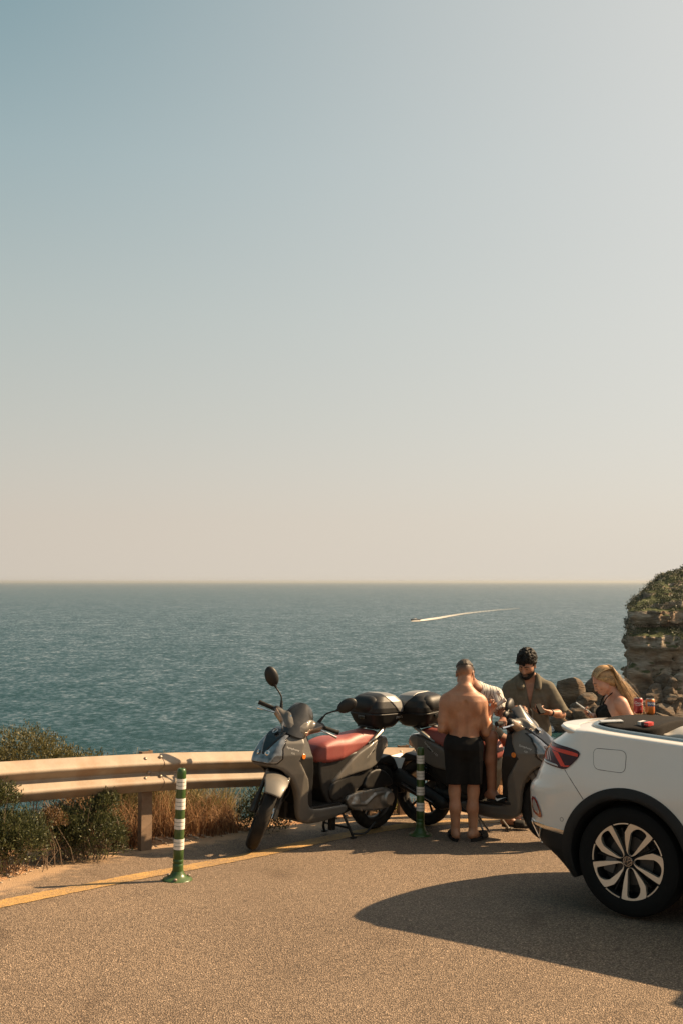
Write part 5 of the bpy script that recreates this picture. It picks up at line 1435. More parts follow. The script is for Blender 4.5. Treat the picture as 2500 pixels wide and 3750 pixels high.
# tail lamp with its light bars
lamp = patch('tail_light', [(-.508, 1.008), (-.44, .998), (-.33, .985), (-.278, .966), (-.296, .93), (-.35, .88), (-.397, .846), (-.47, .855), (-.546, .868), (-.552, .90), (-.535, .97)], M_LAMPD, car, .006, 1, 30, 30, .012)
patch('light_bar', [(-.505, .982), (-.44, .974), (-.34, .962), (-.305, .950), (-.312, .940), (-.36, .944), (-.43, .952), (-.405, .905), (-.375, .868), (-.372, .862), (-.412, .862), (-.435, .892), (-.485, .962)], M_LAMPR, lamp, .0075, 0, 40, 12, .003) if False else None
patch('light_bar', [(-.500, .984), (-.34, .965), (-.296, .955), (-.300, .936), (-.36, .942), (-.462, .955)], M_LAMPR, lamp, .0085, 0, 8, 16, .004)
patch('light_bar', [(-.478, .957), (-.437, .952), (-.392, .868), (-.422, .864)], M_LAMPR, lamp, .0085, 0, 12, 6, .004)
patch('light_bar', [(-.410, .874), (-.360, .876), (-.372, .866), (-.412, .863)], M_LAMPR, lamp, .0085, 0, 5, 6, .004)
patch('reversing_lens', [(-.540, .886), (-.448, .872), (-.443, .860), (-.540, .872)], M_LAMPW, lamp, .0085, 0, 5, 8, .004)
for k in range(3): patch('lamp_rib', [(-.531 + .014 * k, .955), (-.524 + .014 * k, .955), (-.519 + .016 * k, .893), (-.528 + .016 * k, .893)], M_LAMPR if k == 0 else mat('lamp_rib_red', (.16, .02, .018), .2, coat=1), lamp, .0080, 0, 5, 3, .003)
# fog lamp in the bumper corner
fog = patch('fog_reflector', [(-.640, .640), (-.612, .640), (-.578, .575), (-.560, .520), (-.585, .515), (-.632, .545)], M_LAMPR if False else mat('fog_red', (.22, .018, .016), .15, coat=1), car, .006, 1, 16, 10, .010)
patch('reflector_insert', [(-.632, .622), (-.614, .622), (-.590, .575), (-.577, .540), (-.592, .538), (-.627, .560)], M_LAMPW, fog, .0085, 1, 10, 8, .004)
# fuel flap, seams, parking sensor
flap = smooth_poly([(-.183, 1.001), (.030, 1.004), (.006, .868), (-.196, .872)], 0)
fp = []
c4 = [(-.187, 1.002), (.032, 1.004), (.008, .868), (-.197, .872)]
for i in range(4):
    a, b, c = Vector((*c4[i - 1], 0)), Vector((*c4[i], 0)), Vector((*c4[(i + 1) % 4], 0)); r_c = .042
    p0 = b + (a - b).normalized() * r_c; p1 = b + (c - b).normalized() * r_c
    for t in np.linspace(0, 1, 8): q = p0 * (1 - t) ** 2 + b * 2 * t * (1 - t) + p1 * t * t; fp.append((q.x, q.y))
patch('fuel_flap', fp, M_WHITE, body, .0012, 0, 30, 16, .002)
gapline('panel_gap', fp, body, .0016, True)
gapline('panel_gap', [(-.397, .846), (-.36, .79), (-.32, .735), (-.276, .676)], body)
gapline('panel_gap', [(-.378, 1.085), (-.412, 1.055), (-.455, 1.012)], body)
gapline('panel_gap', [(-.40 + .011 * math.cos(a) - .022, .533 + .012 * math.sin(a)) for a in np.linspace(0, 6.28, 17)], body, .0014, True)
gapline('panel_gap', [(.62, 1.08), (.60, .95), (.585, .80), (.57, .68), (.50, .55), (.44, .42)], body)
# chrome along the lower bumper and round the mock tailpipe
M_TRIM = mat('bumper_chrome', (0.66, 0.63, 0.58), 0.22, 0.95, var=0.03)
patch('bumper_trim', [(-.405, .470), (-.405, .440), (-.50, .446), (-.598, .458), (-.634, .466), (-.634, .488), (-.598, .484), (-.50, .474)], M_TRIM, car, .007, 0, 8, 26, .012)
tp = catmull([(x, z, 0) for x, z in [(-.566, .452), (-.566, .41), (-.570, .365), (-.578, .345), (-.592, .338), (-.606, .352), (-.628, .42), (-.636, .47)]], 5)
mb = MB(); mb.tube([rsurf(p.x, p.y, .004) for p in tp], .0075, 8); mb.build('tailpipe_surround', M_TRIM, car)
patch('tailpipe_insert', [(-.567, .452), (-.572, .36), (-.595, .343), (-.628, .42), (-.634, .465)], M_RIMK, car, .002, 0, 8, 8, .004)

# deck: white rim and tailgate top round the roof well, then the satin strip
def ringpath(xr, W, cr, n=2 * NC):
    """inner U: right side, rounded rear corners, left side; same count as carpath"""
    xs = -.02; t = np.linspace(0, 1, NC); side = xs + (3.25 - xs) * (1 - t) ** 1.35
    th = np.linspace(0, math.pi / 2, NC + 1)[1:]; e = 2 / 3.2
    P = np.concatenate([np.stack([side, np.full(NC, -W)], 1), np.stack([xs - (-xr + xs) * np.sin(th) ** e, -W * np.cos(th).clip(0) ** e], 1)])
    P[:, 1] *= 1 - .02 * np.clip((P[:, 0] - .8) / 2, 0, 1)
    return np.concatenate([P, P[::-1][1:] * (1, -1)])
crown = lambda y: .022 * (1 - (np.abs(y) / .84) ** 2)
ou = carpath(1.085); inn = ringpath(-.43, .775, .2)
R_ = []
for f, dz in ((0, 0.0), (.05, .007), (.14, .014), (.45, .020), (.8, .023), (1.0, .021), (1.0, -.06)):
    p = ou * (1 - f) + inn * f
    R_.append(np.concatenate([p, (1.085 + dz + crown(p[:, 1]) * min(f * 2, 1) + belt(p[:, 0], 1.1))[:, None]], 1))
R_ = np.array(R_); k_, c_ = R_.shape[:2]; ii = np.arange(k_ * c_).reshape(k_, c_)
link('rear_deck', new_mesh('rear_deck', R_.reshape(-1, 3), np.stack([ii[:-1, :-1], ii[:-1, 1:], ii[1:, 1:], ii[1:, :-1]], -1).reshape(-1, 4), True, 50), M_WHITE, car)
# lip spoiler on the tailgate
sel = np.nonzero(ou[:, 0] < -.285)[0]
sp = []; F = []
for i, k in enumerate(sel):
    p = ou[k]; t = ou[min(k + 1, len(ou) - 1)] - ou[max(k - 1, 0)]; t /= np.linalg.norm(t); n_ = np.array([t[1], -t[0]]); n_ = -n_ if n_ @ p < 0 and False else n_
    if n_ @ (p - np.array([.5, 0])) < 0: n_ = -n_
    al = [np.linalg.norm(np.diff(ou[sel[0]:k + 1], axis=0), axis=1).sum() if k > sel[0] else 0.0, np.linalg.norm(np.diff(ou[k:sel[-1] + 1], axis=0), axis=1).sum() if k < sel[-1] else 0.0]; f = min(1, max(min(al) - .05, 0) / .22); f = f * f * (3 - 2 * f)
    cz = float(crown(p[1]))
    for (o, z) in ((-.06, 1.106 + cz * .5 + .006 * f), (-.01, 1.098 + cz * .4 + .020 * f), (.012 + .030 * f, 1.092 + .026 * f + cz * .3), (.016 + .038 * f, 1.086 + .018 * f + cz * .3), (.012 + .034 * f, 1.078 + .006 * f + cz * .3), (-.012, 1.052), (-.05, 1.05)):
        q = p + n_ * (o - .028 * (1 - f) ** 3); sp.append((q[0], q[1], z - .012 * (1 - f) ** 2))
m7 = 7
for i in range(len(sel) - 1):
    for k in range(m7): F.append([i * m7 + k, i * m7 + (k + 1) % m7, (i + 1) * m7 + (k + 1) % m7, (i + 1) * m7 + k])
F.append(list(range(m7))); F.append([(len(sel) - 1) * m7 + k for k in range(m7)][::-1])
link('lip_spoiler', new_mesh('lip_spoiler', sp, F, True, 45), M_WHITE, car)
mb = MB()
inn2 = ringpath(-.425, .772, .2)
V = []; F = []
for i, p in enumerate(inn2):
    t = inn2[min(i + 1, len(inn2) - 1)] - inn2[max(i - 1, 0)]; t /= np.linalg.norm(t); n_ = np.array([-t[1], t[0]])
    if n_ @ (p - np.array([1.0, 0])) > 0: n_ = -n_
    z = 1.085 + .022 + float(crown(p[1])) + float(belt(p[0], 1.1))
    for (o, dz) in ((-.004, -.01), (-.002, .012), (.010, .019), (.030, .013), (.034, -.02)): q = p + n_ * o; V.append((q[0], q[1], z + dz))
    if i:
        for k in range(4): a = (i - 1) * 5 + k; F.append([a, a + 1, a + 6, a + 5])
link('deck_trim', new_mesh('deck_trim', V, F, True, 50), M_SATIN, car)
# folded soft top
G = Grid((-.50, -.80, .98), (.42, .80, 1.26), .0085)
def fold(X, Y, Z):
    w = np.abs(Y); rear = -.300 - .085 * (1 - (Y / .74) ** 2)
    front = .10 - .045 * (1 - (w / .74) ** 2) + .0 * Y
    plan = smax(smax(rear - X, X - front, .05) + 0 * Y, w - .695 + 0 * X, .20)
    topz = 1.172 - .055 * np.abs(Y / .74) ** 3 - .05 * np.clip((X + .1) / .5, 0, 1) ** 2 * 0 + .003 * np.sin(X * 38 + 4 * Y) * np.clip(1 - np.abs(X) * 2, 0, 1)
    return smax(plan, np.maximum(Z - topz, 1.02 - Z), .018)
G.op(fold); link('folded_roof', G.mesh('folded_roof'), M_FABRIC, car)
# cabin: tub, bulkhead trim, rear seats
mb = MB(); mb.box((1.7, 0, .50), (3.4, 1.5, .04)); 
for s in (-1, 1): mb.box((1.65, s * .755, .80), (3.1, .03, .58))
mb.box((.06, 0, .78), (.04, 1.5, .52)); mb.build('cabin_tub', M_CABIN, car, smooth=False)
G = Grid((.02, -.76, .98), (.60, .76, 1.24), .009)
for s in (-1, 1):
    G.ell((.22, s * .27, 1.075), (.16, .24, .085), .04)
G.op(lambda X, Y, Z: smax(np.maximum(.06 - X, X - .40) + 0 * Y, smax(np.abs(Y) - .50 + 0 * X, np.maximum(Z - (1.10 - .12 * (X - .06)), 1.0 - Z) + 0 * Y, .03), .02), k=.04)
link('rear_bulkhead', G.mesh('rear_bulkhead'), M_BEIGE, car)
for s in (-1, 1):
    G = Grid((.28, s * .36 - .34, .45), (.95, s * .36 + .34, 1.26), .012)
    G.op(lambda X, Y, Z: smax(smax(np.maximum(.36 + (1.1 - Z) * .0 - X, X - (.50 + (1.1 - Z) * .12)) + 0 * Y, np.abs(Y - s * .36) - .29 + 0 * X, .08), np.maximum(Z - 1.08, .55 - Z) + 0 * X + 0 * Y, .06))
    G.ell((.43, s * .36, 1.115), (.075, .17, .10), .05)
    G.ell((.66, s * .36, .58), (.28, .27, .10), .06); link('rear_seat', G.mesh('rear_seat'), M_CABIN, car)
    G = Grid((1.15, s * .38 - .30, .45), (2.1, s * .38 + .30, 1.38), .015)
    G.op(lambda X, Y, Z: smax(smax(np.abs(X - 1.38 + (Z - .7) * .35) - .09 + 0 * Y, np.abs(Y - s * .38) - .24 + 0 * X, .09), np.maximum(Z - 1.12, .55 - Z) + 0 * X + 0 * Y, .08))
    G.ell((1.20, s * .38, 1.24), (.06, .13, .10), .04); G.ell((1.65, s * .38, .60), (.30, .25, .11), .06); link('front_seat', G.mesh('front_seat'), M_CABIN, car)
mb = MB(); mb.prism([(.02, 1.0), (.02, 1.07), (.30, 1.05), (1.9, .99), (1.9, .93), (.3, .95)], -.742, -.715); mb.prism([(.02, 1.0), (.02, 1.07), (.30, 1.05), (1.9, .99), (1.9, .93), (.3, .95)], .715, .742); mb.build('side_trim', M_CABIN, car, bevel=.008)
# bonnet, windscreen frame: outside the picture but part of the car
mb = MB(); mb.prism([(2.0, 1.10), (2.25, 1.10), (3.2, .98), (3.42, .80), (3.44, .35), (3.2, .25), (2.0, .3)], -.80, .80); mb.build('bonnet', M_WHITE, car, bevel=.05)
mb = MB()
for s in (-1, 1): mb.tube(catmull([(2.35, s * .74, 1.02), (2.05, s * .68, 1.32), (1.80, s * .58, 1.46)], 6), .035, 8)
mb.tube([(1.80, -.58, 1.46), (1.76, 0, 1.49), (1.80, .58, 1.46)], .035, 8); mb.build('windscreen_frame', M_CLAD, car)
for s in (-1, 1):
    G = Grid((1.75, min(s * .86, s * 1.10), 1.02), (2.05, max(s * .86, s * 1.10), 1.26), .01); G.ell((1.88, s * .98, 1.14), (.075, .105, .075), 0); link('door_mirror', G.mesh('door_mirror'), M_WHITE, car)

# wheels
Mx = Matrix.Rotation(rad(90), 4, 'X')        # lathe height runs to -y: the outer face of a right wheel
def car_wheel(cx, side):
    R = .2285
    S = Matrix.Identity(4) if side < 0 else Matrix.Rotation(math.pi, 4, 'Z')
    B = S @ Mx
    mb = MB(); mb.lathe([(.222, -.10), (.222, .085), (.232, .100), (.262, .108), (.300, .104), (.318, .090), (.327, .060), (.330, 0), (.327, -.07), (.310, -.10)], 72, B, close=True)
    w = mb.build('wheel', M_RIMK, car); w.data.materials.clear(); w.data.materials.append(M_RIMK)
    w.location = (cx, side * .780, AX_Z)
    # hub object carries the barrel; tyre, spokes, cap are its pieces
    ty = w.data
    mb2 = MB(); mb2.lathe([(.224, .088), (.2285, .094), (.230, .088), (.205, .02), (.200, -.09), (.19, -.09), (.19, .02), (.215, .085)], 64, B, close=True); mb2.lathe([(0, .02), (.19, .02), (.19, .0), (0, .0)], 40, B)
    me_b = mb2.mesh('wheel', sharp=40); w.data = me_b; me_b.materials.append(M_RIMK); ty.name = 'tyre'
    link('tyre', ty, M_TYRE, w); ty.materials.clear(); ty.materials.append(M_TYRE)
    def pol(a, r, h): a = rad(a); return Vector((r * R * math.sin(a), -h, r * R * math.cos(a)))
    for k in range(5):
        o = 72 * k
        out_ = [(3, .995)] + [(a, .995) for a in np.linspace(7, 41, 8)] + [(45, .985), (46.5, .60), (47, .285), (42, .20), (32, .165), (18, .158), (5, .175), (-6, .225), (-9, .285), (-8.5, .55), (-6.5, .75)]
        ins_ = [(7, .715)] + [(a, r) for a, r in [(10, .79), (14, .85), (19, .895), (24, .905), (29, .90), (33, .885), (35.0, .87), (34.5, .60), (34, .30), (30, .215), (19, .195), (8, .215), (2, .28), (5, .5), (6.3, .62)]]
        # ring between the two outlines, matched by angle about the opening's middle
        cen = np.array([.52 * math.sin(rad(20)), .52 * math.cos(rad(20))])
        def loop(L, n=64):
            P = np.array([(r * math.sin(rad(a)), r * math.cos(rad(a))) for a, r in L]); P = np.concatenate([P, P[:1]])
            d = np.concatenate([[0], np.cumsum(np.linalg.norm(np.diff(P, axis=0), axis=1))]); s = np.linspace(0, d[-1], 800)[:-1]
            Q = np.stack([np.interp(s, d, P[:, 0]), np.interp(s, d, P[:, 1])], 1)
            an = np.unwrap(np.arctan2(Q[:, 1] - cen[1], Q[:, 0] - cen[0])); 
            if an[-1] < an[0]: an = -an; sg = -1
            else: sg = 1
            ta = np.linspace(-math.pi, math.pi, n, endpoint=False); base = an[0] - 1e-9
            tt_ = (ta * sg - base) % (2 * math.pi) + base
            an2 = np.concatenate([an, [an[0] + 2 * math.pi]]); Q2 = np.concatenate([Q, Q[:1]])
            return np.stack([np.interp(tt_, an2, Q2[:, 0]), np.interp(tt_, an2, Q2[:, 1])], 1)
        A, Bq = loop(out_), loop(ins_)
        Bq = cen + (Bq - cen) * np.array([1.0, 1.0]) * 1.10
        n = len(A); V = []; F = []
        rot = lambda q: (q[0] * math.cos(rad(o)) + q[1] * math.sin(rad(o)), -q[0] * math.sin(rad(o)) + q[1] * math.cos(rad(o)))
        for (Lp, h) in ((A, .060), (A, .0925), (Bq, .0925), (Bq, .060)):
            for q in Lp:
                q = rot(q); rr = math.hypot(*q); V.append(S @ Vector((q[0] * R, -(h - .012 * (1 - rr) ** 1.0 * (1 if h > .08 else 0)), q[1] * R)))
        for lv in range(3):
            for i in range(n): F.append([lv * n + i, lv * n + (i + 1) % n, (lv + 1) * n + (i + 1) % n, (lv + 1) * n + i])
        me = new_mesh('spoke', V, F, True, 30); 
        bm = bmesh.new(); bm.from_mesh(me); bmesh.ops.recalc_face_normals(bm, faces=bm.faces); bm.to_mesh(me); bm.free()
        link('spoke', me, M_MACH, w)
        V = []; F = []
        for i, a in enumerate(np.linspace(48 + o, 73 + o, 12)):
            for (r, h) in ((.965, .085), (.965, .0935), (.998, .0935), (.998, .085)): V.append(S @ pol(a, r, h))
            if i:
                for q in range(4): b = (i - 1) * 4; F.append([b + q, b + (q + 1) % 4, b + 4 + (q + 1) % 4, b + 4 + q])
        link('rim_edge', new_mesh('rim_edge', V, F, True, 30), M_MACH, w)
        mb = MB(); a = rad(o + 60); mb.tube([S @ Vector((.03 * math.sin(a), -.060, .03 * math.cos(a))), S @ Vector((.2 * math.sin(a), -.064, .2 * math.cos(a)))], .018, 6, flat=.5); mb.build('back_spoke', M_RIMK, w)
    # cap and emblem
    mb = MB(); mb.lathe([(.034, .07), (.033, .083), (.030, .086), (0, .0865)], 32, B); cap = mb.build('hub_cap', M_BLKG, w)
    mb = MB(); mb.tube([S @ Vector((.028 * math.sin(a), -.0868, .028 * math.cos(a))) for a in np.linspace(0, math.tau, 33)], .0016, 6, cap=False)
    em = [[(-.36, .86), (0, .10), (.36, .86)], [(-.80, .50), (-.42, -.74), (0, .02), (.42, -.74), (.80, .50)]]
    for ln in em:
        mb.tube([S @ Matrix.Rotation(rad(35), 3, 'Y').to_4x4() @ Vector((x * .026, -.0868, z * .026)) for x, z in ln], .0021, 6)
    mb.build('emblem', M_CHROME, cap)
    mb = MB(); mb.lathe([(.06, .025), (.145, .025), (.145, .035), (.06, .035)], 40, B, close=True); mb.build('brake_disc', mat('brake_iron', (.05, .045, .04), .5, .6), w)
    mb = MB(); mb.box(S @ Vector((-.12, -.045, -.03)), (.07, .05, .11), Matrix.Rotation(rad(15), 3, 'Y')); mb.build('brake_caliper', mat('caliper_grey', (.09, .085, .08), .5, .5), w, bevel=.01)
    return w
for cx in (0, 2.63):
    for side in (-1, 1): car_wheel(cx, side)

# ------------------------------------------------------------ things left on the folded roof
bpy.context.view_layer.update()
CM = car.matrix_world.copy()
def roof_z(y): return 1.172 - .055 * abs(y / .74) ** 3
def on_roof(o, x, y, rz, dz=0.0):
    M = CM @ Matrix.Translation((x, y, roof_z(y) + dz)) @ Matrix.Rotation(math.atan(-.165 * y * abs(y) / .74 ** 3), 4, 'X') @ Matrix.Rotation(rz, 4, 'Z'); o.matrix_world = M; return o
M_GLASSW = mat('phone_screen', (0.50, 0.48, 0.43), 0.12, 0.0, var=0.06, coat=1.0)
M_PHONE = mat('phone_shell', (0.42, 0.39, 0.33), 0.35, 0.5, var=0.05)
def phone(label, group=None):
    t = thing('phone', label, 'phone', group=group)
    mb = MB(); mb.box((0, 0, .0045), (.150, .073, .008)); mb.build('case', M_PHONE, t, bevel=.003)
    mb = MB(); mb.box((0, 0, .0089), (.143, .067, .0012)); mb.build('screen', M_GLASSW, t, bevel=.0005)
    mb = MB(); mb.box((.050, .018, .0098), (.030, .028, .0012)); mb.build('camera_bump', M_PHONE, t, bevel=.0005)
    return t
ph = phone('phone lying flat on the folded black roof of the white car')
M_PACKW = mat('white_card', (0.62, 0.59, 0.55), 0.5, var=0.06, vscale=40); M_PACKR = mat('red_card', (0.50, 0.045, 0.035), 0.4, var=0.08); M_PACKD = mat('dark_picture', (0.07, 0.05, 0.05), 0.5, var=0.6, vscale=60)
pk = thing('cigarette_pack', 'small white and red cigarette pack lying on the folded black roof', 'cigarette pack')
mb = MB(); mb.box((-.020, 0, .0115), (.048, .055, .023)); mb.build('box', M_PACKW, pk, bevel=.001)
mb = MB(); mb.box((.0225, 0, .0115), (.037, .0545, .0228)); mb.build('lid', M_PACKR, pk, bevel=.001)
mb = MB(); mb.box((-.004, 0, .0115), (.022, .0562, .0242)); mb.build('picture', M_PACKD, pk, bevel=.0005)
mb = MB()
for k in range(4): mb.box((-.034, -.0278, .005 + k * .0042), (.017, .0006, .0012))
mb.build('print_line', M_PACKD, pk, smooth=False)
put_text('lettering', 'Marlboro', .009, M_PACKW, pk, lambda u, v, w: Vector((.0225 + u, -.0277, .0115 + v)))
M_CANTOP = mat('can_aluminium', (0.60, 0.58, 0.55), 0.28, 0.95, var=0.05)
def can(label, col, text, tcol, patch_col=None, group=None):
    t = thing('drink_can', label, 'drink can', group=group)
    mb = MB(); mb.lathe([(.024, .0), (.026, .002), (.0315, .010), (.033, .016), (.033, .098), (.0315, .104), (.0275, .1095)], 40); b = mb.build('can_body', mat('can_' + text.lower()[:4].strip().replace('-', ''), col, 0.3, 0.35, var=0.06, coat=.5), t)
    mb = MB(); mb.lathe([(.0275, .1095), (.0282, .1115), (.0272, .1135), (.0255, .1135), (.0245, .1100), (0, .1098)], 32); mb.build('can_top', M_CANTOP, t)
    mb = MB(); mb.box((.006, 0, .1118), (.022, .012, .0012)); mb.build('ring_pull', M_CANTOP, t, bevel=.0004)
    if patch_col is not None:
        V = []; F = []
        for i, a in enumerate(np.linspace(-1.0, 1.0, 17)):
            zt = .090 + .003 * math.sin(i * 1.3); zb2 = .060 + .006 * math.sin(i * 1.9 + 1)
            for z in (zb2, zt): V.append((.0333 * math.sin(a), -.0333 * math.cos(a), z))
            if i: F.append([i * 2 - 2, i * 2, i * 2 + 1, i * 2 - 1])
        link('can_print', new_mesh('can_print', V, F), patch_col, t)
    return t
wrap = lambda R, z0: (lambda u, v, w: Vector((R * math.sin(u / R), -R * math.cos(u / R), z0 + v)))
M_CANW = mat('can_white_print', (0.72, 0.68, 0.64), 0.35, 0.2, var=0.03); M_CANB = mat('can_blue_print', (0.04, 0.07, 0.16), 0.35, 0.2, var=0.15)
c1 = can('red cola can standing on the folded roof, left of the orange can', (0.42, 0.030, 0.022), 'cola', None, None, 'drink cans on the roof')
put_text('lettering', 'Coca-Cola', .026, M_CANW, c1, wrap(.0334, .076), shear=.35, bold=.0002, spacing=.86)
mb = MB(); mb.tube([Vector((.0334 * math.sin(a), -.0334 * math.cos(a), .062 + .004 * math.sin(a * 2.4))) for a in np.linspace(-1.1, 1.1, 15)], .0011, 5); mb.build('can_print', M_CANW, c1)
mb = MB()
for k in range(3): mb.box((0.004, -.0332, .030 + k * .007), (.014 - .002 * k, .0012, .0022))
mb.build('small_print', M_CANW, c1, smooth=False)
c2 = can('orange soda can standing on the folded roof, right of the red can', (0.62, 0.16, 0.020), 'orange', None, M_CANB, 'drink cans on the roof')
put_text('lettering', 'FANTA', .021, M_CANW, c2, wrap(.0338, .077), bold=.0006)
cam_dir = lambda o: None
def yaw_to_camera(x, y, extra=0.0):
    p = CM @ Vector((x, y, 1.1)); d = Vector((0, 0, 1.4)) - p
    return math.atan2(d.y, d.x) + math.pi / 2 - rad(-38) + extra
on_roof(c1, -.395, .245, yaw_to_camera(-.40, .25, rad(28)), .002)
on_roof(c2, -.305, .245, yaw_to_camera(-.31, .25, rad(22)), .002)
on_roof(ph, -.245, -.575, rad(38), .003)
on_roof(pk, -.005, -.585, rad(-16), .003)

# ------------------------------------------------------------ people (x forwards, y left, z up from the ground)
def skin_mat(name, col, hair=(0.03, 0.02, 0.014)):
    m = mat(name, col, 0.50, var=0.16, vscale=13, bump=0.0009, bscale=220, dirt=(col[0] * .92, col[1] * .62, col[2] * .50), dscale=7, damt=0.65, sub=0.08, detail=9)
    N, L = m.node_tree.nodes, m.node_tree.links; b = N['Principled BSDF']; src = b.inputs['Base Color'].links[0].from_socket
    at = N.new('ShaderNodeAttribute'); at.attribute_name = 'stubble'; tc = N.new('ShaderNodeTexCoord'); n = N.new('ShaderNodeTexNoise'); n.inputs['Scale'].default_value = 300; L.new(tc.outputs['Object'], n.inputs['Vector'])
    k = N.new('ShaderNodeMath'); k.operation = 'MULTIPLY_ADD'; k.inputs[1].default_value = .5; L.new(n.outputs['Fac'], k.inputs[0]); k.inputs[2].default_value = .72
    k2 = N.new('ShaderNodeMath'); k2.operation = 'MULTIPLY'; k2.use_clamp = True; L.new(k.outputs[0], k2.inputs[0]); L.new(at.outputs['Fac'], k2.inputs[1])
    mx = N.new('ShaderNodeMix'); mx.data_type = 'RGBA'; mx.inputs['B'].default_value = (*hair, 1); L.new(k2.outputs[0], mx.inputs['Factor']); L.new(src, mx.inputs['A']); L.new(mx.outputs['Result'], b.inputs['Base Color'])
    return m
def stubble(me, c, R, k, fn):
    n = len(me.vertices); V = np.zeros(n * 3, np.float32); me.vertices.foreach_get('co', V); q = (V.reshape(-1, 3) - np.array(c)) @ np.array(R).T / k
    me.attributes.new('stubble', 'FLOAT', 'POINT').data.foreach_set('value', np.clip(fn(q[:, 0], q[:, 1], q[:, 2]), 0, 1).astype(np.float32))
M_SK1 = skin_mat('skin_tanned', (0.37, 0.178, 0.098)); M_SK2 = skin_mat('skin_brown', (0.25, 0.115, 0.066)); M_SK3 = skin_mat('skin_olive', (0.32, 0.160, 0.095)); M_SK4 = skin_mat('skin_fair', (0.52, 0.275, 0.185))
M_HAIRB = mat('hair_dark_brown', (0.035, 0.022, 0.014), 0.6, var=0.5, vscale=120, bump=0.004, bscale=220)
M_HAIRK = mat('hair_black', (0.008, 0.0068, 0.006), 0.62, spec=0.25, var=0.4, vscale=80, bump=0.002, bscale=220)
M_BLOND = mat('hair_blond', (0.30, 0.175, 0.075), 0.45, var=0.45, vscale=40)
M_STUB = mat('hair_stubble', (0.155, 0.085, 0.050), 0.7, var=0.35, vscale=160, bump=0.001, bscale=500)
M_EYE = mat('eye_white', (0.5, 0.47, 0.43), 0.2); M_LASH = mat('lash_and_brow', (0.02, 0.013, 0.009), 0.7); M_LIP = mat('lips', (0.40, 0.13, 0.10), 0.4)
M_BLACKC = mat('black_cloth', (0.0095, 0.0088, 0.0085), 0.9, var=0.25, vscale=20, bump=0.001, bscale=400, spec=0.2)
M_SIDEC = mat('charcoal_cloth', (0.030, 0.027, 0.024), 0.85, var=0.3, vscale=20, bump=0.001, bscale=300, spec=0.3)
M_LINEN = mat('olive_linen', (0.108, 0.094, 0.068), 0.88, var=0.16, vscale=26, bump=0.0012, bscale=320, spec=0.25)
M_SLIDE = mat('slide_rubber', (0.016, 0.0145, 0.013), 0.75, var=0.2, bump=0.001, bscale=160, spec=0.3)
def stripe_mat():
    m = mat('striped_shirt', (0.56, 0.53, 0.47), 0.85, var=0.06, vscale=20, bump=0.001, bscale=300)
    N, L = m.node_tree.nodes, m.node_tree.links; b = N['Principled BSDF']; src = b.inputs['Base Color'].links[0].from_socket
    at = N.new('ShaderNodeAttribute'); at.attribute_name = 'stripe'
    md = N.new('ShaderNodeMath'); md.operation = 'FRACT'; L.new(at.outputs['Fac'], md.inputs[0])
    r = ramp(N, [(0.0, (.75, .75, .75)), (0.16, (0, 0, 0)), (0.30, (0, 0, 0)), (0.42, (.75, .75, .75)), (0.54, (0, 0, 0)), (0.80, (0, 0, 0))], 'CONSTANT')
    L.new(md.outputs[0], r.inputs[0])
    mx = N.new('ShaderNodeMix'); mx.data_type = 'RGBA'; mx.inputs['B'].default_value = (0.055, 0.05, 0.05, 1); L.new(r.outputs[0], mx.inputs['Factor']); L.new(src, mx.inputs['A']); L.new(mx.outputs['Result'], b.inputs['Base Color'])
    return m
M_STRIPE = stripe_mat()

def unit(v): v = np.array(v, float); return v / np.linalg.norm(v)
MALE = [(-.18, .100, .080, .0), (-.05, .158, .112, -.012), (.06, .160, .112, -.012), (.20, .148, .098, .0), (.33, .138, .090, .006), (.50, .150, .098, .006), (.66, .172, .108, .0), (.80, .182, .106, -.012), (.90, .150, .085, -.018), (.97, .085, .066, -.012), (1.05, .058, .058, .0)]
FEMALE = [(-.18, .100, .080, .0), (-.05, .165, .115, -.015), (.06, .162, .112, -.015), (.20, .138, .092, .0), (.33, .120, .080, .006), (.50, .128, .090, .012), (.64, .142, .106, .022), (.78, .145, .090, .0), (.90, .125, .070, -.014), (.97, .070, .055, -.010), (1.05, .048, .048, .0)]
def torso_fn(P, N, hipL, shL, secs, scale=1.0, add=0.0, flare=None):
    P = np.array(P, float); N = np.array(N, float); ax = N - P; L_ = np.linalg.norm(ax); u = ax / L_
    hl = np.array(hipL, float); hl -= u * (hl @ u); hl /= np.linalg.norm(hl); sl = np.array(shL, float); sl -= u * (sl @ u); sl /= np.linalg.norm(sl)
    T, A, B, O = [np.array(c) for c in zip(*secs)]
    def f(X, Y, Z):
        x, y, z = X - P[0], Y - P[1], Z - P[2]
        t = (x * u[0] + y * u[1] + z * u[2]) / L_
        w = np.clip(t, 0, 1)
        lx, ly, lz = hl[0] * (1 - w) + sl[0] * w, hl[1] * (1 - w) + sl[1] * w, hl[2] * (1 - w) + sl[2] * w
        n = np.sqrt(lx * lx + ly * ly + lz * lz); lx, ly, lz = lx / n, ly / n, lz / n
        fx, fy, fz = ly * u[2] - lz * u[1], lz * u[0] - lx * u[2], lx * u[1] - ly * u[0]
        a = np.interp(t, T, A) * scale + add; b = np.interp(t, T, B) * scale + add; o = np.interp(t, T, O) * scale
        if flare is not None: e = np.interp(t, flare[0], flare[1]); a = a + e; b = b + e
        q = x * lx + y * ly + z * lz; r = x * fx + y * fy + z * fz - o
        pw = 2.35
        d = ((np.abs(q / a) ** pw + np.abs(r / b) ** pw) ** (1 / pw) - 1) * np.minimum(a, b)
        return smax(d, np.maximum(t - T[-1], T[0] - t) * L_, .02).astype(np.float32)
    return f
def bbox(pts, m):
    p = np.array(pts); return p.min(0) - m, p.max(0) + m

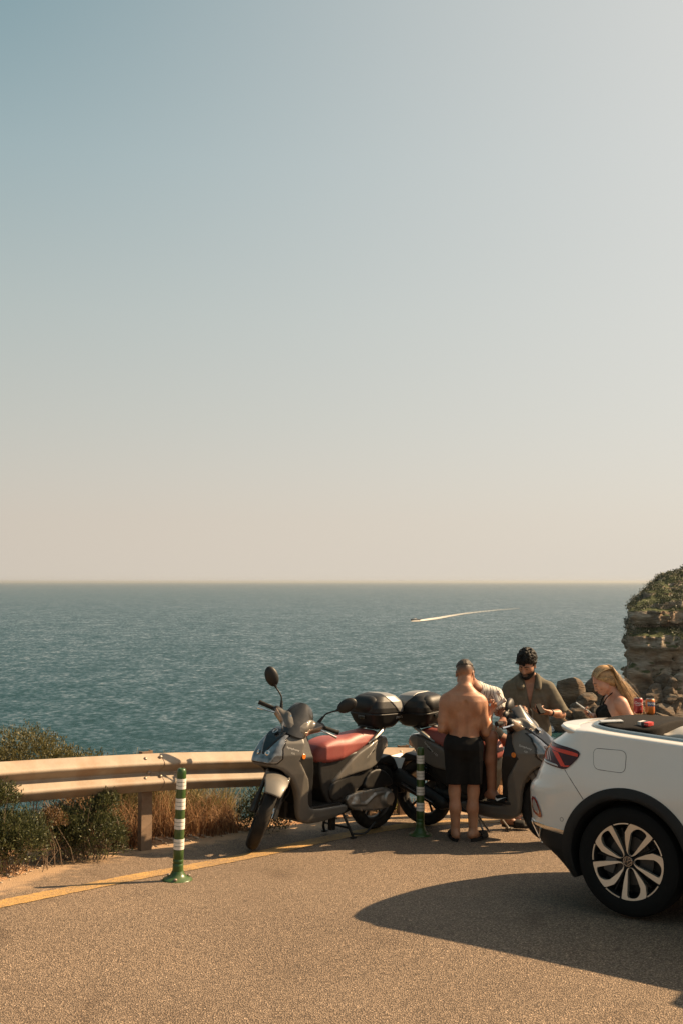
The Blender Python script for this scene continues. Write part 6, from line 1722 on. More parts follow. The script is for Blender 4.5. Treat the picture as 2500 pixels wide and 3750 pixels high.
def head(G, c, R, k=1.0, nose=1.0, wide=1.0):
    c = np.array(c, float); F, Lf, U = [np.array(r, float) for r in R]
    w = lambda p: c + (F * p[0] + Lf * p[1] + U * p[2]) * k
    e = lambda p, r, kk=.015, mode='add': G.ell(w(p), np.array(r) * k, kk, R, mode)
    e((-.014, 0, .030), (.095, .075 * wide, .084)); e((.020, 0, -.010), (.074, .066 * wide, .078), .03); e((.026, 0, -.052), (.058, .056 * wide, .060), .03)
    e((.066, 0, -.092), (.022, .026, .018), .025)
    for s in (-1, 1):
        e((.045, s * .048, -.022), (.032, .022, .026), .02)                # cheekbone
        G.cone(w((.02, s * .052, -.062)), w((.062, s * .020, -.092)), .018 * k, .014 * k, .025)  # jaw
        e((.098, s * .031, -.002), (.016, .017, .011), .012, 'cut')
        e((.081, s * .031, -.002), (.012, .014, .009), .004)
        G.cone(w((.086, s * .012, .020)), w((.072, s * .050, .016)), .010 * k, .008 * k, .014)
        G.ell(w((-.012, s * .080 * wide, -.008)), np.array((.018, .007, .030)) * k, .008, np.array([F * .92 + Lf * s * .3, Lf * .92 - F * s * .3, U]))
        e((-.004, s * .086 * wide, -.006), (.009, .006, .017), .004, 'cut')
        e((.100, s * .009, -.043), (.010, .009, .008), .010)
    G.cone(w((.088, 0, .012)), w((.108 * nose, 0, -.036)), .008 * k, .0115 * k, .012)
    G.cone(w((.089, -.016, -.066)), w((.089, .016, -.066)), .007 * k, .007 * k, .008); G.cone(w((.087, -.013, -.078)), w((.087, .013, -.078)), .008 * k, .008 * k, .008)
    e((.099, 0, -.072), (.010, .022, .0022), .003, 'cut')
    return w

def hand(G, wrist, f, n, side, curl=(.5, .5, .5, .5), thumb=(.4, .5), k=.95, spread=.06):
    """f: towards the fingers, n: out of the palm; side = +1 when the thumb lies along n x f"""
    f = unit(f); n = np.array(n, float); n = unit(n - f * (n @ f)); s = np.cross(n, f) * side; w = np.array(wrist, float)
    at = lambda a, b, c: w + (f * a + s * b + n * c) * k
    offs = (.030, .010, -.010, -.028); ln = (.040, .045, .041, .032); r0 = (.0094, .0098, .0094, .0084)
    for o, l, r, c in zip(offs, ln, r0, curl):
        G.cone(at(.005, o * .45, 0), at(.088 - abs(o - .005) * .25, o, 0), .0165 * k, .0115 * k, .012, sc=(n, .82))
        p = at(.088 - abs(o - .005) * .25, o, 0); d = f * 1.0 + s * (o * spread / .03 * .6); a = 0
        for q, (m, cc) in enumerate(((1.0, .9), (.62, 1.1), (.50, .7))):
            a += c * cc * 1.25
            dd = unit((f + s * o * spread * 12) * math.cos(a) + n * math.sin(a))
            e = p + dd * l * m * k
            G.cone(p, e, r * k * (1 - .10 * q), r * k * (.93 - .12 * q), .004); p = e
    b = at(.022, .024, .004); t1 = unit(f * .55 + s * .75 + n * thumb[0]); m1 = b + t1 * .046 * k; t2 = unit(f * .85 + s * .35 + n * (thumb[0] + thumb[1])); m2 = m1 + t2 * .034 * k; t3 = unit(f * .95 + s * .10 + n * (thumb[0] + thumb[1] * 1.5)); m3 = m2 + t3 * .026 * k
    G.cone(b, m1, .0165 * k, .012 * k, .012); G.cone(m1, m2, .0115 * k, .0100 * k, .005); G.cone(m2, m3, .0100 * k, .0078 * k, .004)
    return at

def arm(G, sh, el, wr, k=1.0, big=1.0):
    sh, el, wr = map(lambda p: np.array(p, float), (sh, el, wr))
    u = unit(el - sh); v = unit(wr - el)
    G.ell(sh + u * .02, np.array((.056, .056, .060)) * k * big, .035)
    G.cone(sh, el, .046 * k * big, .036 * k, .03); G.cone(sh + u * .06, sh + u * .18, .046 * k * big, .042 * k * big, .03)
    G.cone(el, el + v * .09, .037 * k, .039 * k * big, .02); G.cone(el + v * .07, wr, .038 * k * big, .0235 * k, .025); G.cone(wr - v * .02, wr + v * .012, .024 * k, .024 * k, .01)
def leg(G, hip, kn, an, toe, k=1.0, foot=True):
    hip, kn, an, toe = map(lambda p: np.array(p, float), (hip, kn, an, toe))
    v = unit(an - kn); L_ = np.linalg.norm(an - kn); d = toe - an; d[2] = 0; d = unit(d)
    G.cone(hip, kn, .082 * k, .052 * k, .04); G.cone(hip + (kn - hip) * .2, hip + (kn - hip) * .55, .080 * k, .070 * k, .04)
    G.ell(kn, np.array((.050, .050, .054)) * k, .03)
    back = -d
    G.cone(kn + v * .05 + back * .010, kn + v * L_ * .42 + back * .016, .046 * k, .053 * k, .03); G.cone(kn + v * L_ * .40 + back * .014, an, .051 * k, .033 * k, .03)
    G.cone(kn, an, .044 * k, .030 * k, .03)
    if foot:
        heel = an - d * .045; heel[2] = toe[2] + .012; ball = toe - d * .055; side = np.array([-d[1], d[0], 0])
        G.cone(heel + (0, 0, .02), an, .030 * k, .031 * k, .03)
        G.cone(an - (0, 0, .015), ball + (0, 0, .012), .033 * k, .024 * k, .03)
        G.cone(heel + (0, 0, .012), ball, .027 * k, .024 * k, .02); 
        for i, o in enumerate((-.030, -.014, .001, .015, .028)):
            b = ball + side * o * 1.0; G.cone(b, b + d * (.052 - .004 * abs(i - 1.5)) + (0, 0, -.004), .0125, .009, .006)

def folds(f, amp, seed, fr=(7, 7, 4)):
    return lambda X, Y, Z: f(X, Y, Z) + (amp * fbm(X * fr[0], Y * fr[1], Z * fr[2], seed, 3, .8)).astype(np.float32)
def plane_cut(G, n, p, k=.004):
    n = unit(n); p = np.array(p, float); G.op(lambda X, Y, Z: ((X - p[0]) * n[0] + (Y - p[1]) * n[1] + (Z - p[2]) * n[2]).astype(np.float32), k=k, mode='isect')
def rot_axes(fwd, up):
    F = unit(fwd); U = np.array(up, float); U = unit(U - F * (U @ F)); return np.array([F, np.cross(U, F), U])
def slide_shoe(parent, heel, toe, m_sole, m_strap, logo=None, zg=0.0, back_strap=False):
    heel, toe = np.array(heel, float), np.array(toe, float); d = unit(toe - heel); s = np.array([-d[1], d[0], 0]); L_ = np.linalg.norm(toe - heel)
    ou = []
    for a in np.linspace(0, math.tau, 40, endpoint=False):
        x = math.cos(a); y = math.sin(a); w = (.036 + .012 * (x + 1) / 2 + .003) * (1 - .12 * max(0, -x)); ou.append(heel + d * (L_ / 2 + x * (L_ / 2 + .012)) + s * y * w)
    n = len(ou); V = [tuple(p + (0, 0, .002)) for p in ou] + [tuple(p + np.array((0, 0, .026))) for p in ou]
    F = [[i, (i + 1) % n, (i + 1) % n + n, i + n] for i in range(n)] + [list(range(n))[::-1], [i + n for i in range(n)]]
    sh = link('slide_shoe', new_mesh('slide_shoe', V, F, True, 40), m_sole, parent)
    V = []; F = []; c = heel + d * L_ * .64; na, nb = 15, 7
    for j in range(nb):
        o = (-.5 + j / (nb - 1)) * .105
        for i in range(na):
            a = math.pi * i / (na - 1); hgt = .060 - .12 * max(o, -.02) 
            V.append(tuple(c + d * o + s * math.cos(a) * (.052 - .05 * max(o, 0)) + np.array((0, 0, .014 + math.sin(a) ** .8 * hgt))))
    for j in range(nb - 1):
        for i in range(na - 1): a = j * na + i; F.append([a, a + 1, a + na + 1, a + na])
    me = new_mesh('strap', V, F); bm = bmesh.new(); bm.from_mesh(me); bmesh.ops.solidify(bm, geom=bm.faces[:], thickness=.005); bm.to_mesh(me); bm.free(); me.polygons.foreach_set('use_smooth', np.ones(len(me.polygons), bool))
    st = link('strap', me, m_strap, sh)
    return sh, st, c, d, s

# ---- shirtless man, seen from behind
p1 = thing('person', 'shirtless man in black shorts standing with his back to us, short dark hair', 'person', (1.100, 9.50, gz(1.100, 9.50) + .004), rad(88))
P_, N_ = (-.005, -.005, .835), (-.015, -.018, 1.335)
shl, shr = (-.01, .170, 1.238), (-.01, -.168, 1.230); ell_, elr = (-.035, .212, .985), (-.015, -.215, .950); wrl, wrr = (.19, .055, .985), (.085, -.272, 1.118)
hl_, hr_ = (0, .088, .83), (0, -.092, .83); kl, kr = (.012, .088, .43), (.012, -.092, .43); al, ar = (-.01, .084, .075), (-.01, -.084, .075); tl, tr = (.17, .105, .03), (.125, -.205, .03)
G = Grid((-.24, -.38, -.0), (.42, .36, 1.66), .0056)
tf = torso_fn(P_, N_, (0, 1, 0), (0, 1, 0), MALE, .96)
G.op(tf, (-.2, -.25, .72), (.2, .25, 1.40))
for s, sh in ((1, shl), (-1, shr)):
    G.cone((-.02, s * .03, 1.335), (sh[0] - .012, sh[1] - s * .035, sh[2] + .034), .046, .040, .05)         # trapezius
    G.ell((-.062, s * .088, 1.185), (.052, .066, .083), .035)                                        # shoulder blade
    G.cone((-.075, s * .038, .90), (-.078, s * .036, 1.10), .026, .030, .04)                         # back muscles beside the spine
    G.cone((-.02, s * .125, 1.02), (-.02, s * .145, 1.18), .038, .050, .05)
G.cone((-.112, -.004, .88), (-.125, -.012, 1.22), .010, .011, .035, 'cut')
arm(G, shl, ell_, wrl); arm(G, shr, elr, wrr)
leg(G, hl_, kl, al, tl); leg(G, hr_, kr, ar, tr)
G.cone((-.012, -.018, 1.33), (.012, -.022, 1.42), .062, .058, .03)
HR = rot_axes((.93, -.10, -.36), (.36, 0, .93)); hc = np.array((.052, -.022, 1.468)); wf1 = head(G, hc, HR, 1.04)
hand(G, wrl, (.85, -.45, .1), (-.1, -.2, .95), 1, (.7, .7, .7, .7)); hand(G, wrr, (.25, -.50, .80), (-.65, .55, .45), 1, (.85, .95, 1.0, 1.05), (.5, .5))
o = link('body', G.mesh('body'), M_SK1, p1)
stubble(o.data, hc, HR, 1.04, lambda x, y, z: np.clip((z + .045) / .075, 0, 1) ** 1.3 * .9 * np.clip((.035 + .4 * z - x) / .02, 0, 1) * (np.abs(y) < .081))
p1.scale = (1.0, .94, 1.01)
# shorts
G = Grid((-.20, -.26, .46), (.24, .26, .97), .0056)
sf = torso_fn(P_, N_, (0, 1, 0), (0, 1, 0), MALE, .96, .010, ([-.2, -.02, .1, .2], [.006, .006, .002, -.002]))
G.op(sf, (-.2, -.25, .70), (.2, .25, 1.0))
for s, h_, k_ in ((1, hl_, kl), (-1, hr_, kr)): G.cone(h_, (k_[0] - .004, k_[1] - s * .002, .44), .100, .083, .05)
G.D += (.0055 * fbm(G.ax[0][:, None, None], G.ax[1][None, :, None], G.ax[2][None, None, :] * .5, 91, 3, 4.2)).astype(np.float32)
plane_cut(G, (0, -.06, 1), (0, 0, .925)); plane_cut(G, (0, 0, -1), (0, 0, .498))
V, Q = G.verts_faces()
pa = split_mesh(V, Q, [lambda c: (c[:, 1] < -.135 - .12 * (.9 - c[:, 2]) * .35) & (c[:, 2] < .885), None], ['side_panel', 'shorts'])
so = link('shorts', pa[1], M_BLACKC, p1)
if pa[0]: link('side_panel', pa[0], M_SIDEC, so)
# hair: cropped top over a faded nape
def cap(c, R, k, grow, zlo, zhi, front=None, res=.0042, amp=.0, seed=5, wide=1.0, ks=0.0):
    c = np.array(c, float); G = Grid(c - .16, c + .16, res); F, Lf, U = R
    w = lambda p: c + (F * p[0] + Lf * p[1] + U * p[2]) * k
    G.ell(w((-.014, 0, .030)), np.array((.095 + grow, .075 * wide + grow, .084 + grow)) * k, .0, R); G.ell(w((.006, 0, -.010)), np.array((.074 + grow, .066 * wide + grow, .076 + grow)) * k, .03, R)
    X, Y, Z = G.full(); z = (X - c[0]) * U[0] + (Y - c[1]) * U[1] + (Z - c[2]) * U[2]; x = (X - c[0]) * F[0] + (Y - c[1]) * F[1] + (Z - c[2]) * F[2]
    if amp: G.D += (amp * fbm(X, Y, Z, seed, 3, 22)).astype(np.float32)
    G.D = smax(G.D, np.maximum(zlo - z, z - zhi), ks).astype(np.float32)
    if front is not None: G.D = smax(G.D, x - (front[0] + front[1] * z), ks * .5).astype(np.float32)
    return G
hair = link('hair', cap(hc, HR, 1.04, .0075, .040, .3, (.050, .45), amp=.0035, ks=.035).mesh('hair'), M_HAIRB, p1)
# sunglasses pushed over the ears
mb = MB()
for s in (-1, 1): mb.tube([wf1((.085, s * .066, .006)), wf1((.02, s * .0785, .010)), wf1((-.022, s * .0785, .008)), wf1((-.036, s * .0765, -.004))], .0020, 6)
sg = mb.build('sunglasses', M_BLKG, p1); mb = MB()
for s in (-1, 1): mb.tube([wf1((.098, s * .010, .0)), wf1((.103, s * .032, .004)), wf1((.092, s * .062, .0))], [.014, .019, .013], 10, flat=.3)
mb.build('sunglass_lens', M_BLKG, sg)
slide_shoe(p1, (-.065, .080, 0), (.195, .108, 0), M_SLIDE, M_SLIDE); slide_shoe(p1, (-.058, -.068, 0), (.135, -.225, 0), M_SLIDE, M_SLIDE)
# phone gimbal held in his right hand
gm = thing('phone_gimbal', 'pale folding phone gimbal held up in the shirtless man\'s hand', 'gimbal')
M_GIMB = mat('gimbal_plastic', (0.50, 0.46, 0.41), 0.4, 0.2, var=0.06)
bpy.context.view_layer.update()
M1 = p1.matrix_world
hp_ = M1 @ Vector((.105, -.322, 1.180))
gm.location = hp_
mb = MB(); mb.tube([(-.035, 0, -.035), (.055, .0, .028), (.080, 0, .045)], [.0165, .0175, .017], 14); mb.tube([(.078, 0, .044), (.088, 0, .050)], [.019, .019], 14); mb.build('handle', M_GIMB, gm, sharp=50)
mb = MB(); mb.tube(catmull([(.050, -.005, .035), (.052, -.01, .065), (.040, -.01, .085), (.030, -.01, .100)], 5), .008, 8); mb.build('arm', M_GIMB, gm)
for (c_, ax_) in (((.026, -.01, .112), (-.55, -.6, .55)), ((.082, -.004, .042), (.8, -.2, .5))):
    mb = MB(); mb.lathe([(.016, -.014), (.0185, -.010), (.0185, .010), (.015, .014), (0, .014)], 18, Matrix.Translation(c_) @ Vector(ax_).to_track_quat('Z', 'Y').to_matrix().to_4x4()); mb.build('motor', M_GIMB, gm)

# ---- man sitting on the scooter, in a striped shirt
zs2 = sc2.location.z
p2 = thing('person', 'man in a white striped shirt sitting on a scooter, half hidden by the shirtless man', 'person', (sc2.location.x, sc2.location.y, zs2), rad(-39.5))
bpy.context.view_layer.update()
gripM = [c for c in sc2.children if c.name.split('.')[0] == 'grip']
gr = [c for c in gripM if sum(v.co.y for v in c.data.vertices) < 0][0]
gp = np.array(p2.matrix_world.inverted() @ (gr.matrix_world @ Vector((.287, -.275, 1.021))))
P_, N_ = (-.27, -.0, .965), (-.105, -.020, 1.330); shL = unit((.223, .314, -.03))
shr, shl = (-.185, -.165, 1.275), (.02, .130, 1.262)
elr, wrr = (-.315, -.285, 1.04), (-.245, -.235, .885); ell_ = (.185, .01, 1.06); d_ = unit(gp - np.array(ell_)); wrl = tuple(gp - d_ * .075 + np.array((0, 0, .015)))
hr_, hl_ = (-.26, -.095, .965), (-.26, .095, .965); kr, kl = (.175, -.205, .925), (.11, .270, .80); ar, al = (.150, -.165, .425), (.02, .335, .085); tr, tl = (.320, -.170, .365), (.15, .40, .03)
G = Grid((-.48, -.45, .0), (.46, .48, 1.64), .0062)
G.op(torso_fn(P_, N_, (0, 1, 0), shL, MALE, .95), (-.5, -.35, .8), (.2, .3, 1.42))
for s, sh in ((1, shl), (-1, shr)): G.cone(N_, np.array(sh) + (0, 0, .02), .046, .040, .05)
arm(G, shr, elr, wrr); arm(G, shl, ell_, wrl); leg(G, hr_, kr, ar, tr); leg(G, hl_, kl, al, tl)
G.cone(N_, (-.125, -.110, 1.41), .060, .056, .03)
HR = rot_axes((.25, -.90, -.36), (.1, -.3, .95)); hc2 = np.array((-.135, -.150, 1.445)); head(G, hc2, HR, .96)
hand(G, wrr, (.25, .12, -.95), (.3, .9, .2), -1, (.35, .4, .45, .5)); hand(G, wrl, d_, (-.15, .35, -.9), 1, (1.0, 1.05, 1.1, 1.1), (.5, .6))
link('body', G.mesh('body'), M_SK2, p2)
G = Grid((-.50, -.44, .78), (.36, .36, 1.46), .0062)
G.op(folds(torso_fn(P_, N_, (0, 1, 0), shL, MALE, .95, .016, ([-.2, .1, .4, .9], [.02, .012, .008, .002])), .006, 71), (-.5, -.4, .8), (.3, .35, 1.45))
for s, sh, el in ((1, shl, ell_), (-1, shr, elr)):
    sh = np.array(sh); e2 = sh + (np.array(el) - sh) * .72
    G.cone(N_, sh + (0, 0, .02), .058, .054, .05); G.cone(sh, e2, .062, .072, .03)
X, Y, Z = G.full(); G.D += (.004 * fbm(X, Y, Z * .5, 72, 3, 6)).astype(np.float32)
for sh, el in ((shl, ell_), (shr, elr)):
    sh = np.array(sh); u = unit(np.array(el) - sh); L_ = np.linalg.norm(np.array(el) - sh) * .70
    a_ = ((X - sh[0]) * u[0] + (Y - sh[1]) * u[1] + (Z - sh[2]) * u[2] - L_)
    rr_ = np.sqrt((X - sh[0] - u[0] * L_) ** 2 + (Y - sh[1] - u[1] * L_) ** 2 + (Z - sh[2] - u[2] * L_) ** 2) - .17
    G.D = np.maximum(G.D, -np.maximum(-a_, rr_)).astype(np.float32)
plane_cut(G, unit(np.array(P_) - np.array(N_)), np.array(P_) + .02)
fwd2 = np.cross(shL, unit(np.array(N_) - np.array(P_)))
G.cone(np.array(N_) + fwd2 * .10 + (0, 0, .06), np.array(N_) + fwd2 * .135 + (0, 0, -.12), .055, .012, .01, 'cut')
V, Q = G.verts_faces()
me = new_mesh('shirt', V, Q)
at = me.attributes.new('stripe', 'FLOAT', 'POINT'); sl_ = np.array(shL)
tor = V @ sl_ / .062
for sh, el in ((shl, ell_), (shr, elr)):
    sh = np.array(sh); u = unit(np.array(el) - sh); q = V - sh; ax = q @ u; rad_ = q - np.outer(ax, u); e1 = unit(np.cross(u, (0, 0, 1))); e2 = np.cross(u, e1)
    an = np.arctan2(rad_ @ e1, rad_ @ e2) * .065 / .062; m = (ax > .03) & (np.linalg.norm(rad_, axis=1) < .105); tor = np.where(m, an, tor)
at.data.foreach_set('value', (tor + 10).astype(np.float32))
link('shirt', me, M_STRIPE, p2)
G = Grid((-.50, -.32, .78), (.16, .36, 1.10), .0068)
G.op(torso_fn(P_, N_, (0, 1, 0), shL, MALE, .95, .012), (-.5, -.3, .78), (.0, .3, 1.15))
for h_, k_ in ((hl_, kl), (hr_, kr)): h_ = np.array(h_); G.cone(h_, h_ + (np.array(k_) - h_) * .60, .100, .088, .04)
X, Y, Z = G.full(); G.D += (.004 * fbm(X, Y, Z, 73, 3, 5)).astype(np.float32)
link('shorts', G.mesh('shorts'), M_BLACKC, p2)
link('hair', cap(hc2, HR, .96, .011, .028, .3, (.05, .45), amp=.006).mesh('hair'), M_HAIRK, p2)
sh_, st_, c_, d_, s_ = slide_shoe(p2, (.105, -.162, .338), (.350, -.172, .338), M_SLIDE, M_BLACKC)
sw = [(-.045, .030), (-.030, .010), (-.010, .008), (.020, .024), (.056, .050), (.022, .016), (-.006, -.004), (-.030, -.006), (-.042, .008)]
def onstrap(a, b):       # tick printed on the outer flank of the strap
    ang = rad(180 - 8 - b * 900); o = a
    return tuple(c_ + d_ * o + s_ * math.cos(ang) * (.0545 - .05 * max(o, 0)) + np.array((0, 0, .014 + max(math.sin(ang), 0) ** .8 * (.0625 - .12 * max(o, -.02)))))
V = []; F = []
topl = [(-.048, .034), (-.040, .022), (-.024, .016), (.0, .026), (.028, .042), (.055, .060)]; botl = [(-.048, .032), (-.044, .010), (-.026, -.001), (.0, .012), (.028, .036), (.055, .059)]
for (a, b), (c2, d2) in zip(topl, botl): V += [onstrap(a, b), onstrap(c2, d2)]
for i in range(5): F.append([2 * i, 2 * i + 1, 2 * i + 3, 2 * i + 2])
link('tick_mark', new_mesh('tick_mark', V, F), M_WHITEP, st_)
slide_shoe(p2, (-.03, .318, .002), (.19, .425, .002), M_SLIDE, M_SLIDE)

# ---- bearded man in an olive shirt
B0 = (1.862, 10.44)
p3 = thing('person', 'bearded man with curly black hair and open olive shirt standing behind the right scooter', 'person', (B0[0], B0[1], gz(*B0) + .002), rad(-100))
P_, N_ = (0, 0, .86), (-.02, 0, 1.395)
shl, shr = (-.02, .195, 1.29), (-.01, -.192, 1.29); ell_, elr = (.03, .318, 1.045), (.045, -.250, 1.06); wrl, wrr = (.235, .190, 1.085), (.225, -.125, 1.115)
hl_, hr_ = (0, .090, .86), (0, -.090, .86); kl, kr = (.02, .11, .46), (.03, -.10, .46); al, ar = (-.01, .12, .08), (0, -.11, .08); tl, tr = (.17, .16, .03), (.18, -.13, .03)
G = Grid((-.22, -.36, .0), (.46, .44, 1.72), .0060)
G.op(torso_fn(P_, N_, (0, 1, 0), (0, 1, 0), MALE, 1.0), (-.2, -.25, .72), (.2, .25, 1.47))
for s, sh in ((1, shl), (-1, shr)): G.cone((-.02, s * .03, 1.39), np.array(sh) + (0, -s * .03, .025), .050, .042, .05)
arm(G, shl, ell_, wrl); arm(G, shr, elr, wrr); leg(G, hl_, kl, al, tl); leg(G, hr_, kr, ar, tr)
G.cone((-.015, 0, 1.39), (.012, 0, 1.47), .062, .058, .03)
HR3 = rot_axes((.86, -.36, -.36), (.33, -.1, .94)); hc3 = np.array((.045, -.012, 1.522)); wf3 = head(G, hc3, HR3, 1.0, 1.02)
hand(G, wrl, (.55, -.80, .18), (-.35, -.25, .55), -1, (.25, .5, .75, .9), (.35, .2), 1.0); hand(G, wrr, (.45, .88, -.05), (-.55, .25, -.45), 1, (.75, .85, .95, 1.0), (.5, .5), 1.0)
o = link('body', G.mesh('body'), M_SK3, p3)
stubble(o.data, hc3, HR3, 1.0, lambda x, y, z: np.maximum(np.clip((z + .035) / .05, 0, 1) * np.clip((.030 + .2 * z - x) / .02, 0, 1), np.clip((-.035 - z + .3 * np.maximum(np.abs(y) - .03, 0)) / .02, 0, 1) * np.clip((z + .125) / .02, 0, 1) * np.clip((x + .02) / .02, 0, 1)) * .85)
# shirt
G = Grid((-.26, -.44, .70), (.34, .46, 1.50), .0060)
G.op(folds(torso_fn(P_, N_, (0, 1, 0), (0, 1, 0), MALE, 1.0, .018, ([-.3, .0, .4, .7, 1.0], [.050, .042, .024, .008, .0])), .009, 81, (6, 6, 2.2)), (-.26, -.3, .68), (.3, .3, 1.5))
for s, sh, el in ((1, shl, ell_), (-1, shr, elr)):
    sh = np.array(sh); e2 = sh + (np.array(el) - sh) * 1.0
    G.cone((-.02, s * .04, 1.385), sh + (0, -s * .03, .022), .064, .058, .05); G.cone(sh, e2, .068, .082, .035)
X, Y, Z = G.full(); G.D += (.0055 * fbm(X, Y, Z * .6, 82, 3, 5.0)).astype(np.float32)
for sh, el in ((shl, ell_), (shr, elr)):
    sh = np.array(sh); u = unit(np.array(el) - sh); L_ = np.linalg.norm(np.array(el) - sh) * .98
    a_ = ((X - sh[0]) * u[0] + (Y - sh[1]) * u[1] + (Z - sh[2]) * u[2] - L_)
    rr_ = np.sqrt((X - sh[0] - u[0] * L_) ** 2 + (Y - sh[1] - u[1] * L_) ** 2 + (Z - sh[2] - u[2] * L_) ** 2) - .14
    G.D = np.maximum(G.D, -np.maximum(-a_, rr_)).astype(np.float32)
plane_cut(G, (0, 0, -1), (0, 0, .765))
# open front: a long V down to the breastbone, a slit below
def vneck(X, Y, Z):
    hw = np.interp(Z, [1.10, 1.16, 1.30, 1.42, 1.50], [.0035, .008, .036, .058, .072])
    return np.maximum(np.abs(Y - .012) - hw, .02 - X).astype(np.float32)
G.op(vneck, k=.006, mode='cut')
G.ell((-.005, 0, 1.455), (.082, .076, .085), .012, None, 'cut')
shirt = link('shirt', G.mesh('shirt'), M_LINEN, p3)
# collar
for s in (-1, 1):
    pts = [((-.070, s * .020, 1.438), (-.088, s * .024, 1.392)), ((-.045, s * .062, 1.442), (-.060, s * .090, 1.396)), ((.010, s * .080, 1.436), (.012, s * .118, 1.378)), ((.055, s * .074, 1.404), (.085, s * .124, 1.322)), ((.092, s * .060 + .01, 1.345), (.122, s * .098 + .01, 1.285)), ((.105, s * .050 + .012, 1.315), (.118, s * .052 + .012, 1.290))]
    V = []; F = []
    A_ = catmull([a for a, b in pts], 4); B_ = catmull([b for a, b in pts], 4)
    for a, b in zip(A_, B_):
        m_ = (a + b) / 2 + Vector((.010, s * .012, .008)); V += [a, m_, b]
    for i in range(len(A_) - 1):
        for k in range(2): q = i * 3 + k; F.append([q, q + 1, q + 4, q + 3])
    me = new_mesh('collar', V, F); bm = bmesh.new(); bm.from_mesh(me); bmesh.ops.solidify(bm, geom=bm.faces[:], thickness=.004); bm.to_mesh(me); bm.free(); me.polygons.foreach_set('use_smooth', np.ones(len(me.polygons), bool))
    link('collar', me, M_LINEN, shirt)
G = Grid((-.20, -.30, .44), (.22, .30, .98), .0068)
G.op(torso_fn(P_, N_, (0, 1, 0), (0, 1, 0), MALE, 1.0, .012), (-.2, -.25, .70), (.2, .25, 1.0))
for s, h_, k_ in ((1, hl_, kl), (-1, hr_, kr)): G.cone(h_, np.array(k_) + (0, s * .008, .0), .104, .098, .05)
X, Y, Z = G.full(); G.D += (.005 * fbm(X, Y, Z * .5, 83, 3, 4.2)).astype(np.float32)
plane_cut(G, (0, 0, -1), (0, 0, .485)); plane_cut(G, (0, 0, 1), (0, 0, .93))
link('shorts', G.mesh('shorts'), M_BLACKC, p3)
# curly hair, beard, brows, eyes
G = Grid(hc3 - .18, hc3 + .20, .0048); r_ = np.random.default_rng(5); F_, L_f, U_ = HR3
Gc = cap(hc3, HR3, 1.0, .010, .020, .3, (.060, .55)); 
G.ell(wf3((-.022, 0, .066)), (.094, .082, .080), .01, HR3)
for k in range(430):
    d = r_.normal(size=3); d /= np.linalg.norm(d)
    q = np.array((-.016 + d[0] * .106, d[1] * .088, .055 + d[2] * .096))
    if q[2] < .040 and q[0] > .03: continue
    if q[2] < .012: continue
    q[2] += .012 * max(q[2] - .03, 0) / .08; G.ell(wf3(q), np.array((1, 1, 1)) * r_.uniform(.007, .017), .004)
hair = link('hair', G.mesh('hair'), M_HAIRK, p3)
mb = MB()
for k in range(260):
    d = r_.normal(size=3); d /= np.linalg.norm(d); d[2] = abs(d[2]) * .9 + .05; q = np.array((-.012 + d[0] * .112, d[1] * .092, .055 + d[2] * .098))
    if q[0] > .08 and k % 3: q[0] += .006
    e1 = unit(np.cross(d, r_.normal(size=3))); e2 = np.cross(d, e1); rr = r_.uniform(.006, .012); ph_ = r_.uniform(0, 6)
    mb.tube([wf3(q + (e1 * math.cos(ph_ + t * 5.2) + e2 * math.sin(ph_ + t * 5.2)) * rr + d * (.010 * t)) for t in np.linspace(0, 1, 7)], [.0030] * 5 + [.002, .001], 5, cap=False)
for k in range(10):        # loose curls over the brow
    y_ = -.075 + .010 * k; mb.tube([wf3((.088 + .012 * math.sin(t * 5 + k), y_ + .006 * math.cos(t * 6 + k * 2), .075 - .035 * t)) for t in np.linspace(0, 1, 7)], [.004] * 5 + [.003, .001], 5, cap=False)
o = mb.build('curl', M_HAIRK, hair); o['kind'] = 'stuff'
G = Grid(hc3 - .16, hc3 + .16, .004)
w = wf3; e = lambda p, r, kk=.02: G.ell(w(p), r, kk, HR3)
e((.026, 0, -.056), (.064, .063, .062)); e((.068, 0, -.098), (.030, .032, .030))
for s in (-1, 1): G.cone(w((.02, s * .054, -.062)), w((.062, s * .022, -.098)), .024, .021, .02); G.cone(w((.005, s * .066, -.02)), w((.02, s * .060, -.06)), .010, .016, .01)
X, Y, Z = G.full(); pr = lambda A: (X - hc3[0]) * A[0] + (Y - hc3[1]) * A[1] + (Z - hc3[2]) * A[2]
x, y, z = pr(F_), pr(L_f), pr(U_)
G.D = np.maximum(G.D, z - (-.046 + .30 * np.maximum(np.abs(y) - .022, 0) - .25 * np.maximum(x - .085, 0) + .35 * np.maximum(.05 - x, 0))).astype(np.float32)
G.D = np.maximum(G.D, -(np.sqrt((y / .024) ** 2 + ((z + .071) / .010) ** 2 + (np.minimum(x - .07, 0) / .01) ** 2) - 1) * .01).astype(np.float32)
G.D += (.002 * fbm(X, Y, Z, 6, 2, 40)).astype(np.float32)
link('beard', G.mesh('beard'), M_HAIRK, p3)
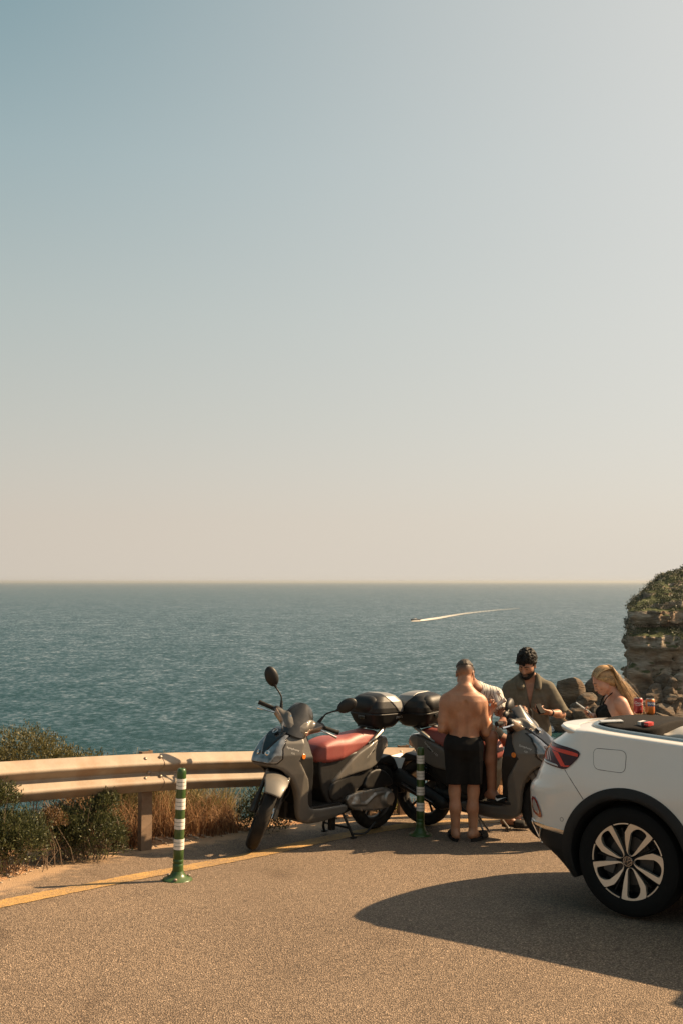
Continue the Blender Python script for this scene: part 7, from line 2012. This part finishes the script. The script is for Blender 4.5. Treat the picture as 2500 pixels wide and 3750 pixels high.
def face_bits(w, parent, brow=.0035, lips=None):
    for s in (-1, 1):
        mb = MB(); mb.tube([w((.101, s * .012, .020)), w((.098, s * .030, .026)), w((.082, s * .050, .018))], [brow, brow * 1.1, brow * .5], 6); mb.build('eyebrow', M_LASH, parent)
        mb = MB(); mb.tube([w((.0945, s * .018, -.004)), w((.0955, s * .031, -.0015)), w((.087, s * .045, -.005))], [.0016, .0026, .0014], 6); mb.build('eyelash', M_LASH, parent)
    if lips: 
        mb = MB(); mb.tube([w((.091, -.020, -.071)), w((.0985, -.006, -.066)), w((.0985, .006, -.066)), w((.091, .020, -.071))], [.002, .0045, .0045, .002], 6); mb.tube([w((.091, -.018, -.074)), w((.0975, 0, -.079)), w((.091, .018, -.074))], [.002, .005, .002], 6); mb.build('lips', M_LIP, parent)
face_bits(wf3, p3, .0048)
mb = MB(); v_ = unit(np.array(wrl) - np.array(ell_)); a1 = unit(np.cross(v_, (0, 0, 1))); a2 = np.cross(v_, a1)
for q, mm, rr in ((-.035, M_BLKP, .0045), (-.048, M_LIDG, .0035)):
    mb = MB(); cc_ = np.array(wrl) + v_ * q; mb.tube([cc_ + (a1 * math.cos(t) + a2 * math.sin(t)) * .0305 for t in np.linspace(0, math.tau, 25)], rr, 6, cap=False); mb.build('bracelet', mm, p3)
v_ = unit(np.array(wrr) - np.array(elr)); a1 = unit(np.cross(v_, (0, 0, 1))); a2 = np.cross(v_, a1)
mb = MB(); cc_ = np.array(wrr) - v_ * .02; mb.tube([cc_ + (a1 * math.cos(t) + a2 * math.sin(t)) * .029 for t in np.linspace(0, math.tau, 25)], .0035, 6, cap=False); mb.build('bracelet', M_LIDG, p3)
# black case and cord in his hands
bpy.context.view_layer.update(); M3 = p3.matrix_world
wl_ = thing('wallet', 'slim black wallet held open in the bearded man\'s hand', 'wallet'); wl_.matrix_world = M3 @ Matrix.Translation((.318, .105, 1.128)) @ Matrix.Rotation(rad(-35), 4, 'Z') @ Matrix.Rotation(rad(28), 4, 'X')
for s in (-1, 1):
    mb = MB(); mb.box((0, s * .006, .0), (.085, .006, .100), Matrix.Rotation(rad(7 * s), 3, 'X')); mb.build('cover', M_BLACKC, wl_, bevel=.002)
mb = MB(); mb.box((0, 0, .004), (.078, .006, .092)); mb.build('lining', M_BLACKC, wl_, bevel=.001)
cd = MB(); cd.tube(catmull([(.305, .012, 1.125), (.318, .035, 1.09), (.322, .030, 1.02), (.320, .028, .965), (.318, .030, .93)], 8), .003, 6)
co = cd.build('cord', M_LIDG, None); co.matrix_world = M3; tag(co, 'thin pale cord dangling from the bearded man\'s hands', 'cord')

# ---- blond woman looking at her phone
W0 = (2.452, 9.46)
p4 = thing('person', 'blond woman in a black halter top looking down at her phone beyond the white car', 'person', (W0[0], W0[1], gz(*W0) + .002 - .085 * 1.06), rad(178))
p4.scale = (1.06,) * 3
P_, N_ = (-.02, 0, .80), (-.008, 0, 1.325)
shl, shr = (-.028, .150, 1.262), (-.005, -.150, 1.255); ell_, elr = (-.150, .205, 1.02), (-.02, -.225, 1.00); wrl, wrr = (-.03, .21, .80), (.150, -.075, 1.118)
hl_, hr_ = (-.02, .085, .80), (-.02, -.085, .80); kl, kr = (.06, .085, .46), (.08, -.085, .46); al, ar = (-.03, .08, .155), (-.02, -.08, .155); tl, tr = (.13, .1, .115), (.14, -.1, .115)
G = Grid((-.26, -.34, .0), (.40, .32, 1.58), .0058)
G.op(torso_fn(P_, N_, (0, 1, 0), (0, 1, 0), FEMALE, .95), (-.2, -.25, .66), (.25, .25, 1.40))
for s, sh in ((1, shl), (-1, shr)):
    G.cone((-.012, s * .02, 1.315), np.array(sh) + (0, -s * .02, .012), .034, .034, .04)
    G.ell((.078, s * .062, 1.145), (.058, .056, .060), .03)
arm(G, shl, ell_, wrl, .84); arm(G, shr, elr, wrr, .84); leg(G, hl_, kl, al, tl, .9); leg(G, hr_, kr, ar, tr, .9)
G.cone((-.008, 0, 1.315), (.030, 0, 1.395), .046, .043, .03)
HR4 = rot_axes((.86, .06, -.50), (.5, 0, .86)); hc4 = np.array((.082, .0, 1.430)); wf4 = head(G, hc4, HR4, .93, 1.0, .95)
hand(G, wrr, (.82, .25, .28), (-.30, .45, .8), 1, (.45, .5, .55, .6), (.3, .3), .88); hand(G, wrl, (.5, 0, -.85), (0, -1, 0), 1, (.4, .4, .4, .4), (.3, .3), .88)
link('body', G.mesh('body'), M_SK4, p4)
G = Grid((-.22, -.24, .40), (.24, .24, 1.36), .0058)
G.op(torso_fn(P_, N_, (0, 1, 0), (0, 1, 0), FEMALE, .95, .006), (-.2, -.25, .66), (.25, .25, 1.40))
for s in (-1, 1): G.ell((.078, s * .062, 1.145), (.064, .062, .066), .03)
for h_, k_ in ((hl_, kl), (hr_, kr)): G.cone(h_, (k_[0], k_[1], .50), .092, .085, .05)
X, Y, Z = G.full()
# halter cut: bare back and shoulders, cloth rising to the neck in front
G.D = np.maximum(G.D, (Z - (1.095 + np.clip((X + .005) * 1.9, -.06, .20) - np.maximum(np.abs(Y) - .03, 0) * .55)) * .7).astype(np.float32)
G.D = np.maximum(G.D, .52 - Z).astype(np.float32); G.D += (.002 * fbm(X, Y, Z, 95, 2, 6)).astype(np.float32)
top = link('halter_top', G.mesh('halter_top'), M_BLACKC, p4)
for s in (-1, 1):
    mb = MB(); mb.tube(catmull([(.105, s * .045, 1.215), (.075, s * .058, 1.285), (.015, s * .055, 1.335), (-.045, s * .015, 1.345)], 5), .0045, 6); mb.build('strap', M_BLACKC, top)
face_bits(wf4, p4, .0026, True)
# long wind-blown hair
G = Grid(hc4 - .2, hc4 + .2, .0048)
G.ell(wf4((-.020, 0, .036)), np.array((.104, .086, .094)) * .93, 0, HR4); G.ell(wf4((-.055, 0, -.02)), np.array((.062, .078, .085)) * .93, .03, HR4)
F_, L_f, U_ = HR4; X, Y, Z = G.full(); pr = lambda A: (X - hc4[0]) * A[0] + (Y - hc4[1]) * A[1] + (Z - hc4[2]) * A[2]
x, y, z = pr(F_), pr(L_f), pr(U_)
G.D = np.maximum(G.D, x - np.interp(z, [-.08, -.02, .03, .07, .10], [-.025, -.005, .022, .058, .075]).astype(np.float32)).astype(np.float32)
G.D += (.0022 * fbm(X * .4, Y, Z * .4, 12, 3, 45)).astype(np.float32)
hair = link('hair', G.mesh('hair'), M_BLOND, p4)
r_ = np.random.default_rng(9)
mats_h = [mat('hair_strand_light', (0.50, 0.32, 0.15), 0.4, var=0.3, vscale=30), mat('hair_strand_dark', (0.23, 0.125, 0.055), 0.45, var=0.3, vscale=30)]
for mi, cnt in ((0, 620), (1, 330)):
    mb = MB()
    for k in range(cnt):
        y0 = r_.uniform(-1, 1); a0 = r_.uniform(.55, 1.6)
        over = []
        for a_ in np.linspace(a0, 2.95, 5):
            rr_ = 1.0 + .03 * r_.random()
            over.append(wf4(np.array((-.020 + .101 * math.cos(a_), y0 * .080, .036 + .093 * math.sin(a_) * math.sqrt(max(1 - y0 * y0 * .72, 0)))) * np.array((rr_, rr_, rr_))))
        back = r_.uniform(.09, .22); endz = r_.uniform(1.03, 1.20); ey = y0 * .11 + r_.normal() * .025
        fly = abs(r_.normal()) * .028 * (2.0 if k % 9 == 0 else .8)
        m2_ = np.array((-.100 - fly - .03 * r_.random(), ey * .9, 1.250 + .03 * r_.normal()))
        e_ = np.array((-back - fly * .8, ey, endz))
        wv = r_.uniform(.002, .007); ph_ = r_.uniform(0, 6)
        pts = catmull(over + [m2_, e_], 5)
        pts = [p + Vector((wv * math.sin(i * .55 + ph_), wv * math.cos(i * .5 + ph_), 0)) * min(max(i - 12, 0) / 8, 1) for i, p in enumerate(pts)]
        n = len(pts); w0 = r_.uniform(.0011, .0022); mb.tube(pts, [w0 * (1 - .7 * (i / n) ** 2) for i in range(n)], 4, cap=False)
    for k in range(cnt // 2):                     # side hair, from the temples back over the ears
        sd = r_.choice([-1, 1]); u_ = r_.uniform(0, 1); g_ = r_.normal(size=3) * .004
        over = [wf4(np.array(p) + g_) for p in ((.058 - .05 * u_, sd * (.066 + .010 * u_), .062 - .062 * u_), (.010 - .03 * u_, sd * .086, .035 - .055 * u_), (-.045, sd * .086, .010 - .05 * u_), (-.085, sd * (.070 - .02 * u_), -.025 - .05 * u_))]
        m2_ = np.array((-.085 - .035 * r_.random(), sd * .075 + .01 * r_.normal(), 1.235 + .03 * r_.normal())); e_ = np.array((-.09 - .10 * r_.random(), sd * .10 + .02 * r_.normal(), r_.uniform(1.04, 1.18)))
        pts = catmull(over + [m2_, e_], 5); wv = r_.uniform(.002, .006); ph_ = r_.uniform(0, 6)
        pts = [p + Vector((wv * math.sin(i * .6 + ph_), wv * math.cos(i * .5 + ph_), 0)) * min(i / 10, 1) for i, p in enumerate(pts)]
        n = len(pts); w0 = r_.uniform(.0012, .0022); mb.tube(pts, [w0 * (1 - .7 * (i / n) ** 2) for i in range(n)], 4, cap=False)
    o = mb.build('strand', mats_h[mi], hair, sharp=None); o['kind'] = 'stuff'
mb = MB(); v_ = unit(np.array(wrr) - np.array(elr)); a1 = unit(np.cross(v_, (0, 0, 1))); a2 = np.cross(v_, a1); cc_ = np.array(wrr) - v_ * .012
mb.tube([cc_ + (a1 * math.cos(t) + a2 * math.sin(t)) * .024 for t in np.linspace(0, math.tau, 25)], .0035, 6, cap=False); mb.build('hair_tie', M_BLKP, p4)
bpy.context.view_layer.update(); M4 = p4.matrix_world
ph2 = phone('phone held in the blond woman\'s hand')
ph2.matrix_world = M4 @ Matrix.Translation((.250, -.035, 1.190)) @ Matrix.Rotation(rad(-34), 4, 'Y') @ Matrix.Rotation(rad(-7), 4, 'X')
print('script built in %.1fs' % (time.time() - T0))
